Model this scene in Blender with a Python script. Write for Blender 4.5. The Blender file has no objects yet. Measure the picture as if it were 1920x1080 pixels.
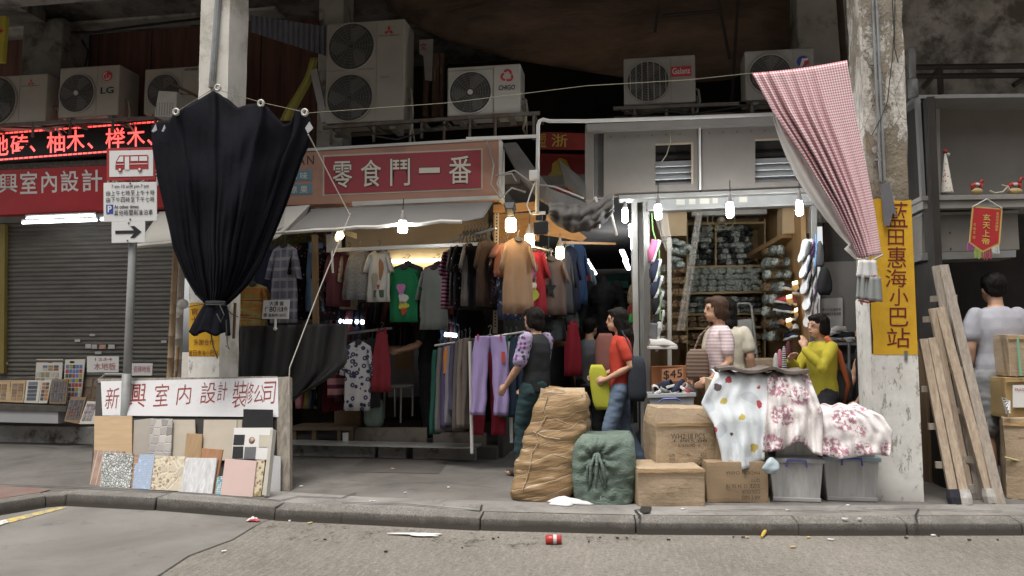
import bpy, bmesh, math, random
from mathutils import Vector, Matrix
R = math.radians
rnd = random.Random(7)
SC = bpy.context.scene
COL = SC.collection

# ------------------------------------------------------------------ camera
F, YAW, PITCH, CAMH = 1390.0, R(9.1), R(4.5), 1.3
cam_d = bpy.data.cameras.new('camera')
cam = bpy.data.objects.new('camera', cam_d)
COL.objects.link(cam)
cam.location = (0, 0, CAMH)
cam.rotation_euler = (R(90) + PITCH, 0, YAW)
cam_d.sensor_width = 36
cam_d.lens = F / 1920 * 36
cam_d.clip_start, cam_d.clip_end = 0.05, 500
SC.camera = cam

# ------------------------------------------------------------------ sky, sun, exposure
SUN_EL, SUN_AZ = R(70), R(205)          # azimuth measured from +Y, clockwise seen from above
w = bpy.data.worlds.new('World')
SC.world = w
w.use_nodes = True
wn = w.node_tree
sky = wn.nodes.new('ShaderNodeTexSky')
sky.sky_type = 'NISHITA'
sky.sun_disc = False
sky.sun_elevation, sky.sun_rotation = SUN_EL, SUN_AZ
sky.air_density, sky.dust_density, sky.ozone_density = 1.0, 4.0, 1.0
hsv = wn.nodes.new('ShaderNodeHueSaturation')      # overcast: a nearly neutral sky
hsv.inputs['Saturation'].default_value = 0.06
wn.links.new(sky.outputs[0], hsv.inputs['Color'])
wn.links.new(hsv.outputs[0], wn.nodes['Background'].inputs['Color'])
wn.nodes['Background'].inputs['Strength'].default_value = 0.12
sl = bpy.data.lights.new('sun', 'SUN')
sl.energy, sl.angle, sl.color = 1.5, R(25), (1.0, 0.94, 0.86)
so = bpy.data.objects.new('sun', sl)
COL.objects.link(so)
sd = Vector((math.sin(SUN_AZ) * math.cos(SUN_EL), math.cos(SUN_AZ) * math.cos(SUN_EL), math.sin(SUN_EL)))
so.rotation_euler = sd.to_track_quat('Z', 'Y').to_euler()
so.location = (-4, -6, 12)
SC.view_settings.view_transform = 'Standard'
SC.view_settings.look = 'None'
SC.view_settings.exposure = 0.92
SC.view_settings.gamma = 1.0
SC.cycles.max_bounces = 6
SC.cycles.use_denoising = True
SC.cycles.sample_clamp_indirect = 4.0

# ------------------------------------------------------------------ photograph geometry -> world
_cy, _sy, _cp, _sp = math.cos(YAW), math.sin(YAW), math.cos(PITCH), math.sin(PITCH)
FW, RT = Vector((-_sy * _cp, _cy * _cp, _sp)), Vector((_cy, _sy, 0))
UP = RT.cross(FW)
CAM = Vector((0, 0, CAMH))
PAVE = 0.10
def ray(px, py): return FW + RT * ((px - 960) / F) + UP * ((540 - py) / F)
def P(px, py, Y):
    d = ray(px, py); return CAM + d * (Y / d.y)
def G(px, py, z=PAVE):
    d = ray(px, py); return CAM + d * ((z - CAMH) / d.z)
def K(px, py, Y):                       # metres per photograph pixel at that depth
    return (P(px + 1, py, Y) - P(px, py, Y)).x
class Plane:
    def __init__(s, a, b, c):
        s.o = Vector(a); s.n = (Vector(b) - s.o).cross(Vector(c) - s.o).normalized()
        if s.n.y > 0: s.n = -s.n       # towards the street
    def at(s, px, py, off=0.0):
        d = ray(px, py); o = s.o + s.n * off
        return CAM + d * ((o - CAM).dot(s.n) / d.dot(s.n))
def lerp(a, b, t): return a + (b - a) * t
def pw(t, pts):                         # piecewise linear through (t, value)
    if t <= pts[0][0]: return pts[0][1]
    for (a, x), (b, y) in zip(pts, pts[1:]):
        if t <= b: return x + (y - x) * (t - a) / (b - a)
    return pts[-1][1]
def sm(t, pts):                         # the same, eased
    if t <= pts[0][0]: return pts[0][1]
    for (a, x), (b, y) in zip(pts, pts[1:]):
        if t <= b:
            q = (t - a) / (b - a); q = q * q * (3 - 2 * q); return x + (y - x) * q
    return pts[-1][1]

# ------------------------------------------------------------------ materials
class NT:
    def __init__(s, name):
        s.m = bpy.data.materials.new(name); s.m.use_nodes = True
        s.t = s.m.node_tree; s.b = s.t.nodes['Principled BSDF']
        tc = s.t.nodes.new('ShaderNodeTexCoord'); s.obj = tc.outputs['Object']; s.uv = tc.outputs['UV']
    def L(s, a, b): s.t.links.new(a, b)
    def put(s, sock, v):
        if hasattr(v, 'is_linked') or isinstance(v, bpy.types.NodeSocket): s.L(v, sock)
        else:
            if sock.type == 'RGBA' and len(v) == 3: v = (*v, 1)
            sock.default_value = v
    def map(s, vec, scale=(1, 1, 1), rot=(0, 0, 0), loc=(0, 0, 0)):
        n = s.t.nodes.new('ShaderNodeMapping'); s.L(vec, n.inputs[0])
        n.inputs['Scale'].default_value = scale; n.inputs['Rotation'].default_value = rot; n.inputs['Location'].default_value = loc
        return n.outputs[0]
    def noise(s, vec, sc=5, det=5, rough=.6, dist=0):
        n = s.t.nodes.new('ShaderNodeTexNoise'); s.L(vec, n.inputs['Vector'])
        n.inputs['Scale'].default_value = sc; n.inputs['Detail'].default_value = det
        n.inputs['Roughness'].default_value = rough; n.inputs['Distortion'].default_value = dist
        return n.outputs[0]
    def vor(s, vec, sc=5, feat='F1', out=0, rand=1):
        n = s.t.nodes.new('ShaderNodeTexVoronoi'); s.L(vec, n.inputs['Vector']); n.feature = feat
        n.inputs['Scale'].default_value = sc; n.inputs['Randomness'].default_value = rand
        return n.outputs[out]
    def math(s, op, a, b=0.0, c=0.0):
        n = s.t.nodes.new('ShaderNodeMath'); n.operation = op
        s.put(n.inputs[0], a); s.put(n.inputs[1], b); s.put(n.inputs[2], c); return n.outputs[0]
    def sep(s, vec):
        n = s.t.nodes.new('ShaderNodeSeparateXYZ'); s.L(vec, n.inputs[0]); return n.outputs
    def ramp(s, f, lo, hi):
        n = s.t.nodes.new('ShaderNodeMapRange'); s.put(n.inputs[0], f)
        n.inputs[1].default_value = lo; n.inputs[2].default_value = hi; n.clamp = True
        return n.outputs[0]
    def mix(s, f, a, b):
        n = s.t.nodes.new('ShaderNodeMix'); n.data_type = 'RGBA'
        s.put(n.inputs[0], f); s.put(n.inputs[6], a); s.put(n.inputs[7], b); return n.outputs[2]
    def stripe(s, x, k, duty=.5): return s.math('LESS_THAN', s.math('FRACT', s.math('MULTIPLY', x, k)), duty)
    def fin(s, col, r=.7, metal=0, h=None, hs=.3, hd=.01, spec=.4, alpha=None):
        s.put(s.b.inputs['Base Color'], col); s.put(s.b.inputs['Roughness'], r); s.b.inputs['Metallic'].default_value = metal
        s.b.inputs['Specular IOR Level'].default_value = spec
        if h is not None:
            n = s.t.nodes.new('ShaderNodeBump'); n.inputs['Strength'].default_value = hs; n.inputs['Distance'].default_value = hd
            s.put(n.inputs['Height'], h); s.L(n.outputs[0], s.b.inputs['Normal'])
        if alpha is not None: s.b.inputs['Alpha'].default_value = alpha
        return s.m
_mc = {}
def mat(name, c, r=.7, var=.25, sc=4, bump=.25, bsc=60, bd=.004, metal=0, dirt=None, dsc=3, dth=.58, stretch=(1, 1, 1), spec=.35):
    if name in _mc: return _mc[name]
    n = NT(name); v = n.map(n.obj, stretch)
    k = n.ramp(n.noise(v, sc, 6), .3, .7)
    col = n.mix(k, c, tuple(x * (1 - var) for x in c))
    if dirt:
        d = n.ramp(n.noise(v, dsc, 8, .7), dth - .05, dth + .08)
        col = n.mix(d, col, dirt)
    _mc[name] = n.fin(col, r, metal, n.noise(v, bsc, 4) if bump else None, bump, bd, spec)
    return _mc[name]
def emit(name, c, s):
    if name in _mc: return _mc[name]
    n = NT(name); n.b.inputs['Base Color'].default_value = (.8, .8, .8, 1)
    n.b.inputs['Emission Color'].default_value = (*c, 1); n.b.inputs['Emission Strength'].default_value = s
    _mc[name] = n.m; return n.m
def cloth(c, name=None, r=.85, var=.12):
    nm = name or 'cloth_%02x%02x%02x' % tuple(int(min(1, x) ** .45 * 255) for x in c)
    return mat(nm, c, r, var, 7, .35, 30, .006, spec=.2)

# ------------------------------------------------------------------ mesh builder
_glyph = {}
def glyphs(s, off=0.0):
    k = (s, off)
    if k not in _glyph:
        cu = bpy.data.curves.new('glyph', 'FONT'); cu.body = s; cu.size = 1; cu.offset = off; cu.resolution_u = 3
        o = bpy.data.objects.new('glyph', cu)
        me = o.to_mesh()
        vs = [v.co.copy() for v in me.vertices]; fs = [tuple(p.vertices) for p in me.polygons]
        o.to_mesh_clear(); bpy.data.objects.remove(o); bpy.data.curves.remove(cu)
        x0, x1 = min(v.x for v in vs), max(v.x for v in vs); y0, y1 = min(v.y for v in vs), max(v.y for v in vs)
        _glyph[k] = ([((v.x - x0) / max(1e-6, x1 - x0), (v.y - y0) / max(1e-6, y1 - y0)) for v in vs], fs)
    return _glyph[k]
class MB:
    def __init__(s, m=None): s.v, s.f, s.fm, s.uv, s.ms, s.cur = [], [], [], {}, [], 0; (s.use(m) if m else None)
    def use(s, m):
        if m not in s.ms: s.ms.append(m)
        s.cur = s.ms.index(m); return s
    def face(s, idx, uvs=None):
        if uvs: s.uv[len(s.f)] = uvs
        s.f.append(tuple(idx)); s.fm.append(s.cur)
    def poly(s, pts, uvs=None):
        i = len(s.v); s.v += [Vector(p) for p in pts]; s.face(range(i, i + len(pts)), uvs); return s
    def hexa(s, p):                     # four of one side, then the four opposite
        i = len(s.v); s.v += [Vector(q) for q in p]
        for q in ((0, 1, 2, 3), (7, 6, 5, 4), (0, 4, 5, 1), (1, 5, 6, 2), (2, 6, 7, 3), (3, 7, 4, 0)): s.face([i + k for k in q])
        return s
    def box(s, c, d, rz=0, M=None):
        c = Vector(c); x, y, z = d[0] / 2, d[1] / 2, d[2] / 2
        T = M or Matrix.Rotation(rz, 3, 'Z')
        pts = [(-x, -y, -z), (x, -y, -z), (x, -y, z), (-x, -y, z), (-x, y, -z), (x, y, -z), (x, y, z), (-x, y, z)]
        return s.hexa([c + T @ Vector(q) for q in pts])
    def slab(s, pts, dv):               # outline thickened by a vector (or given thickness away from the viewer)
        pts = [Vector(p) for p in pts]
        if not isinstance(dv, Vector):
            n = (pts[1] - pts[0]).cross(pts[2] - pts[1]).normalized()
            if n.dot(CAM - pts[0]) > 0: n = -n
            dv = n * dv
        i, n = len(s.v), len(pts)
        s.v += pts + [p + dv for p in pts]
        s.face(range(i, i + n)); s.face([i + n + k for k in reversed(range(n))])
        for k in range(n):
            j = (k + 1) % n; s.face((i + k, i + n + k, i + n + j, i + j))
        return s
    def tube(s, pts, r, n=8, cap=True, sq=1.0):
        pts = [Vector(p) for p in pts]; rs = r if isinstance(r, (list, tuple)) else [r] * len(pts)
        i0 = len(s.v); pu = None
        for k, p in enumerate(pts):
            t = (pts[min(k + 1, len(pts) - 1)] - pts[max(k - 1, 0)]).normalized()
            if pu is None:
                a = Vector((0, 0, 1)) if abs(t.z) < .9 else Vector((1, 0, 0)); pu = t.cross(a).normalized()
            u = (pu - t * pu.dot(t)).normalized(); pu = u; w_ = t.cross(u)
            for q in range(n):
                a = 2 * math.pi * q / n; s.v.append(p + (u * math.cos(a) + w_ * math.sin(a) * sq) * rs[k])
        for k in range(len(pts) - 1):
            for q in range(n):
                a, b = i0 + k * n + q, i0 + k * n + (q + 1) % n; s.face((a, b, b + n, a + n))
        if cap:
            s.face([i0 + q for q in reversed(range(n))]); s.face([i0 + (len(pts) - 1) * n + q for q in range(n)])
        return s
    def grid(s, fn, nu, nv, uv=None, closed=False):
        i0 = len(s.v); W = nu if closed else nu + 1
        for b in range(nv + 1):
            for a in range(W): s.v.append(Vector(fn(a / nu, b / nv)))
        for b in range(nv):
            for a in range(nu):
                p, q = i0 + b * W + a, i0 + b * W + (a + 1) % W
                u = None
                if uv: u = [(x * uv[0], y * uv[1]) for x, y in ((a / nu, b / nv), ((a + 1) / nu, b / nv), ((a + 1) / nu, (b + 1) / nv), (a / nu, (b + 1) / nv))]
                s.face((p, q, q + W, p + W), u)
        return s
    def ball(s, c, r, n=10, m=8, T=None):
        c = Vector(c); r = r if isinstance(r, (list, tuple)) else (r, r, r); T = T or Matrix.Identity(3)
        i0 = len(s.v); s.v.append(c + T @ Vector((0, 0, r[2])))
        for b in range(1, m):
            ph = math.pi * b / m
            for a in range(n):
                th = 2 * math.pi * a / n
                s.v.append(c + T @ Vector((r[0] * math.sin(ph) * math.cos(th), r[1] * math.sin(ph) * math.sin(th), r[2] * math.cos(ph))))
        s.v.append(c + T @ Vector((0, 0, -r[2]))); e = len(s.v) - 1
        for a in range(n):
            s.face((i0, i0 + 1 + a, i0 + 1 + (a + 1) % n)); s.face((e, e - n + (a + 1) % n, e - n + a))
        for b in range(m - 2):
            for a in range(n):
                p, q = i0 + 1 + b * n + a, i0 + 1 + b * n + (a + 1) % n; s.face((p, p + n, q + n, q))
        return s
    def lathe(s, c, prof, n=16, axis=(0, 0, 1)):
        ax = Vector(axis).normalized(); a = Vector((1, 0, 0)) if abs(ax.x) < .9 else Vector((0, 1, 0))
        u = ax.cross(a).normalized(); w_ = ax.cross(u); c = Vector(c); i0 = len(s.v)
        for r, h in prof:
            for q in range(n):
                t = 2 * math.pi * q / n; s.v.append(c + ax * h + (u * math.cos(t) + w_ * math.sin(t)) * r)
        for k in range(len(prof) - 1):
            for q in range(n):
                p, p2 = i0 + k * n + q, i0 + k * n + (q + 1) % n; s.face((p, p2, p2 + n, p + n))
        s.face([i0 + q for q in reversed(range(n))]); s.face([i0 + (len(prof) - 1) * n + q for q in range(n)])
        return s
    def text(s, txt, q, bold=.0, lift=.003):       # quad tl, tr, br, bl in world space, facing the street
        vs, fs = glyphs(txt, bold); tl, tr, br, bl = [Vector(p) for p in q]
        n = (tr - tl).cross(bl - tl).normalized()
        if n.dot(CAM - tl) < 0: n = -n
        i = len(s.v)
        for x, y in vs:
            s.v.append((bl * (1 - x) + br * x) * (1 - y) + (tl * (1 - x) + tr * x) * y + n * lift)
        for f in fs: s.face([i + k for k in f])
        return s
    def build(s, name, parent=None, smooth=False, bev=0, sub=0, solid=0, wn=True):
        me = bpy.data.meshes.new(name); me.from_pydata([tuple(v) for v in s.v], [], s.f)
        for m in s.ms: me.materials.append(m)
        me.polygons.foreach_set('material_index', s.fm)
        if s.uv:
            ul = me.uv_layers.new(name='UVMap')
            for fi, us in s.uv.items():
                for li, u in zip(me.polygons[fi].loop_indices, us): ul.data[li].uv = u
        if wn:
            bm = bmesh.new(); bm.from_mesh(me); bmesh.ops.recalc_face_normals(bm, faces=bm.faces); bm.to_mesh(me); bm.free()
        if smooth: me.polygons.foreach_set('use_smooth', [True] * len(me.polygons))
        me.update()
        o = bpy.data.objects.new(name, me); COL.objects.link(o)
        if parent: o.parent = parent
        if solid:
            m = o.modifiers.new('thickness', 'SOLIDIFY'); m.thickness = solid; m.offset = 0
        if bev:
            m = o.modifiers.new('edges', 'BEVEL'); m.width = bev; m.segments = 2; m.limit_method = 'ANGLE'; m.angle_limit = R(40)
        if sub:
            m = o.modifiers.new('smooth', 'SUBSURF'); m.levels = m.render_levels = sub
        return o
def tag(o, label, cat, group=None, kind=None):
    if label: o['label'] = label
    if cat: o['category'] = cat
    if group: o['group'] = group
    if kind: o['kind'] = kind
    return o
ROOTS = []
def thing(name, label, cat, group=None):
    o = bpy.data.objects.new(name, None); o.empty_display_size = .1; COL.objects.link(o); ROOTS.append(o)
    return tag(o, label, cat, group)
def struct(o): o['kind'] = 'structure'; return o
def settle():                           # put every origin at the base of its thing; world positions stay
    for o in list(COL.objects):
        if o.parent or o.get('placed'): continue
        ch = list(o.children)
        if o.type == 'EMPTY':
            pts = []
            def walk(q):
                if q.type == 'MESH': pts.extend(v.co for v in q.data.vertices)
                for c in q.children: walk(c)
            walk(o)
        elif o.type == 'MESH' and o.data.users == 1: pts = [v.co for v in o.data.vertices]
        else: continue
        if not pts: continue
        c = Vector(((min(p.x for p in pts) + max(p.x for p in pts)) / 2, (min(p.y for p in pts) + max(p.y for p in pts)) / 2, min(p.z for p in pts)))
        if o.type == 'MESH': o.data.transform(Matrix.Translation(-c))
        o.location = c
        for q in ch: q.location = Vector(q.location) - c
def lamp(name, loc, col, watts, r=.04, parent=None):
    l = bpy.data.lights.new(name, 'POINT'); l.energy = watts; l.color = col; l.shadow_soft_size = r
    o = bpy.data.objects.new(name, l); COL.objects.link(o); o.location = loc
    if parent: o.parent = parent
    return o
# ================================================================== SETTING
# ---- materials of the setting
def m_road():
    n = NT('concrete_road'); v = n.obj
    big = n.ramp(n.noise(v, .6, 6, .65), .35, .65)
    c = n.mix(big, (.250, .228, .198), (.165, .150, .130))
    g = n.noise(n.map(v, (22, 3.5, 1), (0, 0, R(-5))), 1.6, 5, .75)      # brushed grooves across the lane
    c = n.mix(n.math('MULTIPLY', n.ramp(g, .45, .7), .55), c, (.34, .315, .28))
    gr = n.noise(v, 34, 4, .7); c = n.mix(n.math('MULTIPLY', n.ramp(gr, .54, .66), .6), c, (.085, .076, .066)); c = n.mix(n.math('MULTIPLY', n.ramp(gr, .42, .34), .5), c, (.36, .335, .30))
    fine = n.noise(v, 75, 6, .8)
    c = n.mix(n.math('MULTIPLY', n.ramp(fine, .5, .66), .75), c, (.075, .067, .058))
    c = n.mix(n.ramp(n.vor(v, 55), .16, .06), c, (.40, .37, .33))
    st = n.ramp(n.noise(v, 2.3, 8, .75), .60, .70)
    c = n.mix(n.math('MULTIPLY', st, .6), c, (.10, .088, .075))
    return n.fin(c, .9, 0, n.math('ADD', fine, g), .7, .012, .25)
def m_patch():
    n = NT('smooth_asphalt'); v = n.obj
    c = n.mix(n.ramp(n.noise(v, .9, 7, .65, .5), .38, .64), (.205, .195, .18), (.14, .132, .12))
    c = n.mix(n.math('MULTIPLY', n.ramp(n.noise(v, 3.1, 9, .8), .57, .66), .7), c, (.10, .097, .092))
    f = n.noise(v, 110, 5, .8)
    c = n.mix(n.math('MULTIPLY', n.ramp(f, .52, .7), .5), c, (.10, .095, .09))
    return n.fin(c, .85, 0, f, .35, .006, .25)
def m_pave():
    n = NT('pavement_asphalt'); v = n.obj
    c = n.mix(n.ramp(n.noise(v, 1.1, 8, .7, .4), .36, .66), (.165, .155, .143), (.085, .078, .071))
    c = n.mix(n.math('MULTIPLY', n.ramp(n.noise(v, 4.5, 9, .8), .58, .66), .8), c, (.055, .051, .047))
    f = n.noise(v, 120, 5, .8)
    c = n.mix(n.ramp(f, .58, .72), c, (.21, .2, .19))
    gum = n.ramp(n.vor(v, 5.5), .05, .035)
    c = n.mix(n.math('MULTIPLY', gum, .6), c, (.045, .042, .04))
    return n.fin(c, .8, 0, f, .4, .006, .3)
def m_strip():
    n = NT('pavement_concrete'); v = n.obj
    c = n.mix(n.ramp(n.noise(v, 1.7, 8, .7, .6), .36, .64), (.27, .258, .24), (.165, .155, .145))
    c = n.mix(n.math('MULTIPLY', n.ramp(n.noise(v, 5, 9, .8), .56, .66), .8), c, (.085, .08, .074))
    cr = n.ramp(n.vor(n.map(v, (1, 1.3, 1)), 1.6, 'DISTANCE_TO_EDGE'), .006, .0)
    c = n.mix(n.math('MULTIPLY', cr, .55), c, (.06, .055, .05))
    f = n.noise(v, 110, 5, .8)
    return n.fin(c, .85, 0, f, .45, .006, .25)
def m_kerb():
    n = NT('granite_kerb'); v = n.obj
    f = n.noise(v, 70, 6, .85)
    c = n.mix(n.ramp(f, .38, .62), (.09, .084, .076), (.34, .322, .295))
    c = n.mix(n.ramp(n.noise(v, 3, 7, .7), .45, .65), c, (.16, .15, .135))
    z = n.sep(v)[2]
    c = n.mix(n.ramp(n.math('ADD', z, n.math('MULTIPLY', n.noise(v, 9, 5), .06)), .185, .115), c, (.065, .057, .048))   # gutter grime
    return n.fin(c, .85, 0, f, .8, .014, .25)
ROAD, PATCH, PAVEM, STRIP, KERB = m_road(), m_patch(), m_pave(), m_strip(), m_kerb()
struct(MB(ROAD).poly([(-150, -150, 0), (150, -150, 0), (150, 150, 0), (-150, 150, 0)]).build('road'))
a, b = G(480, 986, 0), G(300, 1079, 0)
d = (b - a).normalized()
pp = [a + Vector((0, .3, 0)), a, a + d * .4 + Vector((.03, 0, 0)), a + d * .8 - Vector((.05, 0, 0)), b, b + d * 4, b + d * 4 - Vector((14, 0, 0)), Vector((-16, 5.9, 0))]
struct(MB(PATCH).poly([Vector((p.x, p.y, .004)) for p in pp]).build('road_asphalt'))
m = MB(mat('joint_grey', (.085, .078, .07), .95)); sp = [pp[1], pp[2], pp[3], pp[4], pp[5]]
for a_, b_ in zip(sp, sp[1:]):
    t_ = (b_ - a_).normalized(); q_ = Vector((-t_.y, t_.x, 0)) * .0025; m.poly([Vector((v.x, v.y, .008)) for v in (a_ - q_, b_ - q_, b_ + q_ * .5, a_ + q_)])
struct(m.build('road_joint'))
# ---- kerb line on the road
kl = [(-5.6, 3.0), (-4.80, 5.11), (-4.66, 5.42), (-4.56, 5.50), (-3.74, 5.46), (-2.66, 5.31), (-2.12, 5.29), (-1.07, 5.25), (0.02, 5.31), (1.13, 5.46), (2.65, 5.71), (6, 6.25)]
kl = [Vector((x, y, 0)) for x, y in kl]
def off(line, dist):
    out = []
    for i, p in enumerate(line):
        t = (line[min(i + 1, len(line) - 1)] - line[max(i - 1, 0)]).normalized(); out.append(p + Vector((-t.y, t.x, 0)) * dist)
    return out
kb = off(kl, .15); kt = off(kl, .02)
kz = lambda i: .115 if i < 4 else .095
# stones of uneven length along the line
seg = [(kl[i], kl[i + 1], kb[i], kb[i + 1], i) for i in range(len(kl) - 1)]
mk = MB(KERB)
for a, b, a2, b2, i in seg:
    L = (b - a).length; n = max(1, round(L / .95)) if i not in (1, 2) else 1
    cut = [0] + [(k + rnd.uniform(-.12, .12)) / n for k in range(1, n)] + [1]
    for k in range(n):
        u0, u1 = cut[k] + (.003 / L if (k or i not in (2, 3)) else 0), cut[k + 1] - .003 / L
        h = .108 + rnd.uniform(-.005, .005); dv = Vector((rnd.uniform(-.006, .006), rnd.uniform(-.006, .006), 0))
        q = [lerp(a, b, u0) + dv, lerp(a, b, u1) + dv, lerp(a2, b2, u1), lerp(a2, b2, u0)]
        mid = [lerp(q[0], q[3], .12), lerp(q[1], q[2], .12)]
        lo = [p + Vector((0, 0, -.05)) for p in q]
        hf = h - .008 if i < 5 else h - .024
        hi = [mid[0] + Vector((0, 0, hf)), mid[1] + Vector((0, 0, hf)), q[2] + Vector((0, 0, h)), q[3] + Vector((0, 0, h))]
        mk.hexa([lo[0], lo[1], hi[1], hi[0], lo[3], lo[2], hi[2], hi[3]])
struct(mk.build('kerb', bev=.008))
bk = off(kl, .14)
struct(MB(PAVEM).poly([Vector((p.x, p.y, PAVE)) for p in bk] + [(14, 8, PAVE), (14, 26, PAVE), (-24, 26, PAVE), (-24, 3, PAVE)]).build('pavement'))
s0, s1 = off(kl, .152)[4:], off(kl, .50)[4:]
ms = MB(STRIP)
ms.poly([Vector((p.x, p.y, PAVE + .004)) for p in s0] + [Vector((p.x, p.y + .03 * math.sin(i * 2.3), PAVE + .004)) for i, p in reversed(list(enumerate(s1)))])
struct(ms.build('pavement_edge'))
n = NT('red_paving'); br = n.t.nodes.new('ShaderNodeTexBrick'); n.L(n.map(n.obj, (5, 5, 5)), br.inputs[0])
br.inputs['Color1'].default_value = (.22, .10, .075, 1); br.inputs['Color2'].default_value = (.17, .085, .065, 1); br.inputs['Mortar'].default_value = (.12, .105, .095, 1)
br.inputs['Mortar Size'].default_value = .02
REDP = n.fin(n.mix(n.ramp(n.noise(n.obj, 3, 8, .7), .4, .62), br.outputs[0], (.16, .13, .115)), .85, 0, n.noise(n.obj, 90), .4, .005)
e = off(kl, .155)
struct(MB(REDP).poly([Vector((p.x, p.y, PAVE + .008)) for p in e[:3]] + [Vector((*G(96, 919).xy, PAVE + .008)), Vector((*G(0, 912).xy, PAVE + .008)), Vector((-8, 5.9, PAVE + .008)), Vector((-8, 3, PAVE + .008))]).build('pavement_red'))
# painted line by the left kerb
n = NT('yellow_paint'); k = n.ramp(n.noise(n.obj, 14, 8, .75), .42, .56)
YPAINT = n.fin(n.mix(k, (.55, .42, .10), (.25, .23, .2)), .8)
n = NT('white_paint_worn'); k = n.ramp(n.noise(n.obj, 14, 8, .75), .45, .6)
WPAINT = n.fin(n.mix(k, (.68, .66, .6), (.28, .26, .24)), .8)
def strip_px(m, pts, z, name):
    return struct(MB(m).poly([Vector((*G(x, y, z).xy, z)) for x, y in pts]).build(name))
strip_px(YPAINT, [(0, 976), (112, 950), (124, 952), (14, 981)], .008, 'road_marking')
strip_px(WPAINT, [(-40, 986), (10, 974), (16, 979), (-40, 997)], .012, 'road_marking')
# drain patch and puddled repair on the pavement
strip_px(mat('repair_concrete', (.105, .095, .085), .7, .3, 3, .4, 80), [(690, 858), (845, 862), (822, 888), (640, 884)], PAVE + .004, 'pavement_repair')
n = NT('gutter_grit'); f = n.noise(n.obj, 60, 6, .85)
GRIT = n.fin(n.mix(n.ramp(f, .42, .6), (.055, .047, .038), (.26, .23, .19)), .95, 0, f, 1, .02, .2)
n.L(n.ramp(n.math('ADD', n.noise(n.obj, 5, 7, .8), n.math('MULTIPLY', n.noise(n.obj, 45, 3), .5)), .80, .95), n.b.inputs['Alpha'])
strip_px(GRIT, [(440, 985), (540, 979), (640, 983), (800, 995), (900, 999), (1193, 1005), (1240, 1012), (1010, 1030), (800, 1022), (640, 1018), (500, 1010)], .004, 'road_gutter')
# pavement cracks
def crack(pts, wd, z):
    m = MB(mat('crack_dark', (.03, .027, .025), .95))
    for (x0, y0), (x1, y1) in zip(pts, pts[1:]):
        a, b = G(x0, y0), G(x1, y1); t = (b - a).normalized(); q = Vector((-t.y, t.x, 0)) * wd * 1.6
        m.poly([Vector((v.x, v.y, z)) for v in (a - q, b - q, b + q * .6, a + q * .6)])
    return struct(m.build('pavement_crack'))
crack([(0, 911), (60, 913), (165, 917), (300, 923), (420, 931), (525, 941)], .006, PAVE + .012)
crack([(525, 941), (560, 933), (640, 936), (668, 926)], .005, PAVE + .012)
crack([(640, 945), (760, 948), (900, 961), (903, 950)], .005, PAVE + .014)
crack([(1197, 976), (1200, 970), (1190, 960), (1205, 957)], .006, PAVE + .014)
crack([(560, 862), (600, 858), (650, 860), (700, 858)], .008, PAVE + .012)
crack([(900, 880), (980, 872), (1060, 884)], .004, PAVE + .012)
crack([(1290, 962), (1420, 958), (1560, 962), (1700, 957), (1880, 962)], .004, PAVE + .014)
crack([(560, 905), (700, 912), (830, 905), (930, 918)], .003, PAVE + .012)
crack([(1720, 985), (1716, 970), (1722, 958)], .005, PAVE + .014)
crack([(0, 838), (60, 838), (110, 842), (175, 840)], .006, PAVE + .012)
struct(MB(mat('crack_dark', (.03, .027, .025))).poly([Vector((*G(x, y).xy, PAVE + .016)) for x, y in ((1203, 953), (1222, 954), (1219, 965), (1206, 966), (1199, 960))]).build('pavement_hole'))

# ================================================================== THE ARCADE BUILDING
CONC = mat('stained_concrete', (.27, .255, .235), .9, .45, 1.6, .5, 40, .01, dirt=(.07, .062, .055), dsc=1.8, dth=.53)
CONCL = mat('pale_concrete', (.50, .475, .43), .9, .4, 2.2, .5, 40, .01, dirt=(.10, .095, .085), dsc=2.4, dth=.57)
DARK = mat('sooty_plaster', (.030, .026, .022), .95, .5, 1.4, .3, 20)
arc = thing('arcade_building', 'old concrete arcade building with a dark stained ceiling over the row of shops', 'building')
MB(CONC).box((-4, 10.2, 5.85), (26, 7.6, .3)).build('soffit', arc)
MB(CONC).box((-4, 6.5, 5.9), (26, .3, 2.06)).build('shading_front_beam', arc)  # out of view; hung low to keep sky light out of the arcade
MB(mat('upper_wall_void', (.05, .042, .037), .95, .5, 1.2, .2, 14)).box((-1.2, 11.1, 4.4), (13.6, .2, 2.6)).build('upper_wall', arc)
# left: beam along the wall, cross beam, pier, maroon boarding
a, b = P(95, 47, 8.6), P(384, 14, 8.6)
MB(CONCL).box((-7.8, 8.85, (a.z + b.z) / 2 + .35), (6.6, .3, .7)).build('wall_beam', arc, bev=.02)
MB(CONC).hexa([P(-60, 10, 7.0), P(30, 10, 7.0), P(95, 48, 8.6), P(40, 48, 8.6), P(-60, -160, 7.0), P(30, -160, 7.0), P(95, -100, 8.6), P(40, -100, 8.6)]).build('cross_beam', arc)
a, b = P(43, 48, 8.35), P(98, 440, 8.35)
MB(CONC).box(((a.x + b.x) / 2, 8.6, 3.7), (b.x - a.x, .5, 3.8)).build('pier', arc, bev=.02)
n = NT('maroon_boarding'); x = n.sep(n.obj)[0]
c = n.mix(n.ramp(n.noise(n.map(n.obj, (9, 9, .6)), 1.2, 6), .35, .68), (.17, .075, .055), (.065, .036, .03))
c = n.mix(n.stripe(x, 1.25, .02), c, (.01, .008, .007))
MAROON = n.fin(c, .8, 0, n.noise(n.map(n.obj, (9, 9, .6)), 6), .3, .01)
MB(MAROON).box((-7.6, 8.95, 3.9), (7.5, .1, 3.4)).build('boarding', arc)
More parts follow.
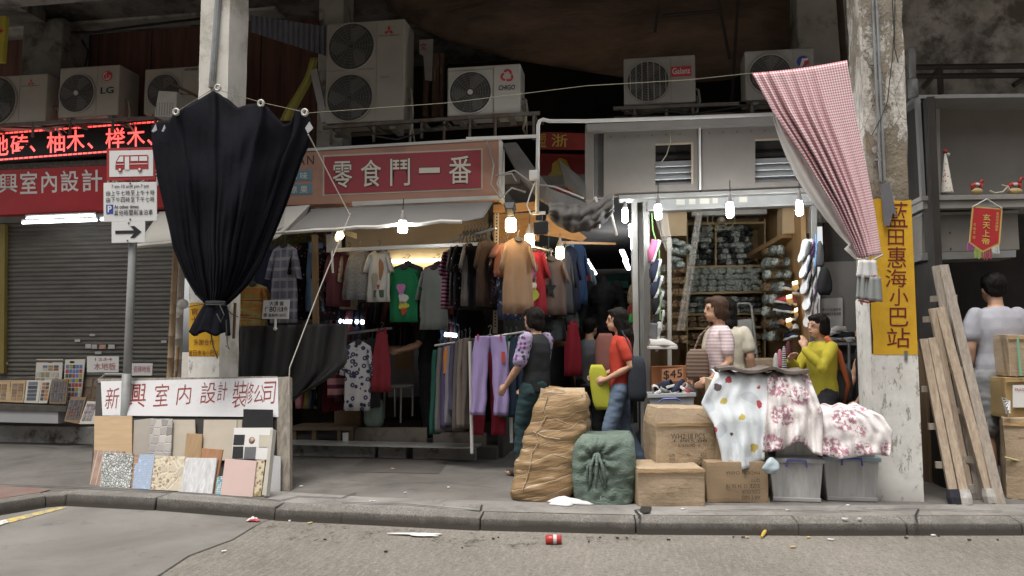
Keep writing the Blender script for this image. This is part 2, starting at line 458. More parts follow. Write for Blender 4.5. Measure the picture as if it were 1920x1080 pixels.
# middle pier behind the tall air conditioner, lit a little
a, b = P(598, 0, 8.25), P(640, 240, 8.25)
MB(CONCL).box(((a.x + b.x) / 2, 8.42, 4.3), (b.x - a.x, .34, 2.9)).build('pier', arc, bev=.015)
# right: mottled wall and pier of the upper storey
MOTT = mat('mottled_wall', (.60, .56, .51), .92, .6, 2.6, .6, 24, .02, dirt=(.15, .135, .115), dsc=2.2, dth=.50)
a = P(1500, 60, 8.2)
MB(MOTT).box((a.x + 4, 8.6, 4.3), (8, .3, 3.3)).build('upper_wall', arc)
MB(mat('rust_brown_pipe', (.06, .04, .03), .8)).tube([P(1572, -30, 8.0), P(1588, 190, 8.0)], .035).build('drain_pipe', arc)
MB(CONCL).box((P(1538, 60, 8.3).x, 8.35, 4.5), (.5, .22, 2.7)).build('pier', arc, bev=.02)
opp = thing('unseen_shade_building', 'unseen plain rendered building added across the street to shade the shops', 'building')  # behind the camera; added to cut the low sky light reaching the arcade
MB(mat('opposite_render', (.22, .21, .2), .9, .3, .6)).box((0, -19, 8.5), (60, 6, 17)).build('facade', opp)
for k in range(9):
    for f_ in range(4): MB(mat('window_dark', (.04, .045, .05), .2)).box((-24 + k * 6, -15.96, 4.5 + f_ * 3), (2.6, .1, 1.5)).build('window', opp)
# ---- pillars
def m_pillar_white():
    n = NT('white_painted_concrete'); v = n.obj
    c = n.mix(n.ramp(n.noise(v, 3, 8, .7), .4, .66), (.70, .69, .65), (.54, .525, .49))
    cr = n.ramp(n.noise(n.map(v, (1, 1, .35)), 15, 8, .78), .565, .60)
    c = n.mix(n.math('MULTIPLY', cr, .8), c, (.25, .225, .19))
    z = n.sep(v)[2]
    low = n.ramp(n.math('ADD', z, n.math('MULTIPLY', n.noise(v, 6, 6), .35)), .42, .2)
    c = n.mix(n.math('MULTIPLY', low, .65), c, (.27, .245, .21))
    h = n.math('SUBTRACT', n.math('MULTIPLY', n.noise(v, 30, 6), .5), cr)
    return n.fin(c, .75, 0, h, .5, .01)
def m_pillar_bare():
    n = NT('peeling_concrete'); v = n.obj
    p1 = n.ramp(n.noise(n.map(v, (1, 1, .6)), 3.2, 9, .72, .3), .485, .525)
    c = n.mix(n.ramp(n.noise(v, 8, 8, .7), .35, .65), (.25, .21, .155), (.15, .128, .095))
    c2 = n.mix(n.ramp(n.noise(n.map(v, (1, 1, .4)), 13, 8, .75), .40, .62), (.56, .53, .48), (.26, .24, .21))
    z = n.sep(v)[2]
    up = n.ramp(z, 2.75, 3.35)
    pm = n.math('ADD', p1, n.math('SUBTRACT', n.math('MULTIPLY', up, .95), .60)); pm = n.ramp(pm, .3, .6)
    c = n.mix(pm, c, c2)
    cr = n.ramp(n.vor(n.map(v, (1, 1, .45)), 4.5, 'DISTANCE_TO_EDGE'), .016, 0)
    c = n.mix(n.math('MULTIPLY', cr, .6), c, (.05, .043, .036))
    return n.fin(c, .9, 0, n.math('ADD', n.math('MULTIPLY', pm, .5), n.noise(v, 35, 7)), .7, .018)
WHITEP, BARE = m_pillar_white(), m_pillar_bare()
n = NT('yellow_painted_notice'); v = n.obj
c = n.mix(n.ramp(n.noise(v, 4, 7), .35, .66), (.62, .36, .018), (.50, .28, .015))
c = n.mix(n.math('MULTIPLY', n.ramp(n.noise(v, 13, 8, .75), .60, .68), .5), c, (.32, .20, .04))
YNOTE = n.fin(c, .6, 0, n.noise(n.map(v, (1, 1, .5)), 40, 6), .5, .008)
DRED = mat('dark_red_lettering', (.16, .012, .012), .6, .3, 20)
def rough_col(x0, x1, y0, y1, z0, z1, m, amp, nz=26):
    """a square column whose faces and arrises wander"""
    r2 = random.Random(int(x0 * 100))
    ring = [(0, 0), (.04, 0), (.5, 0), (.96, 0), (1, 0), (1, .04), (1, .5), (1, .96), (1, 1), (.96, 1), (.5, 1), (.04, 1), (0, 1), (0, .96), (0, .5), (0, .04)]
    jit = {}
    def fn(u, vv):
        k = int(round(u * 16)) % 16; a, b = ring[k]
        if (k, vv) not in jit: jit[(k, vv)] = (r2.uniform(-1, 1) * amp, r2.uniform(-1, 1) * amp)
        j = jit[(k, vv)]; corner = 2.0 if k % 4 == 0 else .6
        return (lerp(x0, x1, a) + j[0] * corner, lerp(y0, y1, b) + j[1] * corner, lerp(z0, z1, vv))
    return MB(m).grid(fn, 16, nz, closed=True)
def decal(m, px, Y, name, parent, lift=.003, thick=.004):
    return MB(m).slab([P(x, y, Y - lift) for x, y in px], thick).build(name, parent)
# right pillar
rp = thing('concrete_pillar', 'peeling square concrete pillar with a yellow painted notice over white paint', 'pillar')
rx0, rx1 = P(1645, 900, 6.3).x, P(1728, 900, 6.3).x
rough_col(rx0, rx1, 6.3, 6.3 + (rx1 - rx0), PAVE - .02, 5.1, BARE, .006).build('shaft', rp)
zt, zb = P(1680, 375, 6.3).z, P(1680, 665, 6.3).z
zs = P(1630, 565, 6.4).z
MB(WHITEP).grid(lambda u, v: (pw(u, [(0, rx0 - .012), (.5, rx0 - .014), (1, rx0 - .012)]), lerp(6.29, 6.65, u), lerp(PAVE, zs + .04 * math.sin(u * 9), v)), 6, 10).build('white_paint', rp, solid=.006)
MB(WHITEP).grid(lambda u, v: (lerp(rx0 - .012, rx1 + .006, u), 6.286, lerp(PAVE, zb + .004, v)), 4, 10).build('white_paint', rp, solid=.006)
yn = MB(YNOTE).grid(lambda u, v: (lerp(rx0 + .0, rx1 + .005, u) + (.006 * math.sin(v * 17) if u == 0 else 0), 6.283, lerp(zb, zt + .012 * math.sin(u * 6), v)), 8, 8).build('painted_notice', rp, solid=.005)
tx = MB(DRED)
def vchar(ch, x0, x1, y0, y1, Y=6.279, b=.0): tx.text(ch, [P(x0, y0, Y), P(x1, y0, Y), P(x1, y1, Y), P(x0, y1, Y)], b, .0015)
for ch, x0, x1, y0, y1 in (('藍', 1663, 1702, 379, 426), ('田', 1665, 1695, 430, 460), ('惠', 1664, 1699, 463, 502), ('海', 1660, 1700, 505, 538), ('小', 1668, 1703, 541, 573), ('巴', 1668, 1703, 577, 612), ('站', 1663, 1706, 615, 652)): vchar(ch, x0, x1, y0, y1)
tx.build('lettering', yn)
MB(mat('grey_tape', (.16, .155, .15), .5)).slab([P(1696, 658, 6.272), P(1702, 658, 6.272), P(1702, 676, 6.272), P(1696, 676, 6.272)], .003).build('tape', rp)
GALV = mat('galvanised_steel', (.30, .31, .31), .45, .25, 6, .1, 80, metal=.6, dirt=(.16, .15, .14), dth=.6)
m = MB(GALV)
for dx in (0, 7.5):
    m.tube([P(1634 + dx, -40, 6.255), P(1640 + dx, 100, 6.255), P(1651 + dx, 340, 6.255)], .012, 8)
m.box(P(1648, 300, 6.27), (.07, .03, .02)); m.box(P(1640, 120, 6.27), (.07, .03, .02))
m.build('conduit', rp)
m = MB(mat('black_wire', (.02, .02, .02), .6))
m.tube([P(1672, -20, 6.27), P(1676, 60, 6.27), P(1673, 110, 6.26), P(1668, 150, 6.26), P(1664, 190, 6.26), P(1650, 225, 6.24), P(1634, 255, 6.24)], .004, 5)
m.tube([P(1678, -20, 6.27), P(1677, 90, 6.26), P(1684, 118, 6.26)], .004, 5)
m.build('wire', rp)
# grey cloth strap tied round the notice
MB(cloth((.14, .14, .15), 'grey_strap_cloth')).slab([P(1652, 345, 6.24), P(1668, 342, 6.24), P(1682, 407, 6.24), P(1674, 399, 6.24), P(1668, 424, 6.24), P(1657, 422, 6.24)], .012).build('cloth_strip', rp)
# left pillar
lp = thing('concrete_pillar', 'pale square pillar with a vertical conduit, standing behind the black bundled cloth', 'pillar')
lx0, lx1 = P(354, 700, 6.3).x, P(410, 700, 6.3).x
PALEP = mat('grey_white_paint', (.64, .615, .56), .8, .35, 2.2, .4, 30, .008, dirt=(.34, .31, .26), dsc=2.2, dth=.54)
rough_col(lx0, lx1, 6.3, 6.64, PAVE - .02, 5.1, PALEP, .003).build('shaft', lp)
yz = [(355, 568), (411, 568), (411, 668), (354, 668)]
yn = decal(YNOTE, yz, 6.29, 'painted_notice', lp)
tx = MB(DRED)
for i, ch in enumerate('官十小'): tx.text(ch, [P(359, 578 + i * 15, 6.284), P(371, 578 + i * 15, 6.284), P(371, 590 + i * 15, 6.284), P(359, 590 + i * 15, 6.284)], 0, .002)
for i, ch in enumerate('多謝合作'): tx.text(ch, [P(363 + i * 10, 636, 6.284), P(372 + i * 10, 636, 6.284), P(372 + i * 10, 647, 6.284), P(363 + i * 10, 647, 6.284)], 0, .002)
for i, ch in enumerate('藍田惠海小巴站'): tx.text(ch, [P(354.5 + i * 8, 657, 6.284), P(361.5 + i * 8, 657, 6.284), P(361.5 + i * 8, 667, 6.284), P(354.5 + i * 8, 667, 6.284)], 0, .002)
tx.build('lettering', yn)
decal(WHITEP, [(353, 668.5), (411, 668.5), (411, 720), (353, 720)], 6.29, 'white_paint', lp)
decal(WHITEP, [(355, 500), (411, 500), (411, 567.5), (354, 567.5)], 6.29, 'white_paint', lp)
m = MB(GALV); m.tube([P(412, -40, 6.28), P(397, 165, 6.28)], .03, 8); m.build('conduit', lp)
MB(mat('rusty_steel', (.10, .055, .035), .8)).tube([P(441, 568, 6.45), P(438, 635, 6.45)], .013, 6).build('steel_bar', lp)

# ================================================================== SHOP SHELLS (walls, floors, ceilings)
XC0, XC1 = P(452, 600, 7.75).x, P(928, 600, 7.75).x
XR0, XR1 = P(1211, 600, 7.7).x, P(1606, 600, 7.7).x
INNER = mat('grey_interior_wall', (.16, .15, .14), .85, .3, 2, .2)
cs = thing('clothes_shop', 'open clothes shop with a beige ceiling board and a raised platform, below the pink fascia', 'shop')
MB(INNER).box((lerp(XC0, XC1, .5) - .35, 10.75, 1.55), (XC1 - XC0 + 1.2, .1, 3.0)).build('back_wall', cs)
MB(INNER).box((XC0 - .05, 9.4, 1.55), (.1, 2.6, 3.0)).build('side_wall', cs)
MB(INNER).box((XC1 - .15, 9.9, 1.55), (.06, 1.6, 3.0)).build('side_wall', cs)
BEIGE = mat('beige_board', (.46, .33, .19), .7, .2, 3, .1)
MB(INNER).box((lerp(XC0, XC1, .5) - .35, 9.3, 3.12), (XC1 - XC0 + 1.2, 3.0, .1)).build('ceiling', cs)
MB(BEIGE).slab([P(648, 408, 8.3), P(915, 398, 8.3), P(915, 458, 8.3), P(648, 470, 8.3)], .04).build('ceiling_board', cs)
TILEF = mat('dark_floor_tile', (.10, .095, .09), .5, .3, 4, .1)
MB(TILEF).box((lerp(XC0, XC1, .5) - .2, 9.3, .165), (XC1 - XC0 + .4, 2.9, .13)).build('floor', cs)
STEPM = mat('worn_step_concrete', (.40, .39, .37), .8, .3, 4, .4, 50, .01, dirt=(.10, .08, .065), dsc=5, dth=.56)
m = MB(STEPM)
y0 = 7.72
for x0, x1, t0, t1, bt in ((520, 705, 836, 836, 858), (706, 762, 838, 838, 860), (771, 893, 838, 838, 862)):
    a, b = G(x0, bt), G(x1, bt); z = P(x0, t0, a.y).z
    m.box(((a.x + b.x) / 2, y0 + .3, (z + PAVE) / 2), (b.x - a.x, .5, z - PAVE))
m.build('step', cs, bev=.008)
lt = MB(mat('aluminium_edge', (.5, .49, .47), .4, .2, metal=.4)); a, b = P(520, 833, 7.66), P(893, 837, 7.66)
lt.box(((a.x + b.x) / 2, 7.78, a.z + .01), (b.x - a.x, .3, .018)); lt.build('step_edge', cs)
m = MB(mat('plinth_board', (.24, .2, .165), .8, .3, 3, .2, dirt=(.09, .07, .06)))
for x0, x1, t, bt in ((640, 800, 802, 834), (812, 910, 812, 838)):
    m.slab([P(x0, t, 7.98), P(x1, t, 7.98), P(x1, bt, 7.98), P(x0, bt, 7.98)], .06)
m.build('plinth', cs)
# right shop
ss = thing('shoe_shop', 'brightly lit shoe shop with brown side shelving, behind aluminium posts', 'shop')
WOODW = mat('orange_wood_board', (.42, .25, .11), .6, .3, 2, .15, stretch=(6, 6, .6))
xb0, xb1 = P(1215, 500, 10.4).x, P(1560, 500, 10.4).x
SHCW = mat('pale_shop_wall', (.34, .33, .3), .8, .2)
MB(WOODW).box(((XR0 + 1.85) / 2, 10.55, 1.6), (1.85 - XR0, .1, 3.1)).build('back_wall', ss)
MB(SHCW).box((XR0 - .03, 9.25, 1.6), (.06, 2.6, 3.0)).build('side_wall', ss)
MB(WOODW).box((1.78, 9.25, 1.6), (.05, 2.5, 3.0)).build('side_wall', ss)
MB(SHCW).box((lerp(XR0, XR1, .5), 9.25, 3.1), (XR1 - XR0 + .2, 2.7, .08)).build('ceiling', ss)
MB(TILEF).box((lerp(XR0, XR1, .5), 9.1, .12), (XR1 - XR0 + .2, 2.8, .04)).build('floor', ss)
MB(BEIGE).slab([P(1240, 395, 8.3), P(1288, 394, 8.3), P(1288, 442, 8.3), P(1240, 443, 8.3)], .3).build('overhead_box', ss, bev=.004)
MB(BEIGE).slab([P(1467, 386, 8.3), P(1522, 384, 8.3), P(1522, 437, 8.3), P(1467, 438, 8.3)], .3).build('overhead_box', ss, bev=.004)
MB(WOODW).hexa([P(1400, 475, 9.6), P(1467, 438, 8.3), P(1467, 446, 8.3), P(1400, 484, 9.6), P(1470, 478, 9.8), P(1522, 437, 8.6), P(1522, 446, 8.6), P(1470, 486, 9.8)]).build('overhead_shelf', ss)
DOORM = mat('grey_door', (.22, .2, .18), .7, .15)
m = MB(DOORM).slab([P(1540, 492, 8.3), P(1630, 488, 8.3), P(1630, 640, 8.3), P(1540, 640, 8.3)], .05)
dr = m.build('side_panel', ss)
pn = MB(mat('notice_paper', (.5, .48, .45), .8)).slab([P(1537, 560, 8.27), P(1580, 558, 8.27), P(1580, 630, 8.27), P(1537, 630, 8.27)], .004).build('paper_notice', dr)
m = MB(mat('ink', (.03, .03, .03), .7))
for r_, s in enumerate(('請勿在此處停車', '敬請顧客先看清楚')): m.text(s, [P(1541, 578 + r_ * 8, 8.264), P(1577, 577 + r_ * 8, 8.264), P(1577, 583 + r_ * 8, 8.264), P(1541, 584 + r_ * 8, 8.264)], 0, .001)
m.build('lettering', pn)
MB(mat('corner_shutter', (.12, .11, .1), .7)).box((P(1600, 600, 8.4).x, 8.5, 1.5), (.5, .08, 2.8)).build('side_panel', ss)
# passage between the two shops
al = thing('market_passage', 'dark covered passage running back between the clothes shop and the shoe shop', 'passage')
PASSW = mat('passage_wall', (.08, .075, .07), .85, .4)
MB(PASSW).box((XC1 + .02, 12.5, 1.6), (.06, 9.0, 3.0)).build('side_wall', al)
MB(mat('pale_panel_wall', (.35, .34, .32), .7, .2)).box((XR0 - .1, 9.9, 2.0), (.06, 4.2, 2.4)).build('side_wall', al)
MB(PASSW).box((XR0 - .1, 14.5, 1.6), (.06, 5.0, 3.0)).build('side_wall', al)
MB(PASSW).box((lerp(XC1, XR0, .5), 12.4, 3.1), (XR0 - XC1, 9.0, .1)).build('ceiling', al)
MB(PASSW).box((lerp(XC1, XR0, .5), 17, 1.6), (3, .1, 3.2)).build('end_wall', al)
gs = MB(mat('mint_awning', (.16, .42, .34), .6)); gs.slab([P(1138, 513, 16), P(1178, 512, 16), P(1178, 527, 15.6), P(1140, 528, 15.6)], .15); gs.build('mint_sign', al)
m = MB(mat('grey_shelf_far', (.25, .25, .25), .6)); m.box(P(1152, 560, 16), (.05, .05, 1.2)); m.box(P(1165, 548, 16), (.5, .3, .04)); m.build('far_shelf', al)
tl = emit('tube_white', (.92, .96, 1.0), 6.0)
m = MB(tl)
for (x0, y0, x1, y1, Y) in ((1102, 488, 1109, 500, 12), (1110, 502, 1117, 513, 11.6), (1164, 470, 1172, 488, 11), (1168, 470, 1176, 488, 11), (1170, 489, 1177, 504, 11.5), (1174, 488, 1180, 504, 11.5)):
    m.tube([P(x0, y0, Y), P(x1, y1, Y + .5)], .022, 6)
m.build('ceiling_tube', al)
lamp('passage_light', (P(1150, 500, 11).x, 11.2, 2.7), (.95, .97, 1), 8, .2, al)
# ================================================================== LEFT SHOP FRONT
SHUT = NT('shutter_steel'); n = SHUT; z = n.sep(n.obj)[2]
c = n.mix(n.ramp(n.noise(n.map(n.obj, (1, 1, 5)), 2.2, 7, .7), .35, .68), (.135, .128, .112), (.085, .08, .07))
c = n.mix(n.math('MULTIPLY', n.ramp(n.noise(n.map(n.obj, (2, 2, 9)), 3, 8, .8), .6, .7), .5), c, (.20, .18, .15))
SHUT = n.fin(c, .55, .25, n.noise(n.obj, 60), .1, .003)
sh = thing('roller_shutter', 'closed grey corrugated roller shutter under the red shop sign', 'shutter')
x0, x1 = P(-60, 500, 8.3).x, P(345, 500, 8.3).x
z0, z1 = .3, P(100, 410, 8.3).z
pitch = .0545; nz = int((z1 - z0) / pitch) * 5
def shf(u, v):
    z = lerp(z0, z1, v); k = (z / pitch) % 1
    return (lerp(x0, x1, u), 8.3 - .014 * math.sin(math.pi * min(1, k / .78)) * (k < .78), z)
m = MB(SHUT).grid(shf, 3, nz); m.build('shutter_curtain', sh, smooth=False)
GREYST = mat('grey_painted_steel', (.19, .185, .17), .6, .25)
MB(GREYST).box(((x0 + x1) / 2, 8.42, z1 + .0), (x1 - x0 + .1, .3, .09)).build('shutter_housing', sh)
MB(mat('yellow_frame', (.26, .20, .05), .6)).slab([P(-6, 420, 8.24), P(9, 420, 8.24), P(7, 700, 8.24), P(-8, 700, 8.24)], .05).build('side_frame', sh)
m = MB(mat('shutter_notes', (.5, .49, .46), .8))
for x, y, w_, h_ in ((160, 645, 11, 8), (172, 646, 10, 8), (203, 646, 12, 8), (140, 636, 10, 5), (168, 626, 10, 4), (178, 659, 12, 5), (302, 638, 10, 5), (5, 679, 10, 4)):
    m.slab([P(x, y, 8.278), P(x + w_, y, 8.278), P(x + w_, y + h_, 8.278), P(x, y + h_, 8.278)], .003)
m.use(mat('pink_note', (.55, .3, .25), .8)).slab([P(186, 646, 8.278), P(198, 646, 8.278), P(198, 654, 8.278), P(186, 654, 8.278)], .003)
m.build('sticker', sh)
# plinth, red sign, led sign
ls = thing('shop_step', 'weathered concrete ledge in front of the grey shutter', 'step')
a, b = G(-60, 829), G(300, 832); zt = P(60, 798, 8.3).z
MB(STEPM).box(((a.x + b.x) / 2 , 8.55, (zt + PAVE) / 2), (b.x - a.x + 1.4, .56, zt - PAVE)).build('ledge', ls, bev=.012)
REDS = mat('red_sign_face', (.42, .022, .028), .45, .12, 3, .05)
WLET = mat('white_lettering', (.72, .70, .68), .5, .08)
Ys = 7.95
rs = thing('shop_sign', 'long red shop sign board with white brush lettering below the led display', 'sign')
MB(REDS).slab([P(-60, 322, Ys), P(330, 303, Ys), P(330, 388, Ys), P(-60, 406, Ys)], .12).build('sign_board', rs, bev=.004)
tx = MB(WLET)
for i, (ch, x0, x1, y0, y1) in enumerate((('興', -2, 33, 326, 362), ('室', 38, 70, 322, 364), ('內', 78, 107, 322, 362), ('設', 114, 148, 320, 360), ('計', 154, 192, 318, 360), ('裝', 200, 238, 316, 358), ('修', 244, 280, 314, 356), ('司', 290, 325, 312, 352))):
    if x1 > 196: y0 += 6
    tx.text(ch, [P(x0, y0, Ys), P(x1, y0 - 1, Ys), P(x1, y1 - 1, Ys), P(x0, y1, Ys)], .012)
tx.build('lettering', rs)
ld = thing('led_sign', 'black led display board with scrolling red characters and dashed red borders', 'led sign')
Yl = 7.9
q = lambda x, y: P(x, y - (x / 320) * 24, Yl)
MB(mat('led_black', (.012, .011, .011), .5, .1)).slab([q(-60, 245), q(345, 245), q(345, 304), q(-60, 304)], .12).build('display_panel', ld, bev=.004)
LED = emit('led_red', (1.0, .035, .03), 1.15)
tx = MB(LED)
for ch, x0, x1, y0, y1 in (('地', -14, 16, 254, 292), ('砖', 20, 53, 255, 292), ('、', 56, 67, 277, 290), ('柚', 88, 122, 255, 294), ('木', 125, 159, 254, 294), ('、', 164, 175, 280, 292), ('榉', 198, 235, 256, 294), ('木', 238, 272, 256, 294), ('、', 276, 287, 282, 294)):
    tx.text(ch, [q(x0, y0), q(x1, y0), q(x1, y1), q(x0, y1)], .009)
tx.build('lettering', ld)
for y in (249, 298):
  m = MB(LED)
  for k in range(36): x = -10 + k * 9.2; m.slab([q(x, y) - Vector((0, .003, 0)), q(x + 7.6, y) - Vector((0, .003, 0)), q(x + 7.6, y + 3) - Vector((0, .003, 0)), q(x, y + 3) - Vector((0, .003, 0))], .002)
  m.build('led_border', ld)
MB(mat('torn_trim', (.22, .2, .18), .9, .6, 20, .5)).slab([P(-60, 311, 8.0), P(200, 299, 8.0), P(200, 309, 8.0), P(-60, 322, 8.0)], .1).build('top_trim', rs)
for i, (xa, ya, xb, yb, lab) in enumerate(((42, 418, 181, 413, 'lit white tube lamp, the longest of those under the red sign, at the shutter end'), (50, 410, 178, 405, 'lit white tube lamp mounted directly behind the longest tube lamp'), (189, 412, 241, 410, 'short lit white tube lamp beneath the parking times plate'), (255, 411, 318, 407, 'lit white tube lamp running behind the black cloth'))):
    t = thing('tube_lamp', lab, 'tube lamp', 'tube lamps under the red sign')
    Yt = 7.75 + .12 * (i == 1)
    MB(emit('tube_white', (.92, .96, 1), 4)).tube([P(xa, ya, Yt), P(xb, yb, Yt)], .0125, 8).build('tube', t)
    m = MB(mat('lamp_white', (.6, .6, .58), .5)); m.tube([P(xa, ya - 4.5, Yt + .03), P(xb, yb - 4.5, Yt + .03)], .02, 6); m.build('fitting', t)
# ================================================================== AIR CONDITIONERS
ACW = mat('ac_cream_casing', (.30, .275, .235), .55, .16, 2.5, .06, dirt=(.27, .25, .21), dsc=3, dth=.62)
ACG = mat('ac_grille_dark', (.055, .052, .048), .7, .3)
ACF = mat('ac_fan_blade', (.10, .095, .09), .6)
INK = mat('ink', (.03, .03, .03), .7)
LRED = mat('logo_red', (.42, .03, .04), .5, .05)
LBLU = mat('logo_blue', (.03, .05, .22), .5, .05)
def ac(label, x0, y0, x1, y1, Y, fans, logo=None, hub=None, dep=.32, m=ACW, rz=0.0, square=False, bars=0):
    """fans: list of (cx, cy, r) in fractions of the width, and the height"""
    t = thing('air_conditioner', label, 'air conditioner', 'outdoor air conditioner units above the shop signs')
    a, b = P(x0, y0, Y), P(x1, y1, Y); W, H = b.x - a.x, a.z - b.z
    c = Vector((a.x, Y, b.z))
    T = Matrix.Rotation(rz, 3, 'Z')
    q = lambda u, v, d=0: c + T @ Vector((u * W, d, v * H))
    MB(m).hexa([q(0, 0), q(1, 0), q(1, 1), q(0, 1), q(0, 0, dep), q(1, 0, dep), q(1, 1, dep), q(0, 1, dep)]).build('casing', t, bev=.012)
    for cx, cy, r in fans:
        g = MB(ACG); o = q(cx, cy, -.002)
        g.lathe(o, [(r * W, 0), (r * W, .006)], 36, T @ Vector((0, -1, 0)))
        gg = g.use(mat('ac_grille_wire', (.14, .135, .125), .6))
        ax = T @ Vector((1, 0, 0)); az = Vector((0, 0, 1)); ay = T @ Vector((0, -1, 0))
        for k in range(1, 8 if r * W > .12 else 5):
            rr = r * W * k / 8
            gg.tube([o + ay * .012 + ax * math.cos(s) * rr + az * math.sin(s) * rr for s in [i * math.pi / 15 for i in range(31)]], .0022, 4, False)
        for k in range(16): 
            s = k * math.pi / 8; gg.tube([o + ay * .011 + ax * math.cos(s) * .1 * r * W + az * math.sin(s) * .1 * r * W, o + ay * .011 + ax * math.cos(s) * r * W + az * math.sin(s) * r * W], .0018, 4)
        ring = g.use(m)
        ring.tube([o + ay * .006 + ax * math.cos(s) * r * W * 1.02 + az * math.sin(s) * r * W * 1.02 for s in [i * math.pi / 18 for i in range(37)]], .008, 5, False)
        if bars:
            g.use(mat('ac_wire_guard', (.3, .29, .27), .5))
            for k in range(bars):
                s = -r + 2 * r * (k + .5) / bars; hh = math.sqrt(max(0, r * r - s * s)) * W
                g.tube([o + ay * .02 + ax * s * W - az * hh, o + ay * .02 + ax * s * W + az * hh], .004, 5)
        fo = g.build('fan_grille', t)
        bl = MB(ACF)
        for k in range(3):
            s = k * 2.094 + cx * 9; p = lambda rr, an: o + ay * .009 + ax * math.cos(an) * rr * r * W + az * math.sin(an) * rr * r * W
            bl.poly([p(.2, s), p(.9, s - .1), p(.95, s + .35), p(.75, s + .75), p(.22, s + .8)])
        bl.build('fan_blade', fo)
        if hub:
            MB(mat('ac_hub', hub, .5)).lathe(o + ay * .014, [(.13 * r * W, 0), (.12 * r * W, .012)], 16, ay).build('fan_hub', fo)
    sm_ = MB(mat('ac_seam', (.24, .23, .2), .7))
    fr = max(f[0] + f[2] for f in fans) + .03
    sm_.slab([q(fr, .03, -.002), q(fr + .008, .03, -.002), q(fr + .008, .97, -.002), q(fr, .97, -.002)], .004)
    if square:
        cx, cy, r = fans[0]; k = r * W * 1.1 / H; e = .01
        for (u0, v0, u1, v1) in ((cx - r * 1.1, cy - k, cx + r * 1.1, cy - k + e), (cx - r * 1.1, cy + k - e, cx + r * 1.1, cy + k), (cx - r * 1.1, cy - k, cx - r * 1.1 + e * .7, cy + k), (cx + r * 1.1 - e * .7, cy - k, cx + r * 1.1, cy + k)):
            sm_.slab([q(u0, v0, -.003), q(u1, v0, -.003), q(u1, v1, -.003), q(u0, v1, -.003)], .004)
    sm_.build('panel_seam', t)
    if W < 1.2: MB(mat('hose_cream', (.30, .285, .25), .6)).tube([q(1, .35, .12), q(1.05, .33, .12), q(1.07, .10, .13), q(1.03, -.10, .15), q(.98, -.16, .30), q(.97, -.12, .6)], .014, 6).tube([q(1, .25, .16), q(1.035, .22, .16), q(1.045, -.05, .2), q(1.0, -.2, .5)], .009, 6).build('coolant_pipe', t, smooth=True)
    if logo: logo(t, lambda u, v, d=-.004: q(u, v, d), W, H)
    for u in (.15, .85): MB(GREYST).hexa([q(u - .04, -.07, .03), q(u + .04, -.07, .03), q(u + .04, 0, .03), q(u - .04, 0, .03), q(u - .04, -.07, dep - .03), q(u + .04, -.07, dep - .03), q(u + .04, 0, dep - .03), q(u - .04, 0, dep - .03)]).build('foot', t)
    return t
def diamonds(t, q, u, v, s, W, H, word, wd=.11):
    m = MB(LRED); o = q(u, v)
    for a in (90, 210, 330):
        d1 = Vector((math.cos(R(a)), 0, math.sin(R(a)))); dl, dr_ = [Vector((math.cos(R(a + e)), 0, math.sin(R(a + e)))) for e in (30, -30)]
        L = s; k = L / (2 * math.cos(R(30)))
        m.poly([o, o + dl * k, o + d1 * L, o + dr_ * k])
    lo = m.build('logo', t)
    MB(INK).text(word, [q(u - wd, v - s * .72 / H), q(u + wd, v - s * .72 / H), q(u + wd, v - s * 1.0 / H), q(u - wd, v - s * 1.0 / H)], 0, .001).build('lettering', lo)
def logo_lg(t, q, W, H):
    o = q(.80, .78); m = MB(LRED).lathe(o, [(.062, 0), (.062, .003)], 28, (0, -1, 0))
    m.use(mat('logo_white', (.6, .58, .55), .5))
    m.tube([o + Vector((-.008, -.006, .03)), o + Vector((-.008, -.006, -.028)), o + Vector((.018, -.006, -.028))], .004, 5)
    m.tube([o + Vector((math.cos(s) * .046, -.006, math.sin(s) * .046)) for s in [R(90 + k * 27) for k in range(11)]], .004, 5)
    m.tube([o + Vector((.046, -.006, 0)), o + Vector((.02, -.006, 0))], .004, 5)
    m.tube([o + Vector((-.03, -.006, .02)), o + Vector((-.022, -.006, .02))], .006, 5)
    lo = m.build('logo', t)
    MB(INK).text('LG', [q(.70, .56), q(.92, .56), q(.92, .43), q(.70, .43)], .02, .001).build('lettering', lo)
def logo_chigo(t, q, W, H):
    o = q(.82, .76); m = MB(LRED)
    for a in (80, 200, 320):
        c0 = o + Vector((math.cos(R(a)), 0, math.sin(R(a)))) * .028
        pts = [c0 + Vector((math.cos(R(a + e)), 0, math.sin(R(a + e)))) * (.045) for e in range(-100, 90, 20)]
        inn = [c0 + Vector((math.cos(R(a + e)), 0, math.sin(R(a + e)))) * (.022) for e in range(-100, 90, 20)]
        for k in range(len(pts) - 1): m.poly([pts[k], pts[k + 1], inn[k + 1], inn[k]])
    lo = m.build('logo', t)
    MB(INK).text('CHIGO', [q(.71, .57), q(.93, .57), q(.925, .47), q(.70, .47)], .02, .001).build('lettering', lo)
def logo_galanz(t, q, W, H):
    m = MB(LRED).slab([q(.665, .76), q(.945, .76), q(.945, .55), q(.665, .55)], .002); lo = m.build('logo', t)
    MB(mat('logo_white', (.6, .58, .55), .5)).text('Galanz', [q(.68, .73, -.006), q(.93, .73, -.006), q(.93, .60, -.006), q(.68, .60, -.006)], .015, .001).build('lettering', lo)
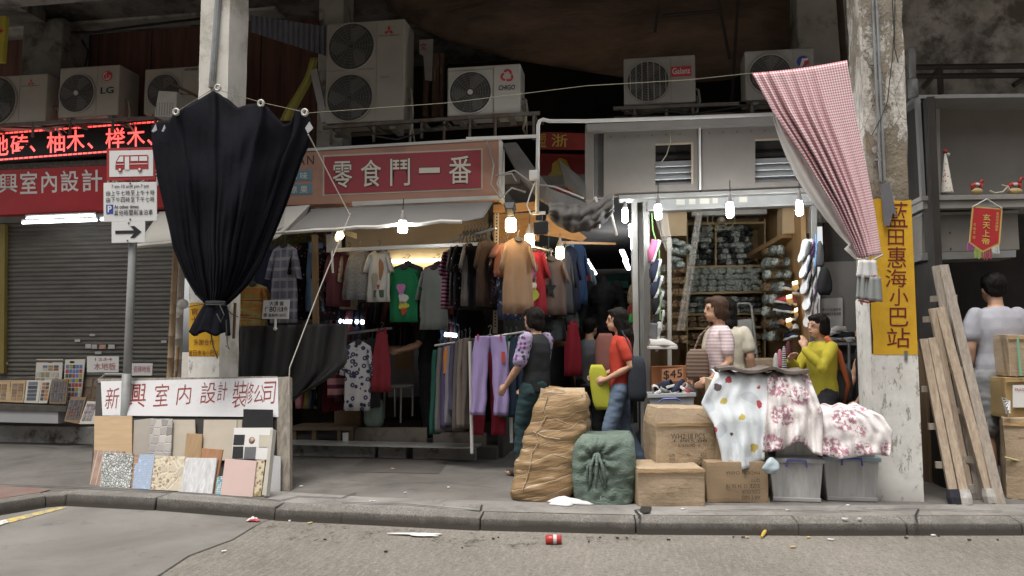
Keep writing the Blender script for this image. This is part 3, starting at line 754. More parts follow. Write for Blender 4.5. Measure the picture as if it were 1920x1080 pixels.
def logo_round(t, q, W, H):
    o = q(.825, .72); m = MB(LBLU).lathe(o, [(.055, 0), (.055, .003)], 24, (0, -1, 0))
    m.use(mat('logo_white', (.6, .58, .55), .5)).poly([o + Vector(p) for p in ((-.03, -.005, -.055), (.0, -.005, -.05), (.02, -.005, .005), (.055, -.005, .01), (.05, -.005, .03), (-.005, -.005, .03))])
    m.use(LRED).poly([o + Vector(p) for p in ((.006, -.006, -.05), (.055, -.006, -.03), (.06, -.006, .004), (.022, -.006, .0))])
    m.build('logo', t)
def logo_word(w_, u0, u1, v0, v1):
    def f(t, q, W, H): MB(INK).text(w_, [q(u0, v1), q(u1, v1), q(u1, v0), q(u0, v0)], .01, .001).build('lettering', t)
    return f
ac('cream air conditioner cut off by the picture edge, with a red three-diamond logo', -60, 147, 85, 227, 7.6, [(.36, .48, .27)], lambda t, q, W, H: diamonds(t, q, .80, .82, .045, W, H, 'MITSUBISHI'))
ac('cream air conditioner with a round red logo above black letters and a pale fan hub', 113, 128, 221, 215, 7.6, [(.31, .47, .29)], logo_lg, (.45, .43, .4), dep=.36)
ac('cream air conditioner half hidden behind the pale pillar, beside a ribbed grey box', 272, 130, 385, 208, 7.7, [(.32, .48, .26)], logo_word('HYUNDAI', .65, .9, .9, .96))
def twin(t, q, W, H):
    diamonds(t, q, .80, .885, .06, W, H, 'MITSUBISHI', .13)
    m = MB(mat('ac_seam', (.24, .23, .2), .7)); m.slab([q(.70, .42), q(.82, .42), q(.82, .44), q(.70, .44)], .01)
    m.slab([q(.01, .515), q(.62, .515), q(.62, .525), q(.01, .525)], .004); m.build('grab_handle', t)
ac('tall cream air conditioner with two stacked fans and a red three-diamond logo', 613, 45, 757, 225, 7.6, [(.325, .755, .29), (.315, .245, .29)], twin, dep=.36)
ac('white air conditioner with a red swirl logo and a dark square grille', 839, 127, 976, 211, 7.55, [(.32, .46, .285)], logo_chigo, (.5, .48, .45), m=mat('ac_white_casing', (.42, .405, .37), .5, .1, 2.5, .05), square=True)
ac('small air conditioner with a red name plate and upright guard wires', 1169, 110, 1305, 191, 7.6, [(.34, .48, .29)], logo_galanz, m=mat('ac_grey_casing', (.27, .255, .23), .6, .2, 2.5, .06), square=True, bars=7)
ac('grey-white air conditioner with a round blue and red logo behind the gingham curtain', 1396, 96, 1530, 182, 7.55, [(.36, .5, .30)], logo_round, (.4, .39, .4), m=mat('ac_grey_casing', (.27, .255, .23)))
# racks that carry them
def rack(label, x0, x1, yt0, yt1, Y, posts, drop=40):
    t = thing('steel_rack', label, 'rack'); m = MB(mat('grimy_angle_iron', (.13, .12, .105), .7, .4, 6, .2, dirt=(.09, .05, .03), dth=.55))
    for dy in (0, .33): 
        a, b = P(x0, yt0, Y), P(x1, yt1, Y); m.hexa([a + Vector((0, dy, -.035)), b + Vector((0, dy, -.035)), b + Vector((0, dy, 0)), a + Vector((0, dy, 0)), a + Vector((0, dy + .035, -.035)), b + Vector((0, dy + .035, -.035)), b + Vector((0, dy + .035, 0)), a + Vector((0, dy + .035, 0))])
    m.build('rail', t)
    for x in posts:
        y = lerp(yt0, yt1, (x - x0) / (x1 - x0)); a = P(x, y, Y); b = P(x, y + drop, Y); MB(mat('grimy_angle_iron', (.13, .12, .105))).box((a.x, Y + .17, a.z - .02), (.03, .36, .03)).tube([(a.x, Y + .02, a.z - .02), (a.x, Y + .02, b.z)], .016, 6).build('post', t)
    return t
rack('rusty steel rail carrying the three left air conditioners over the led display', -60, 395, 234, 212, 7.6, (-30, 60, 130, 210, 290, 360), 28)
rack('sagging steel rack under the tall twin-fan air conditioner', 605, 800, 236, 222, 7.6, (620, 700, 790), 36)
rack('steel rail under the air conditioner with the red swirl logo', 800, 1012, 222, 208, 7.52, (832, 880, 928, 1000), 52)
rack('dark steel rail under the small air conditioner with guard wires', 1150, 1400, 200, 190, 7.6, (1190, 1250, 1300), 30)
rack('dark steel rail under the air conditioner behind the gingham curtain', 1386, 1570, 190, 184, 7.6, (1410, 1480, 1560), 30)
t = thing('metal_box', 'ribbed grey metal box hanging in front of the half hidden air conditioner', 'metal box')
MB(mat('ribbed_grey', (.36, .34, .3), .6)).slab([P(297, 170, 7.2), P(332, 172, 7.2), P(330, 220, 7.2), P(289, 218, 7.2)], .16).build('casing', t, bev=.006)
m = MB(mat('ribbed_dark', (.22, .21, .19), .6))
for k in range(7): m.slab([P(293 + k * 5, 192, 7.197), P(294.5 + k * 5, 192, 7.197), P(293.5 + k * 5, 216, 7.197), P(292 + k * 5, 216, 7.197)], .003)
m.build('rib', t)
MB(mat('rusty_steel', (.10, .055, .035))).tube([P(330, 175, 7.25), P(366, 178, 7.3), P(312, 152, 7.3), P(372, 182, 7.4)], .014, 6).build('bracket', t)
# tarpaulin, corrugated sheet, loose boards in the loft
def hang(name, lab, cat, top, bot, Y, m, nu=30, nv=14, amp=.05, fr=9, kind=None, sag=0, sm_=True):
    def fn(u, v):
        (xa, ya), (xb, yb) = (pw(u, top), pw(u, [(k, 0) for k, _ in top])) if 0 else (top(u), bot(u))
        x, y = lerp(xa, xb, v), lerp(ya, yb, v)
        return P(x, y, Y + amp * math.sin(u * fr * 6.28 + v * 2.2) * (.3 + .7 * v) + amp * .5 * math.sin(u * 31 + v * 6) + sag * math.sin(v * 3.14))
    o = MB(m).grid(fn, nu, nv).build(name, smooth=sm_, solid=.008); return tag(o, lab, cat)
n = NT('brown_tarpaulin'); k = n.noise(n.map(n.obj, (.5, 1, 2.2)), 1.6, 7, .7)
TARP = n.fin(n.mix(n.ramp(k, .35, .68), (.20, .13, .09), (.075, .056, .045)), .85, 0, n.noise(n.map(n.obj, (.6, 1, 3)), 3, 6), .6, .06)
hang('tarpaulin', 'large brown tarpaulin sagging from the ceiling behind the air conditioners', 'tarpaulin',
     lambda u: (lerp(700, 1530, u), -60), lambda u: (lerp(730, 1510, u), pw(u, [(0, 20), (.12, 70), (.3, 112), (.5, 138), (.68, 158), (.82, 150), (.92, 110), (1, 70)])), 8.9, TARP, 40, 16, .10, 2.2, sag=-.35)
t = tag(MB(mat('blue_grey_sheet', (.17, .175, .21), .7, .3)).grid(lambda u, v: P(lerp(470, 612, u), lerp(lerp(28, 50, u), lerp(60, 105, u), v), 7.9 + .015 * math.sin(u * 90)), 60, 4).build('corrugated_sheet', solid=.006), 'blue-grey corrugated sheet slanting between the pale pillar and the tall air conditioner', 'roof sheet')
tag(MB(cloth((.34, .31, .08), 'yellow_cloth')).grid(lambda u, v: P(lerp(lerp(583, 596, u), lerp(530, 552, u), v) + 5 * math.sin(v * 5), lerp(108, 226, v), 7.75 + .02 * math.sin(u * 9)), 6, 10).build('yellow_cloth', smooth=True, solid=.01), 'dull yellow cloth strip hanging diagonally beside the tall air conditioner', 'cloth')
tag(MB(mat('grey_board', (.33, .32, .31), .8)).slab([P(581, 132, 7.7), P(594, 128, 7.7), P(615, 226, 7.6), P(603, 230, 7.6)], .03).build('loose_board'), 'pale loose board leaning on the tall twin-fan air conditioner', 'board')
t = thing('rusty_frame', 'rust stained upright planks and a torn white notice, between two air conditioners', 'frame')
RUST = mat('rust_streaked', (.11, .065, .045), .85, .5, 4, .3, 40, dirt=(.20, .15, .12), dsc=5, dth=.6, stretch=(3, 3, .6))
m = MB(RUST)
for x, w_ in ((795, 9), (812, 12), (826, 6)): m.slab([P(x, 100, 8.0), P(x + w_, 100, 8.0), P(x + w_ - 2, 218, 8.0), P(x - 3, 218, 8.0)], .05)
m.build('plank', t)
nt = MB(mat('notice_paper_grey', (.28, .26, .24), .8)).slab([P(786, 75, 7.98), P(812, 73, 7.98), P(810, 152, 7.98), P(797, 150, 7.98), P(794, 105, 7.98), P(786, 100, 7.98)], .006).build('torn_notice', t)
MB(mat('red_ink', (.25, .02, .02), .7)).text('文', [P(788, 81, 7.975), P(800, 80, 7.975), P(800, 94, 7.975), P(788, 95, 7.975)], .01).build('lettering', nt)
m = MB(mat('dark_scaffold', (.05, .042, .035), .8))
for x0, y0, x1, y1 in ((1385, -20, 1372, 190), (1345, -10, 1368, 110), (1240, 30, 1350, 20), (1235, 10, 1228, 60)): m.tube([P(x0, y0, 8.3), P(x1, y1, 8.3)], .018, 6)
tag(m.build('ceiling_pipe'), 'thin dark pipes running down from the ceiling in front of the tarpaulin', 'pipe')
# ================================================================== PINK FASCIA WITH AWNINGS
Yf = 7.2
PINK = mat('pink_brown_sign', (.28, .15, .105), .6, .12, 2, .06, dirt=(.19, .105, .08), dsc=2, dth=.62)
fs = thing('shop_fascia', 'pink-brown shop sign with a red panel of large cream characters and two blue plates', 'sign')
MB(PINK).slab([P(440, 291, Yf), P(935, 262, Yf), P(935, 373, Yf), P(440, 388, Yf)], .18).build('sign_board', fs, bev=.004)
m = MB(mat('cream_paint', (.36, .32, .26), .6)).slab([P(605, 291, Yf - .003), P(905, 278, Yf - .003), P(905, 355, Yf - .003), P(605, 367, Yf - .003)], .004); m.build('panel_border', fs)
pnl = MB(mat('dark_red_panel', (.21, .030, .038), .55, .12)).slab([P(608, 294, Yf - .007), P(902, 281, Yf - .007), P(902, 352, Yf - .007), P(608, 364, Yf - .007)], .004).build('name_panel', fs)
for bd, mm, lf, nm in ((.026, 'ink_brown', .003, 'letter_shadow'), (.006, 'cream_letters', .006, 'lettering')):
    tx = MB(mat('ink_brown', (.09, .02, .025), .6) if mm == 'ink_brown' else mat('cream_letters', (.44, .41, .35), .6, .05))
    for ch, x0, x1, y0, y1 in (('零', 624, 661, 303, 353), ('食', 677, 715, 300, 351), ('鬥', 732, 769, 298, 349), ('一', 786, 825, 315, 325), ('番', 842, 884, 293, 345)):
        g = 1.2 if bd > .02 else 0
        tx.text(ch, [P(x0 - g, y0 - g, Yf - .008), P(x1 + g, y0 - g - 1, Yf - .008), P(x1 + g, y1 + g - 1, Yf - .008), P(x0 - g, y1 + g, Yf - .008)], bd, lf)
    tx.build(nm, pnl)
tx = MB(INK)
for ch, x in (('B', 545), ('A', 559), ('N', 576)): tx.text(ch, [P(x, 294 - (x - 545) * .06, Yf), P(x + 13, 293 - (x - 545) * .06, Yf), P(x + 13, 310 - (x - 545) * .06, Yf), P(x, 311 - (x - 545) * .06, Yf)], .008)
tx.text('S', [P(530, 295, Yf), P(541, 294, Yf), P(541, 311, Yf), P(530, 312, Yf)], .008)
tx.build('lettering', fs)
BLUP = mat('blue_plate', (.09, .17, .22), .5, .1)
for s, y in (('風味', 321), ('涼果', 347)):
    pl = MB(BLUP).slab([P(520, y, Yf - .004), P(585, y - 3, Yf - .004), P(585, y + 17, Yf - .004), P(520, y + 20, Yf - .004)], .005).build('blue_plate', fs)
    tx = MB(mat('cream_letters', (.44, .41, .35)))
    for ch, x in zip(s, (543, 563)): tx.text(ch, [P(x, y + 2, Yf - .006), P(x + 14, y + 1.5, Yf - .006), P(x + 14, y + 15, Yf - .006), P(x, y + 15.5, Yf - .006)], .01)
    tx.build('lettering', pl)
MB(mat('aluminium_edge', (.5, .49, .47))).slab([P(440, 286, Yf - .01), P(935, 257, Yf - .01), P(935, 262, Yf - .01), P(440, 291, Yf - .01)], .16).build('top_trim', fs)
MB(mat('aluminium_edge', (.5, .49, .47))).slab([P(660, 378, Yf - .02), P(940, 366, Yf - .02), P(940, 373, Yf - .02), P(660, 386, Yf - .02)], .05).build('bottom_trim', fs)
MB(mat('pale_corner_post', (.42, .4, .37), .7)).slab([P(935, 262, Yf - .004), P(940, 262, Yf - .004), P(940, 376, Yf - .004), P(935, 376, Yf - .004)], .2).build('end_trim', fs)
GAWN = mat('grey_awning_fabric', (.12, .115, .11), .8, .15, 2, .1)
t = thing('grey_awning', 'shallow grey fabric awning below the pink sign', 'awning')
def awn(u, v):
    x = lerp(lerp(585, 925, u), lerp(512, 905, u), v); y = lerp(lerp(392, 378, u), lerp(437, 411, u) + 2.0 * math.sin(u * 30), v)
    if u > .85: y += (u - .85) * 30 * v * (1 - (u - .85) / .15)
    return P(x, y, lerp(7.18, 6.65, v) - .02 * math.sin(v * 3.1) + .006 * math.sin(u * 24) * v)
MB(GAWN).grid(awn, 48, 8).build('canopy', t, smooth=True, solid=.008)
MB(mat('cream_bar', (.52, .5, .46), .5)).tube([P(512 + k * 39.3, 437.5 - k * 2.6 + 2 * math.sin(k * 3), 6.64) for k in range(10)], .018, 8).build('front_bar', t)
t = thing('white_awning', 'white fold-out awning behind the black cloth, next to the grey awning', 'awning')
WAWN = mat('white_awning_fabric', (.27, .262, .24), .7, .1)
def wawn(u, v):
    x = lerp(lerp(300, 580, u), lerp(256, 512, u), v); y = lerp(lerp(398, 386, u), lerp(461, 438, u), v) + 14 * math.sin(v * 2.2) * (u > .9)
    return P(x, y, lerp(7.15, 6.5, v) - .05 * math.sin(v * 3.1))
MB(WAWN).grid(wawn, 24, 8).build('canopy', t, smooth=True, solid=.01)
MB(mat('cream_bar', (.52, .5, .46))).tube([P(256, 462, 6.49), P(512, 439, 6.49)], .02, 8).build('front_bar', t)
m = MB(WAWN).slab([P(536, 388, 7.0), P(581, 384, 7.1), P(572, 405, 7.0), P(552, 425, 6.8), P(530, 436, 6.6)], .02); m.build('side_wing', t)
# white trunking pipe with its junction box
t = thing('cable_pipe', 'white cable pipe with a square junction box, bent down beside the pink sign', 'pipe')
WPIPE = mat('white_pvc', (.50, .49, .47), .4, .08)
MB(WPIPE).slab([P(874, 257, 7.05), P(1008, 252, 7.05), P(1008, 257, 7.05), P(874, 263, 7.05)], .03).build('flat_trunking', t)
MB(WPIPE).tube([P(1007, 400, 7.0), P(1009, 235, 7.0), P(1012, 227, 7.0), P(1018, 224, 7.0), P(1030, 227, 7.0), P(1100, 227, 7.05), P(1280, 221, 7.1), P(1455, 214, 7.15)], .019, 8).build('pipe', t, smooth=True)
MB(WPIPE).box(P(1001, 329, 6.97), (.085, .07, .09)).build('junction_box', t, bev=.006)
MB(WPIPE).slab([P(998, 397, 6.99), P(1022, 396, 6.99), P(1022, 401, 6.99), P(998, 402, 6.99)], .04).build('foot_plate', t)
MB(WPIPE).tube([P(1003, 342, 6.96), P(993, 368, 6.94), P(988, 385, 6.94), P(996, 402, 6.95)], .007, 6).build('loop_cable', t)
# red banners and folded canvas over the passage
REDB = mat('red_banner', (.20, .022, .02), .75, .35, 3, .2)
YEL = mat('gold_paint', (.36, .26, .05), .7, .2)
t = thing('red_banner', 'narrow red banner with faded gold characters over the passage', 'banner')
MB(REDB).slab([P(1008, 247, 7.9), P(1100, 250, 7.9), P(1100, 281, 7.9), P(1008, 279, 7.9)], .02).build('panel', t)
MB(YEL).text('浙', [P(1034, 251, 7.89), P(1064, 252, 7.89), P(1064, 276, 7.89), P(1034, 275, 7.89)], .01).build('lettering', t)
m = MB(YEL); m.text('盟', [P(1010, 251, 7.89), P(1024, 251, 7.89), P(1024, 276, 7.89), P(1010, 276, 7.89)], 0); m.build('lettering', t)
t = thing('red_board', 'dark red board with a yellow blot, behind the white junction box', 'sign')
MB(REDB).slab([P(1012, 288, 8.1), P(1100, 290, 8.1), P(1100, 372, 8.1), P(1012, 350, 8.1)], .03).build('panel', t)
m = MB(YEL); m.poly([P(x, y, 8.09) for x, y in ((1022, 335), (1034, 322), (1036, 306), (1050, 296), (1062, 300), (1070, 318), (1060, 326), (1056, 340), (1042, 342), (1040, 328), (1030, 338))]); m.build('motif', t)
CANV = mat('grey_canvas', (.12, .113, .108), .85, .4, 3, .3, 25, .02)
t = thing('folded_awning', 'bundled grey canvas awning with bent arms, sagging over the passage', 'awning')
m = MB(CANV)
m.slab([P(940, 268, 7.3), P(968, 266, 7.3), P(1030, 352, 7.1), P(1120, 388, 7.0), P(1118, 402, 7.0), P(1060, 400, 7.0), P(1012, 372, 7.1), P(975, 332, 7.2)], .06)
m.build('folded_arm', t, bev=.01)
def cv(u, v):
    x = lerp(1030, 1150, u); y = lerp(pw(u, [(0, 380), (.5, 386), (1, 366)]), pw(u, [(0, 408), (.25, 432), (.5, 436), (.75, 428), (1, 398)]), v)
    return P(x, y + 2 * math.sin(u * 25 + v * 5), 6.95 - .12 * math.sin(v * 3.14) - .02 * math.sin(v * 16 + u * 6) - .02 * math.sin(u * 34))
MB(CANV).grid(cv, 40, 16).build('canvas_bundle', t, smooth=True, solid=.02)
m = MB(mat('grey_canvas_dark', (.09, .085, .08), .8)).slab([P(1048, 300, 7.5), P(1098, 340, 7.4), P(1098, 372, 7.3), P(1060, 345, 7.4)], .04); m.build('canopy', t)
m = MB(mat('cream_bar', (.52, .5, .46))); m.tube([P(1116, 370, 6.95), P(1128, 398, 6.9), P(1122, 428, 6.9)], .016, 6)
m.tube([P(1118, 405, 7.0), P(1142, 385, 7.0), P(1156, 440, 7.4)], .014, 6); m.build('arm', t)
# upper panels of the shoe shop
Yp = 7.4
PANL = mat('grey_upper_panel', (.14, .126, .11), .75, .2, 2.2, .12, dirt=(.14, .122, .105), dsc=2.5, dth=.56)
t = thing('upper_panel_wall', 'grey boarded panel with two cut-out louvred openings, above the shoe shop', 'wall')
hole = lambda x0, x1, y0, y1: (x0, x1, y0, y1)
def px_rect(m, x0, x1, y0, y1, Y, th, sl=-.04):
    f = lambda x, y: P(x, y + (x - 1310) * sl, Y); m.slab([f(x0, y0), f(x1, y0), f(x1, y1), f(x0, y1)], th)
m = MB(PANL)
for r_ in ((1132, 1229, 236, 362), (1299, 1312, 236, 362), (1229, 1299, 236, 268), (1229, 1299, 344, 362)): px_rect(m, *r_, Yp, .04)
m.build('board', t)
m = MB(PANL)
for r_ in ((1316, 1416, 236, 362), (1496, 1535, 236, 362), (1416, 1496, 236, 267), (1416, 1496, 347, 362)): px_rect(m, *r_, Yp, .04)
m.build('board', t)
LOUV = mat('pale_louvre', (.36, .37, .37), .6, .15)
for x0, x1, yt in ((1229, 1299, 300), (1416, 1496, 302)):
    m = MB(LOUV)
    for k in range(4):
        f = lambda x, y, Y: P(x, y + (x - 1310) * -.04, Y); y = yt + k * 12
        m.hexa([f(x0, y + 9, Yp + .05), f(x1, y + 9, Yp + .05), f(x1, y, Yp + .10), f(x0, y, Yp + .10), f(x0, y + 11, Yp + .06), f(x1, y + 11, Yp + .06), f(x1, y + 2, Yp + .12), f(x0, y + 2, Yp + .12)])
    m.build('louvre', t)
m = MB(mat('opening_dark', (.02, .018, .016), .9)); px_rect(m, 1100, 1540, 236, 362, Yp + .22, .03); m.build('backing', t)
m = MB(mat('torn_board_edge', (.30, .24, .17), .9))
for r_ in ((1229, 1299, 266, 269), (1416, 1496, 265, 268), (1296, 1300, 268, 344)): px_rect(m, *r_, Yp - .003, .01)
m.build('raw_edge', t)
m = MB(PANL); px_rect(m, 1097, 1113, 226, 366, Yp - .02, .2); m.use(mat('grey_recess', (.13, .125, .12), .8)); px_rect(m, 1113, 1132, 236, 364, Yp + .06, .05); m.build('end_board', t)
m = MB(mat('aluminium_grey', (.22, .21, .195), .45, .15, 4, .05, metal=.3))
px_rect(m, 1100, 1540, 224, 236, Yp - .10, .14); m.build('top_ledge', t)
m = MB(mat('screw_heads', (.06, .06, .06), .6))
for x in list(range(1145, 1290, 26)) + list(range(1330, 1480, 26)):
    m.lathe(P(x, 250 + (x - 1310) * -.04, Yp - .002), [(.008, 0), (.006, .004)], 8, (0, -1, 0))
m.build('screw', t)
MB(WPIPE).tube([P(1312, 240, Yp - .02), P(1313, 356, Yp - .02)], .012, 6).build('cover_strip', t)
# aluminium frame of the shoe shop
ALU = mat('aluminium_frame', (.24, .235, .22), .4, .2, 5, .08, metal=.45, dirt=(.22, .21, .2), dth=.62)
t = thing('shop_front_frame', 'aluminium shop front frame with stickers along its header', 'frame')
m = MB(ALU); px_rect(m, 1160, 1525, 360, 368, 7.35, .2); m.build('header', t, bev=.004)
m = MB(mat('grey_header', (.22, .22, .21), .6)); px_rect(m, 1214, 1525, 368, 388, 7.45, .12); hd = m.build('header_panel', t)
m = MB(ALU); px_rect(m, 1214, 1525, 388, 392, 7.42, .14); m.build('lower_rail', t)
m = MB(mat('faded_sticker', (.4, .38, .32), .7))
for x, w_ in ((1268, 16), (1292, 12), (1312, 18), (1336, 10), (1386, 15)): m.slab([P(x, 372 - (x - 1310) * .04, 7.446), P(x + w_, 372 - (x - 1310) * .04, 7.446), P(x + w_, 382 - (x - 1310) * .04, 7.446), P(x, 382 - (x - 1310) * .04, 7.446)], .002)
m.build('sticker', hd)
for x, wd in ((1206, 12), (1521, 11)):
    m = MB(ALU); m.slab([P(x, 372, 7.5), P(x + wd, 372, 7.5), P(x + wd + 3, 850, 7.5), P(x + 3, 850, 7.5)], .09); m.build('post', t, bev=.004)
m = MB(mat('pale_inner_post', (.42, .40, .36), .6)); m.slab([P(1251, 445, 7.9), P(1259, 445, 7.9), P(1260, 780, 7.9), P(1252, 780, 7.9)], .05); m.build('inner_post', t, bev=.004)
t = thing('plastic_sheet', 'clear rolled plastic curtain hanging at a slant inside the shoe shop', 'plastic curtain')
n = NT('clear_plastic'); n.b.inputs['Transmission Weight'].default_value = .0
PLAS = n.fin((.55, .52, .46), .25, 0, n.noise(n.map(n.obj, (8, 8, .5)), 5), .5, .02, .6, .35)
MB(PLAS).grid(lambda u, v: P(lerp(lerp(1306, 1318, u), lerp(1268, 1285, u), v), lerp(395, 620, v), 7.8 + .03 * math.sin(u * 14)), 14, 16).build('sheet', t, smooth=True)
MB(PLAS).grid(lambda u, v: P(lerp(lerp(1222, 1250, u), lerp(1248, 1262, u), v), lerp(392, 470, v), 7.62 + .02 * math.sin(u * 12)), 10, 8).build('sheet', t, smooth=True)

def cable(lab, pts, r, m=None): tag(MB(m or mat('black_wire', (.02, .02, .02))).tube([P(*p) for p in pts], r, 6).build('cable', smooth=True), lab, 'cable')
cable('black cable sagging across the top edge of the led display', [(-40, 236, 7.7), (60, 240, 7.7), (150, 231, 7.7), (230, 232, 7.7), (330, 214, 7.7)], .011)
cable('black cable drooping from the tall air conditioner rack onto the pink sign', [(690, 236, 7.5), (705, 256, 7.4), (745, 262, 7.35), (790, 248, 7.4), (840, 232, 7.5)], .010)
cable('grey cable looped down the right end of the pink sign', [(912, 262, 7.17), (926, 310, 7.16), (920, 345, 7.1), (938, 372, 7.1), (960, 352, 7.1), (985, 360, 7.2)], .009, mat('grey_cable', (.25, .24, .23), .6))
cable('grey cable bundle crossing the folded canvas awning', [(930, 330, 7.1), (965, 320, 7.05), (1000, 345, 7.0), (1040, 350, 7.2), (1095, 372, 7.2)], .010, mat('grey_cable', (.25, .24, .23)))
cable('thin pale wire hanging over the left louvred opening', [(1258, 245, 7.36), (1257, 266, 7.36), (1250, 290, 7.36), (1240, 304, 7.36)], .005, mat('pale_wire', (.30, .28, .2), .6))
cable('black cable drooping below the rack of the small air conditioner', [(1160, 205, 7.5), (1195, 218, 7.5), (1240, 208, 7.5), (1300, 214, 7.5), (1392, 200, 7.5)], .009)
cable('dark cable running along the wall beam at the upper left', [(80, 62, 8.5), (180, 60, 8.5), (250, 50, 8.5), (384, 34, 8.5)], .016)
cable('dark hose hanging down the maroon boarding above the left air conditioner', [(150, 70, 8.7), (165, 95, 8.7), (160, 125, 8.7)], .012)
t = thing('yellow_sign', 'narrow yellow sign with a red mark, cut by the upper left picture edge', 'sign')
MB(mat('yellow_sign_face', (.42, .35, .05), .6)).slab([P(-40, 28, 7.3), P(11, 30, 7.3), P(5, 116, 7.3), P(-40, 116, 7.3)], .05).build('panel', t); MB(LRED).slab([P(-8, 50, 7.296), P(7, 58, 7.296), P(-8, 66, 7.296)], .003).build('mark', t)
# ================================================================== STREET SIGN
from mathutils import noise as mn
Ysg = 6.15
WSIGN = mat('sign_white', (.62, .62, .62), .45, .06, 3, .03)
SRED = mat('sign_red', (.30, .03, .03), .45, .06, 3, .03)
SBLK = mat('sign_black', (.02, .02, .022), .5)
SBLU = mat('sign_blue', (.03, .07, .33), .45, .05)
t = thing('street_sign', 'grey pole with a red and white minibus plate, parking times plate and arrow plate', 'street sign')
a = G(241, 700); base = Vector((P(238, 700, 6.22).x, 6.22, PAVE))
m = MB(mat('grey_pole_paint', (.24, .25, .245), .5, .2, 5, .1, dirt=(.16, .15, .14), dth=.62)); m.tube([base, (base.x + .012, 6.22, P(243, 300, 6.22).z)], .036, 14)
m.tube([base, base + Vector((0, 0, .95))], .041, 14); m.build('pole', t, smooth=True)
def sq(m, x0, y0, x1, y1, Y, th=.004, sl=-.02):
    f = lambda x, y: P(x, y + (x - 240) * sl, Y); m.slab([f(x0, y0), f(x1, y0), f(x1, y1), f(x0, y1)], th); return m
def sqt(m, s, x0, y0, x1, y1, Y, b=0, sl=-.02):
    f = lambda x, y: P(x, y + (x - 240) * sl, Y); m.text(s, [f(x0, y0), f(x1, y0), f(x1, y1), f(x0, y1)], b, .001)
m = sq(MB(SRED), 200, 277, 291, 338, Ysg, .006); pl = m.build('minibus_plate', t, bev=.002)
sq(MB(WSIGN), 205, 282, 287, 331, Ysg - .004).build('white_panel', pl)
m = MB(SRED); f = lambda x, y: P(x, y - (x - 240) * .02, Ysg - .007)
m.slab([f(216, 317), f(217, 303), f(224, 291), f(276, 291), f(278, 294), f(278, 317)], .002)
m.use(WSIGN)
g = lambda pts: m.slab([P(x, y - (x - 240) * .02, Ysg - .010) for x, y in pts], .002)
g([(219, 303), (225, 293), (231, 293), (231, 303)]); g([(234, 293.5), (242, 293.5), (242, 318), (234, 318)]); g([(245, 293.5), (259, 293.5), (259, 302), (245, 302)]); g([(261, 293.5), (276, 293.5), (276, 302), (261, 302)])
g([(243, 307), (277, 307), (277, 308.3), (243, 308.3)]); g([(217.5, 307), (233, 307), (233, 308.3), (217.5, 308.3)])
for cx in (225, 262):
    o = P(cx, 318 - (cx - 240) * .02, Ysg - .011); m.use(SRED).lathe(o, [(.022, 0), (.022, .002)], 18, (0, -1, 0)); m.use(WSIGN).lathe(o + Vector((0, -.003, 0)), [(.012, 0), (.012, .002)], 14, (0, -1, 0))
m.build('bus_symbol', pl)
m = sq(MB(WSIGN), 194, 342, 294, 415, Ysg, .006); pl = m.build('times_plate', t, bev=.002)
m = MB(SBLK); Yt = Ysg - .004
sqt(m, '7 am-10 am4 pm-7 pm', 209, 346, 279, 354, Yt, .012)
for s, y in (('由上午七時至上午十時', 357), ('由下午四時至下午七時', 369.5)):
    for k, ch in enumerate(s): sqt(m, ch, 199 + k * 9.2, y + (2 if ch in '上下' and 0 else 0), 206.6 + k * 9.2, y + 9.5, Yt, .006)
sqt(m, 'At other times', 214, 384, 260, 391, Yt, .02)
for k, ch in enumerate('其他時間則准泊車'): sqt(m, ch, 214 + k * 9.2, 393.5, 221.8 + k * 9.2, 404, Yt, .008)
m.build('lettering', pl)
m = sq(MB(SBLU), 199, 383, 212, 400, Yt, .002); pk = m.build('parking_symbol', pl)
m = MB(WSIGN); sqt(m, 'P', 202, 385, 209.5, 397.5, Yt - .003, .03); m.build('lettering', pk)
m = sq(MB(WSIGN), 209, 415, 272, 455, Ysg, .006); pl = m.build('arrow_plate', t, bev=.002)
m = MB(SBLK); f = lambda x, y: P(x, y - (x - 240) * .02, Ysg - .004)
m.slab([f(x, y) for x, y in ((216, 432), (251, 432), (244, 424), (252, 424), (265, 435), (252, 446), (244, 446), (251, 438), (216, 438))], .002); m.build('arrow', pl)
m = MB(mat('bolt', (.12, .12, .12), .4))
for x, y in ((243, 279), (243, 335), (244, 344), (244, 411), (241, 418), (239, 451)): m.lathe(P(x, y, Ysg - .003), [(.009, 0), (.006, .006)], 8, (0, -1, 0))
m.build('bolt', t)
# ================================================================== BLACK BUNDLED CLOTH
n = NT('black_satin'); BLK = n.fin(n.mix(n.ramp(n.noise(n.obj, 2.5, 6), .35, .68), (.004, .0045, .007), (.008, .0085, .013)), .85, 0, n.noise(n.obj, 14, 5), .3, .02, .10)
t = thing('black_cloth', 'black cloth with eyelets, gathered at the foot and hung across the left pillar', 'cloth')
top = [(0, (285, 236)), (.06, (300, 226)), (.13, (318, 226)), (.17, (331, 208)), (.28, (368, 190)), (.40, (400, 171)), (.45, (415, 178)), (.52, (436, 197)), (.56, (448, 202)), (.62, (466, 196)), (.70, (490, 193)), (.76, (508, 212)), (.82, (530, 234)), (.87, (545, 230)), (.92, (554, 205)), (.97, (570, 203)), (1, (580, 226))]
px1 = lambda u: (pw(u, [(k, p[0]) for k, p in top]), pw(u, [(k, p[1]) for k, p in top]))
lft = [(0, 285), (.12, 287), (.3, 296), (.5, 311), (.7, 326), (.85, 347), (.95, 367), (1, 384)]
rgt = [(0, 580), (.1, 574), (.25, 557), (.45, 533), (.62, 510), (.78, 488), (.9, 460), (.96, 440), (1, 424)]
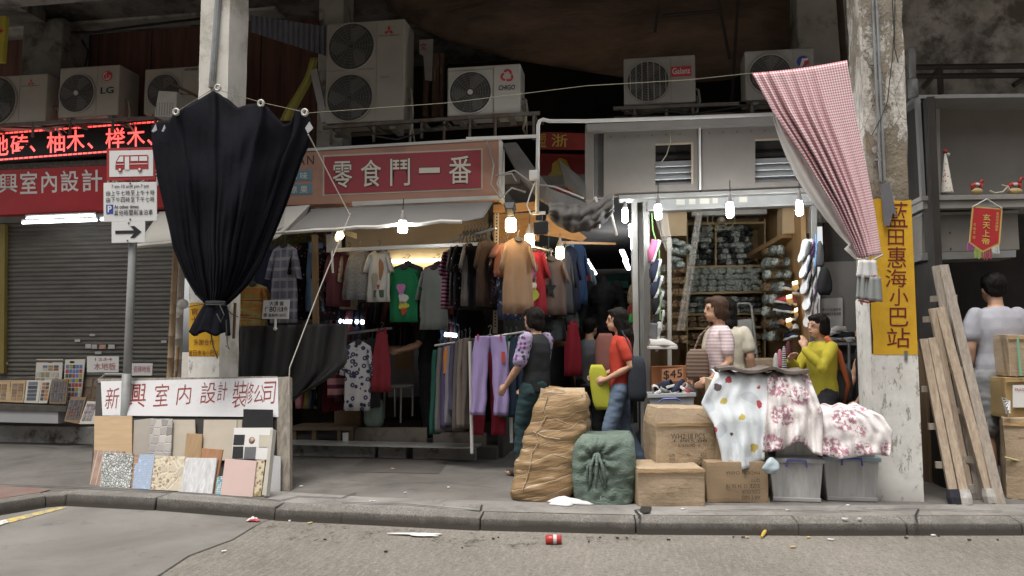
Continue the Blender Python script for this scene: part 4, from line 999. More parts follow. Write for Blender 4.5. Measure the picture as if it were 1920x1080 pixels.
def bc(u, v):
    xt, yt = px1(u)
    l, r_ = pw(v, lft), pw(v, rgt)
    xs = lerp(l, r_, u); x = lerp(xt, xs, min(1, v * 5)) if v < .2 else xs
    yb = 568 + 10 * math.sin(u * 3.14)
    y = lerp(yt, yb, v)
    bulge = .16 * math.sin(3.14 * u) * math.sin(3.14 * min(1, v * .9 + .1))
    w1 = u * 26 + 2.2 * mn.noise(Vector((u * 3, v * 1.4, 3))); w2 = u * 57 + 2.5 * mn.noise(Vector((u * 5, v * 2, 8)))
    fold = .026 * (.55 - abs(math.sin(w1))) * (.12 + .95 * v) * (1 - .45 * v ** 3) + .022 * (.5 - abs(math.sin(w2))) * v + .03 * math.sin(u * 11 + v * 2.2) + .02 * mn.noise(Vector((u * 7, v * 4, 1)))
    for k_, a_ in ((.17, .05), (.40, .06), (.70, .06), (.95, .04)): fold += a_ * math.exp(-((u - lerp(k_, .5, v * .35)) / .022) ** 2) * (1 - v) ** .7
    crease = .02 * math.sin(v * 20 + abs(u - .5) * 16) * (1 - v) * math.exp(-((u - .5) / .35) ** 2)
    return P(x, y, 6.08 - bulge - fold + crease)
MB(BLK).grid(bc, 150, 60).build('cloth', t, smooth=True, solid=.012)
def bs(u, v):
    a = u * 6.283; rr = lerp(.075, .165, v ** .7) * (1 + .10 * math.sin(a * 7 + v) + .05 * math.sin(a * 13))
    c = P(lerp(404, 393, v), lerp(566, 626 + 4 * math.sin(a * 5), v), 6.0)
    return c + Vector((math.cos(a) * rr, math.sin(a) * rr * .6, 0))
MB(BLK).grid(bs, 72, 12, closed=True).build('cloth_tail', t, smooth=True, solid=.01)
def bt(u, v):                            # the far side of the gathered cloth
    a = u * 3.14; return bc(u, v) + Vector((0, .05 + .22 * math.sin(a) * math.sin(3.14 * min(1, v * .9 + .1)), 0))
MB(BLK).grid(bt, 40, 30).build('cloth_back', t, smooth=True, solid=.01)
m = MB(mat('dark_string', (.05, .05, .05), .8))
for k in range(3): m.tube([P(404, 566 + k * 3, 5.98) + Vector((math.cos(s) * .085, math.sin(s) * .06, 0)) for s in [i * .5236 for i in range(13)]], .006, 5, False)
m.tube([P(412, 572, 5.9), P(420, 590, 5.88), P(414, 604, 5.88), P(406, 588, 5.89)], .005, 5)
m.tube([P(396, 628, 5.95), P(400, 650, 5.95), P(408, 672, 5.98)], .006, 5)
m.tube([P(424, 600, 5.95), P(426, 645, 5.95), P(430, 655, 5.95), P(423, 648, 5.95)], .005, 5)
m.tube([P(382, 570, 6.0), P(365, 573, 6.1), P(352, 576, 6.2)], .004, 5); m.tube([P(415, 570, 6.0), P(436, 590, 6.25), P(446, 594, 6.3)], .004, 5)
m.build('tie_string', t)
for x, y in ((331, 210), (490, 194), (409, 165), (572, 211)):
    o = P(x, y, 5.95 if x not in (409,) else 6.1); MB(mat('eyelet_cream', (.52, .5, .45), .4)).tube([o + Vector((math.cos(s) * .024, -.006, math.sin(s) * .026)) for s in [i * .3927 for i in range(17)]], .011, 6, False).build('eyelet', t)
m = MB(mat('pale_lining_patch', (.4, .4, .42), .8)); m.slab([P(x, y, 5.93) for x, y in ((572, 240), (580, 228), (587, 240), (577, 250))], .006); m.slab([P(x, y, 5.97) for x, y in ((284, 246), (292, 232), (294, 244), (287, 248))], .006); m.slab([P(x, y, 5.97) for x, y in ((303, 246), (308, 234), (310, 240), (306, 247))], .006); m.build('lining_patch', t)
t = tag(MB(mat('line_wire', (.20, .18, .12), .6)).tube([P(331, 210, 5.96), P(400, 166, 6.2), P(490, 192, 5.97), P(578, 212, 5.97), P(840, 193, 6.02), P(1100, 161, 6.05), P(1290, 150, 6.05), P(1412, 137, 6.05)], .003, 5).build('clothes_line'), 'thin pale line strung from the black cloth across to the gingham curtain', 'line')
tag(MB(mat('pale_rope', (.45, .42, .36), .8)).tube([P(578, 252, 5.93), P(612, 318, 6.2), P(655, 402, 6.55)], .006, 6).build('rope'), 'thin rope running from the corner of the black cloth to the grey awning', 'rope')
tag(MB(mat('pale_stick', (.40, .37, .33), .6)).tube([P(657, 400, 6.56), P(600, 540, 6.3), P(543, 690, 5.98), P(541, 740, 5.95)], .0052, 8).build('slanting_pole'), 'thin pale pole slanting from the grey awning down to the tile display board', 'pole')
# ================================================================== BAMBOO POLES
BAM = mat('bamboo', (.36, .25, .15), .5, .25, 5, .15, 50, stretch=(6, 6, .8), dirt=(.22, .16, .1), dth=.6)
def bamboo(lab, x0, y0, x1, y1, Y, r, m=BAM):
    b = P(x0, y0, Y); a = P(x1, y1, Y); pts, rs = [], []
    zb = PAVE if y0 > 690 else b.z; nn = 10
    b = Vector((b.x, b.y, zb))
    for k in range(nn + 1):
        p = b.lerp(a, k / nn); pts += [p + Vector((0, 0, -.006)), p, p + Vector((0, 0, .006))]; rs += [r, r * 1.14, r]
    return tag(MB(m).tube(pts, rs, 10).build('bamboo_pole', smooth=True), lab, 'pole', 'poles beside the left pillar')
bamboo('bamboo pole standing nearest the shutter, left of the pale pillar', 316, 700, 330, 468, 6.8, .030)
bamboo('pale wooden pole with a white wrapped head, touching the left pillar', 333, 700, 341, 480, 6.95, .036, mat('pale_pole_wood', (.40, .36, .31), .7, .25, 5, .2, stretch=(6, 6, .8)))
bamboo('short brown stick leaning among the poles at the left pillar', 322, 705, 334, 650, 6.6, .014, mat('brown_stick', (.33, .19, .09), .7))
tag(MB(mat('white_wrap', (.58, .57, .54), .7, .2, 8, .4, 20, .02)).ball(P(343, 570, 6.75), (.055, .05, .05)).ball(P(337, 582, 6.75), (.035, .03, .05)).build('wrapped_head', smooth=True), 'white plastic wrapping tied round the head of the pale pole', 'wrapping')
# ================================================================== TILE DISPLAY
def wood(name, c1, c2, st=(7, 7, .7), sc=3):
    if name in _mc: return _mc[name]
    n = NT(name); k = n.noise(n.map(n.obj, st), sc, 6, .65, .6); _mc[name] = n.fin(n.mix(n.ramp(k, .34, .68), c1, c2), .5, 0, k, .15, .003); return _mc[name]
GREYW = wood('weathered_wood', (.30, .265, .22), (.13, .115, .095), (9, 9, 1.2), 3)
DARKB = mat('dark_board', (.06, .055, .05), .8, .3)
gl, gr = G(176, 902), G(545, 921)
tl_, tr_ = P(182, 712, gl.y + .26), P(543, 708, gr.y + .22)
PB = Plane(gl, gr, tl_)
t = thing('display_board', 'weathered wooden display board leaning at the kerb with a handwritten white banner', 'display board')
m = MB(GREYW); q = lambda pts, o=0: [PB.at(x, y, o) for x, y in pts]
m.slab(q([(519, 707), (543, 706), (543, 921), (519, 921)]), .05); m.slab(q([(182, 710), (519, 705), (519, 716), (184, 718)]), .05)
m.build('wood_frame', t, bev=.004)
MB(DARKB).slab(q([(182, 714), (521, 710), (521, 918), (170, 902)], -.01), .02).build('backing', t)
m = MB(mat('steel_tube_grey', (.25, .25, .24), .45)); m.tube([PB.at(182, 760, -.04), PB.at(186, 712, -.04), PB.at(198, 702, -.04), PB.at(238, 702, -.04)], .012, 8); m.build('frame_tube', t)
bn = MB(mat('banner_white', (.66, .655, .67), .5, .12, 1.6, .08, 8, dirt=(.48, .47, .48), dsc=2, dth=.60)).slab(q([(189, 715), (521, 708), (522, 782), (192, 779)], .006), .005).build('banner', t)
RINK = mat('red_brush_ink', (.33, .055, .045), .6, .35, 30)
tx = MB(RINK)
for ch, x0, x1, y0, y1 in (('新', 197, 223, 727, 767), ('興', 234, 274, 719, 765), ('室', 288, 316, 720, 762), ('内', 331, 358, 721, 759), ('設', 375, 405, 717, 757), ('計', 407, 426, 716, 752), ('裝', 435, 462, 715, 765), ('修', 458, 475, 717, 758), ('公', 475, 496, 722, 756), ('司', 492, 516, 716, 758)):
    tx.text(ch, [PB.at(x0 + 4, y0, .008), PB.at(x1 + 2, y0 - 1, .008), PB.at(x1 - 2, y1 - 2, .008), PB.at(x0 - 1, y1, .008)], -.008, .001)
tx.build('lettering', bn)
# tile faces
def tmat(name, fn, r=.4):
    if name in _mc: return _mc[name]
    n = NT(name); c, h = fn(n); _mc[name] = n.fin(c, r, 0, h, .5, .006); return _mc[name]
def f_pebble(n):
    v = n.map(n.obj, (1, .3, 1)); d = n.vor(v, 46, 'DISTANCE_TO_EDGE'); cc = n.vor(v, 46, 'F1', 1); g = n.sep(cc)[0]
    return n.mix(n.ramp(d, .02, .16), (.12, .125, .115), n.mix(g, (.34, .36, .35), (.66, .67, .64))), n.ramp(d, 0, .25)
def f_cobble(n):
    v = n.map(n.obj, (1, .2, 1)); d = n.vor(v, 14.5, 'DISTANCE_TO_EDGE', 0, .35); g = n.sep(n.vor(v, 14.5, 'F1', 1, .35))[0]
    return n.mix(n.ramp(d, .02, .07), (.42, .40, .37), n.mix(g, (.19, .175, .17), (.48, .45, .42))), n.ramp(d, 0, .1)
def f_relief(n):
    v = n.map(n.obj, (1, .2, 1)); s = n.ramp(n.noise(n.obj, 3.2, 2), .47, .53)
    d1, d2 = n.vor(v, 28, 'DISTANCE_TO_EDGE'), n.vor(v, 12, 'DISTANCE_TO_EDGE'); g = n.sep(n.vor(v, 12, 'F1', 1))[0]
    a = n.mix(n.ramp(d1, .12, .2), (.58, .51, .38), (.30, .22, .15)); b = n.mix(n.ramp(d2, .05, .1), (.60, .53, .41), n.mix(g, (.54, .48, .37), (.45, .40, .33)))
    return n.mix(s, a, b), n.ramp(d2, 0, .12)
def f_mosaic(c1, c2, c3, sc):
    def f(n):
        br = n.t.nodes.new('ShaderNodeTexBrick'); v = n.map(n.obj, (1, 1, 1), (R(90), 0, 0)); n.L(v, br.inputs[0]); br.offset = 0; br.inputs['Scale'].default_value = sc
        br.inputs['Brick Width'].default_value = .5; br.inputs['Row Height'].default_value = .5; br.inputs['Mortar Size'].default_value = .03
        br.inputs['Color1'].default_value = (*c1, 1); br.inputs['Color2'].default_value = (*c2, 1); br.inputs['Mortar'].default_value = (*c3, 1)
        k = n.ramp(n.noise(n.obj, sc * .8, 2), .6, .64)
        return n.mix(n.math('MULTIPLY', k, n.math('SUBTRACT', 1, br.outputs[1])), br.outputs[0], tuple(min(1, x * 1.7) for x in c1)), br.outputs[1]
    return f
def f_marble(n):
    k = n.noise(n.map(n.obj, (9, 9, 1.2), (0, .3, 0)), 2.2, 7, .6, 1.5); return n.mix(n.ramp(k, .35, .62), (.66, .66, .67), (.46, .45, .45)), k
def f_plain(c, v=.1):
    def f(n): k = n.noise(n.obj, 6, 6); return n.mix(n.ramp(k, .35, .65), c, tuple(x * (1 - v) for x in c)), k
    return f
def f_strips(c1, c2, k_, axis=0):
    def f(n):
        x = n.sep(n.obj)[axis]; s = n.stripe(x, k_, .9); k = n.noise(n.obj, 12, 4); return n.mix(s, (.5, .47, .4), n.mix(n.ramp(k, .45, .55), c1, c2)), s
    return f
pg0, pg1 = G(168, 909), G(475, 931)
PT = Plane(pg0, pg1, P(176, 845, pg0.y + .09))
GT = 'sample tiles leaning on the display board'
def tile(lab, pts, pl, o, m, th=.012, name='tile_sample'):
    return tag(MB(m).slab([pl.at(x, y, o) for x, y in pts], th).build(name, bev=.0015), lab, 'tile', GT)
tile('square tan wood-grain tile, top left below the white banner', [(177, 780), (247, 780), (247, 852), (176, 850)], PB, .05, wood('tan_wood_tile', (.50, .36, .22), (.42, .29, .17), (.8, 3, 9)))
tile('plain grey-beige tile standing between the tan wood tile and the cobble mosaic', [(251, 788), (286, 784), (282, 856), (249, 856)], PB, .035, tmat('t_greybeige', f_plain((.36, .325, .285))))
tile('mosaic sheet of rounded grey cobbles in rows', [(283, 785), (323, 785), (320, 856), (278, 856)], PB, .06, tmat('t_cobble', f_cobble, .6))
tile('plain beige tile behind the short wood plank sample', [(322, 787), (365, 787), (368, 858), (320, 858)], PB, .03, tmat('t_beige', f_plain((.46, .41, .335))))
tile('short tan wood plank sample between two beige tiles', [(350, 812), (379, 814), (376, 862), (345, 860)], PB, .06, wood('plank_tan', (.40, .27, .15), (.31, .2, .11)))
tile('large beige tile behind the reddish wood plank', [(382, 787), (444, 787), (441, 864), (379, 862)], PB, .03, tmat('t_beige2', f_plain((.50, .44, .36))))
tile('glossy black slate tile at the top right of the display', [(456, 767), (511, 768), (511, 804), (456, 806)], PB, .05, tmat('t_black', f_plain((.022, .023, .024), .3), .3))
bd = thing('sample_card', 'white sample card with black, grey and cream swatches on it', 'sample card', GT)
q = lambda pts, o: [PB.at(x, y, o) for x, y in pts]
MB(mat('card_white', (.66, .65, .63), .5, .05)).slab(q([(439, 802), (511, 802), (506, 862), (434, 860)], .075), .01).build('card', bd)
m = MB(mat('swatch_black', (.03, .03, .032), .5))
for p_ in ([(439, 815), (459, 815), (457, 834), (437, 834)], [(437, 837), (456, 837), (455, 859), (435, 859)]): m.slab(q(p_, .079), .003)
m.build('swatch', bd)
MB(mat('swatch_grey', (.17, .17, .18), .5)).slab(q([(459, 838), (480, 838), (478, 860), (457, 860)], .079), .003).build('swatch', bd)
m = MB(mat('swatch_cream', (.56, .52, .42), .5)).slab(q([(486, 815), (507, 816), (505, 838), (485, 838)], .079), .003); m.build('swatch', bd)
m = MB(mat('shell_print', (.32, .17, .10), .5)); o = PB.at(472, 825, .08); m.lathe(o, [(.028, 0), (.02, .004)], 14, PB.n); m.use(mat('swatch_cream', (.56, .52, .42))).lathe(o + PB.n * .004 + Vector((.006, 0, .004)), [(.015, 0), (.01, .002)], 10, PB.n); m.build('shell_motif', bd)
tile('stack of thin pale boards on edge beside the white sample card', [(507, 803), (512, 805), (499, 930), (491, 928)], PT, .05, tmat('t_pale', f_plain((.45, .43, .38))), .05)
tile('reddish wood plank sample leaning behind the white marble tile', [(378, 840), (418, 843), (402, 926), (376, 924)], PT, .02, wood('plank_red', (.36, .19, .10), (.28, .14, .07)))
tile('white card with brown strips, lowest at the left end', [(177, 844), (233, 846), (220, 913), (168, 909)], PT, .0, tmat('t_strips', f_strips((.30, .19, .15), (.36, .25, .19), 16), .6))
tile('grey pebble mosaic sheet in the bottom row', [(193, 848), (250, 851), (243, 916), (187, 912)], PT, .03, tmat('t_pebble', f_pebble, .55))
tile('brown brick-strip sample next to the blue mosaic', [(246, 852), (265, 853), (254, 917), (241, 916)], PT, .018, tmat('t_brick', f_strips((.36, .22, .16), (.30, .18, .13), 24, 2), .6))
tile('pale blue mosaic sheet with a torn top corner', [(262, 852), (290, 852), (281, 918), (248, 916), (253, 872), (258, 868)], PT, .035, tmat('t_blue', f_mosaic((.27, .36, .52), (.34, .42, .56), (.5, .53, .56), 36), .35), .006)
tile('cream tile in stone relief with brown pebbles', [(290, 854), (347, 856), (340, 921), (280, 918)], PT, .03, tmat('t_relief', f_relief, .6))
tile('white marble-veined tile in the bottom row', [(348, 858), (407, 859), (397, 926), (337, 922)], PT, .045, tmat('t_marble', f_marble, .3), .014)
tile('scrap of turquoise and white mosaic at the foot of the pink tile', [(407, 894), (420, 892), (415, 928), (403, 926)], PT, .03, tmat('t_turq', f_mosaic((.05, .33, .40), (.6, .62, .62), (.02, .05, .06), 30), .3), .006)
tile('plain pale pink tile, nearest the kerb', [(422, 860), (481, 864), (473, 932), (413, 928)], PT, .05, tmat('t_pink', f_plain((.56, .415, .385), .05), .35), .014)
tile('narrow ornate floral border tile right of the pink tile', [(481, 863), (497, 862), (489, 931), (474, 931)], PT, .035, tmat('t_ornate', lambda n: (n.mix(n.ramp(n.vor(n.obj, 34), .25, .5), (.22, .12, .07), n.mix(n.ramp(n.noise(n.obj, 9), .5, .55), (.52, .46, .33), (.28, .25, .12))), n.vor(n.obj, 34)), .4))
tile('plain grey tile at the right end, set back against the wooden frame', [(507, 853), (526, 856), (525, 922), (505, 922)], PB, .04, tmat('t_grey', f_plain((.42, .42, .43))))
tile('thin beige strip behind the large beige tile', [(445, 787), (454, 787), (452, 830), (444, 830)], PB, .028, tmat('t_beige3', f_plain((.42, .37, .3))))
# ================================================================== LEFT COUNTER WITH SAMPLE BOARDS
t = thing('low_counter', 'low white-fronted counter with a dark littered top, on the ledge by the shutter', 'counter')
Yk = 8.0
m = MB(mat('counter_grey', (.40, .40, .41), .6, .15, 2, .1)); m.slab([P(-60, 768, Yk), P(109, 772, Yk), P(109, 794, Yk), P(-60, 790, Yk)], .3); m.build('body', t)
m = MB(mat('counter_dark', (.10, .09, .08), .8, .4, 10, .4)); m.slab([P(-60, 757, Yk - .02), P(125, 762, Yk - .02), P(124, 772, Yk - .02), P(-60, 768, Yk - .02)], .34); m.build('top', t)
GS = 'sample boards on the low counter'
PL_ = lambda Y, tilt=.12: Plane(P(0, 790, Y), P(200, 790, Y), P(0, 690, Y + tilt))
def samp(lab, pts, Y, m, extra=None, hole=None, sw=None):
    t = thing('sample_board', lab, 'sample board', GS); pl = PL_(Y)
    MB(m).slab([pl.at(x, y) for x, y in pts], .015).build('board', t, bev=.002)
    if hole:
        MB(mat('hole_dark', (.03, .025, .02), .9)).slab([pl.at(hole[0] + hole[2] * math.cos(a), hole[1] + hole[3] * math.sin(a), .002) for a in [i * .5236 for i in range(12)]], .003).build('hand_hole', t)
    if sw:
        for cols, (x0, y0, x1, y1, nx, ny) in sw:
            ms_ = [mat('sw_%d_%d_%d' % tuple(int(c * 100) for c in cc), cc, .35, .3, 30) for cc in cols]
            m = MB()
            for i in range(nx):
                for j in range(ny):
                    m.use(rnd.choice(ms_)); xa, xb = lerp(x0, x1, i / nx), lerp(x0, x1, (i + .8) / nx); ya, yb = lerp(y0, y1, j / ny), lerp(y0, y1, (j + .8) / ny)
                    sk = (pts[-1][0] - pts[0][0]) / max(1, (pts[-1][1] - pts[0][1]))
                    f = lambda x, y: pl.at(x + (y - pts[0][1]) * sk, y, .005)
                    m.slab([f(xa, ya), f(xb, ya), f(xb, yb), f(xa, yb)], .005)
            m.build('swatches', t)
    return t
PALEB = mat('pale_board', (.60, .57, .50), .6, .1)
PLY = wood('plywood', (.52, .38, .22), (.44, .31, .17), (1, 3, 8))
samp('arched pale wood board with a hand hole, at the far left', [(-40, 695), (10, 692), (35, 690), (55, 700), (66, 706), (62, 735), (-40, 735)], 8.2, PLY, hole=(26, 697, 7, 2.6))
brn = [(.30, .18, .10), (.42, .29, .17), (.36, .25, .16), (.25, .19, .15)]
samp('light wood board of brown swatches cut by the picture edge', [(-30, 716), (19, 717), (18, 754), (-34, 752)], 8.08, PLY, sw=[(brn, (-28, 720, 15, 750, 4, 5))])
samp('light wood board of brown and rust swatches, second along', [(21, 715), (48, 714), (44, 755), (17, 754)], 8.06, PLY, sw=[(brn, (24, 719, 46, 751, 2, 6))])
samp('white and green board of long dark slat swatches', [(50, 713), (78, 713), (71, 756), (45, 755)], 8.03, PALEB, sw=[([(.06, .07, .09), (.09, .11, .14), (.16, .2, .24)], (54, 716, 75, 752, 1, 5))])
mos = [(.15, .18, .28), (.5, .47, .4), (.30, .10, .08), (.35, .25, .15), (.10, .1, .1), (.28, .3, .2)]
samp('white mosaic board with a hand hole and small red title marks', [(68, 672), (118, 671), (113, 748), (64, 748)], 8.16, PALEB, hole=(94, 678, 6, 2.4), sw=[(mos, (81, 685, 112, 696, 3, 2)), (mos, (69, 698, 113, 742, 5, 4)), ([(.4, .08, .1)], (72, 675, 86, 680, 3, 1))])
samp('taller mosaic board of blue, red and black checks with a hand hole', [(122, 674), (160, 673), (148, 775), (117, 775)], 8.14, PALEB, hole=(135, 679, 5, 2.2), sw=[([(.12, .2, .45), (.4, .07, .07), (.5, .48, .42), (.08, .08, .08), (.4, .33, .05)], (124, 684, 156, 770, 5, 10))])
samp('small white mosaic board lying low behind the slate board', [(78, 714), (97, 711), (88, 756), (72, 756)], 8.02, PALEB, sw=[([(.45, .2, .08), (.12, .1, .1), (.5, .42, .3)], (80, 717, 94, 752, 2, 5))])
slt = [(.10, .11, .13), (.14, .15, .18), (.17, .17, .18), (.22, .12, .10)]
samp('dark slate mosaic board with a wooden rim, on the counter', [(97, 711), (128, 711), (123, 757), (92, 757)], 7.99, mat('rim_brown', (.25, .17, .1), .6), sw=[(slt, (99, 715, 126, 754, 5, 7))])
samp('dark slate mosaic board standing on the ledge beside the counter', [(132, 744), (162, 745), (148, 795), (120, 790)], 7.9, mat('rim_brown', (.25, .17, .1)), sw=[(slt, (134, 750, 159, 787, 5, 6))])
samp('pale board of pastel swatches standing on the ledge', [(163, 752), (186, 753), (178, 795), (148, 795)], 7.86, PALEB, sw=[([(.35, .33, .32), (.45, .40, .42), (.3, .25, .28)], (165, 757, 184, 790, 3, 5))])
samp('four large brown and tan wood tiles in a block behind the mosaic boards', [(160, 687), (220, 687), (212, 752), (152, 752)], 8.2, mat('tile_back_brown', (.2, .14, .1), .7), sw=[([(.22, .16, .11), (.40, .23, .10), (.28, .22, .17)], (161, 689, 219, 750, 3, 3))])
def card(lab, x0, y0, x1, y1, Y, rows):
    t = thing('price_card', lab, 'card', 'handwritten cards at the shutter')
    MB(mat('card_white', (.66, .65, .63))).slab([P(x0, y0, Y), P(x1, y0, Y), P(x1 - 1, y1, Y), P(x0, y1, Y)], .006).build('card', t)
    m = MB(mat('red_marker', (.42, .10, .12), .6))
    for s, xa, ya, xb, yb in rows: m.text(s, [P(xa, ya, Y - .003), P(xb, ya, Y - .003), P(xb, yb, Y - .003), P(xa, yb, Y - .003)], -.005, .001)
    m.build('lettering', t)
card('white card with two lines of red handwriting, standing on brown tiles', 163, 668, 223, 698, 8.12, (('木地板', 176, 680, 217, 694), ('1234', 178, 671, 210, 676)))
card('smaller white card with red handwriting, right of the sign pole', 246, 681, 286, 704, 8.12, (('瓷磚地板', 250, 686, 282, 698),))
# ================================================================== STEP-BY-STEP SOFT BOXES
def softbox(fn, n=(10, 10, 8), m=None, mb=None):
    mb = mb or MB(m); idx = {}
    def vid(i, j, k):
        if (i, j, k) not in idx:
            idx[(i, j, k)] = len(mb.v); mb.v.append(Vector(fn(i / n[0], j / n[1], k / n[2])))
        return idx[(i, j, k)]
    for k in (0, n[2]):
        for i in range(n[0]):
            for j in range(n[1]): mb.face((vid(i, j, k), vid(i + 1, j, k), vid(i + 1, j + 1, k), vid(i, j + 1, k)))
    for j in (0, n[1]):
        for i in range(n[0]):
            for k in range(n[2]): mb.face((vid(i, j, k), vid(i + 1, j, k), vid(i + 1, j, k + 1), vid(i, j, k + 1)))
    for i in (0, n[0]):
        for j in range(n[1]):
            for k in range(n[2]): mb.face((vid(i, j, k), vid(i, j + 1, k), vid(i, j + 1, k + 1), vid(i, j, k + 1)))
    return mb
CARD = NT('cardboard'); n = CARD; k = n.noise(n.map(n.obj, (1, 1, 14)), 3, 4)
c = n.mix(n.ramp(n.noise(n.obj, 3, 7, .7), .35, .68), (.42, .318, .215), (.32, .24, .158))
c = n.mix(n.math('MULTIPLY', n.ramp(n.noise(n.map(n.obj, (1, 1, 2.5)), 11, 8, .8), .58, .68), .55), c, (.56, .47, .36)); c = n.mix(n.math('MULTIPLY', n.ramp(n.noise(n.obj, 5, 9, .8, 1), .60, .70), .6), c, (.20, .14, .085))
CARD = n.fin(n.mix(n.math('MULTIPLY', n.ramp(k, .45, .7), .25), c, (.25, .175, .1)), .75, 0, n.math('ADD', n.noise(n.obj, 12, 8, .7), n.math('MULTIPLY', k, .2)), .7, .016)
TAPE = NT('brown_parcel_tape'); n = TAPE
TAPE = n.fin(n.mix(n.ramp(n.noise(n.map(n.obj, (2, 2, 12)), 4, 6), .4, .65), (.40, .27, .14), (.30, .19, .09)), .22, 0, n.noise(n.map(n.obj, (1, 1, 5)), 8, 5), .6, .015, .5)
CPRT = mat('carton_print', (.07, .055, .045), .7)
def carton(lab, bl, br, top, depth, z0=PAVE, m=CARD, rz_bias=0.0, amp=.008, text=None, flap=False, tape=True, taper=0.0, grp='cardboard boxes', seed=1, name='cardboard_box', cat='box', Yat=None):
    """bl, br: photo pixels of the front lower corners; top: photo y of the front upper edge"""
    t = thing(name, lab, cat, grp)
    if Yat: a, b = P(*bl, Yat), P(*br, Yat); z0 = min(a.z, b.z); a.z = b.z = z0
    else: a, b = G(*bl, z0), G(*br, z0)
    H = P((bl[0] + br[0]) / 2, top, (a.y + b.y) / 2).z - z0
    X = b - a; D = Vector((-X.y, X.x, 0)).normalized() * depth
    def fn(u, v, w_):
        e = 16 * w_ * (1 - w_) * 4 * u * (1 - u) if v in (0, 1) else 4 * v * (1 - v)
        p = a + X * u + D * v + Vector((0, 0, H * w_))
        ctr = a + X * .5 + D * .5 + Vector((0, 0, H * .5)); dd = (p - ctr)
        p = p + dd * (-taper * max(0, w_ - .72) / .28 * .5) * Vector((1, 1, 0)).length * 0 + Vector((dd.x, dd.y, 0)) * (-taper * max(0, (w_ - .72) / .28))
        nz = mn.noise_vector(p * 5 + Vector((seed * 7.1, 0, 0)))
        rnd_c = sum(1 for q in (u, v, w_) if q in (0, 1)) - 1
        return p + nz * amp + dd.normalized() * (.007 * math.sin(3.14 * u) * math.sin(3.14 * w_) - .003 * rnd_c * (rnd_c > 0))
    softbox(fn, (12, 10, 10), m).build('carton', t, smooth=False, bev=.003)
    nrm = -D.normalized()
    qf = lambda u, v, o=.014: a + X * u + Vector((0, 0, H * v)) + nrm * o
    if tape:
        k = MB(TAPE)
        k.slab([qf(-.005, .965, .012), qf(1.005, .965, .012), qf(1.005, .90, .015), qf(-.005, .90, .015)], .004) if not taper else k.slab([qf(-.01, .74), qf(1.01, .74), qf(1.0, .69), qf(0, .69)], .004)
        k.build('tape', t)
    rr = random.Random(seed); k = MB(mat('card_scuff', (.56, .46, .34), .85, .3, 30))
    for e in range(9):
        u0 = rr.random(); v0 = rr.choice((.0, .985, rr.random())); du, dv_ = rr.uniform(.03, .12), rr.uniform(.008, .02)
        if rr.random() < .4: u0, du, dv_ = rr.choice((.0, .985)), .012, rr.uniform(.06, .2)
        u1, v1 = min(1, u0 + du), min(1, v0 + dv_); k.poly([qf(u0, v0, .0125), qf(u1, v0 + dv_ * .3 * rr.random(), .0125), qf(u1 - du * .2, v1, .0125), qf(u0 + du * .3, v1 - dv_ * .2, .0125)])
    k.build('scuff', t)
    k = MB(mat('card_crease', (.17, .115, .07), .9))
    for e in range(4):
        u0, v0, a_ = rr.uniform(.05, .8), rr.uniform(.1, .9), rr.uniform(-.5, .5); du = rr.uniform(.08, .3); k.poly([qf(u0, v0, .0122), qf(min(1, u0 + du), v0 + a_ * du, .0122), qf(min(1, u0 + du), v0 + a_ * du + .006, .0122), qf(u0, v0 + .009, .0122)])
    k.slab([qf(-.004, .80 if not taper else .70, .0115), qf(1.004, .80 if not taper else .70, .0115), qf(1.004, .806 if not taper else .706, .0115), qf(-.004, .806 if not taper else .706, .0115)], .002) if seed in (2, 3, 6) else None
    k.build('crease', t)
    if text:
        k = MB(CPRT)
        for s, u0, u1, v0, v1, flip in text:
            c4 = [qf(u0, v1, .016), qf(u1, v1, .016), qf(u1, v0, .016), qf(u0, v0, .016)]
            if flip: c4 = [c4[2], c4[3], c4[0], c4[1]]
            k.text(s, c4, .0, .002)
        k.build('lettering', t)
    return t, qf
carton('lower cardboard box of the two stacked beside the green sack', (1196, 951), (1322, 950), 878, .45, seed=2)
zt_ = P(1259, 876, 6.0).z
carton('crushed upper cardboard box of the two stacked, with faint shipping marks', (1230, 874), (1342, 873), 765, .42, z0=zt_, amp=.012, taper=.12, seed=3,
       text=[('WH2:18 PCS', .25, .82, .47, .56, 0), ('1 PRS 08', .3, .85, .41, .455, 0), ('53000 1', .36, .72, .33, .375, 0), ('G.W.', .22, .32, .16, .22, 0), ('N.W.', .22, .32, .09, .14, 0), ('30', .50, .56, .17, .22, 0), ('KGS', .74, .84, .16, .22, 0), ('KGS', .74, .84, .09, .14, 0), ('MEAS 57 x 40 x 38', .22, .86, .03, .065, 0)])
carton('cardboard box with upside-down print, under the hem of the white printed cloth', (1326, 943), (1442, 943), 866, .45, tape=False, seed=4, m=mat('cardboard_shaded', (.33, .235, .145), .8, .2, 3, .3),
       text=[('ART NO', .55, .85, .10, .19, 1), ('COLOUR', .55, .85, .24, .33, 1), ('SIZE', .68, .85, .38, .47, 1), ('12 34 56 78', .3, .64, .38, .46, 1), ('QTY', .7, .85, .52, .61, 1), ('MADE IN CHINA', .3, .85, .70, .78, 1)])
# stacked right cartons
carton('big cardboard box at the foot of the stack by the right picture edge', (1888, 935), (2010, 945), 785, .5, seed=5, grp='stacked boxes at the right edge')
zr = P(1930, 785, 6.5).z
y_ = G(1888, 935).y + .03
carton('brown box with a white address label, middle of the stack at the right edge', (1889, 784), (2000, 786), 708, .42, Yat=y_, seed=6, grp='stacked boxes at the right edge', m=mat('cardboard_ochre', (.36, .25, .11), .7, .2, 3, .3))
carton('small cardboard box with a green strap, topmost at the right edge', (1893, 706), (2000, 706), 628, .4, Yat=y_ + .02, seed=7, grp='stacked boxes at the right edge')
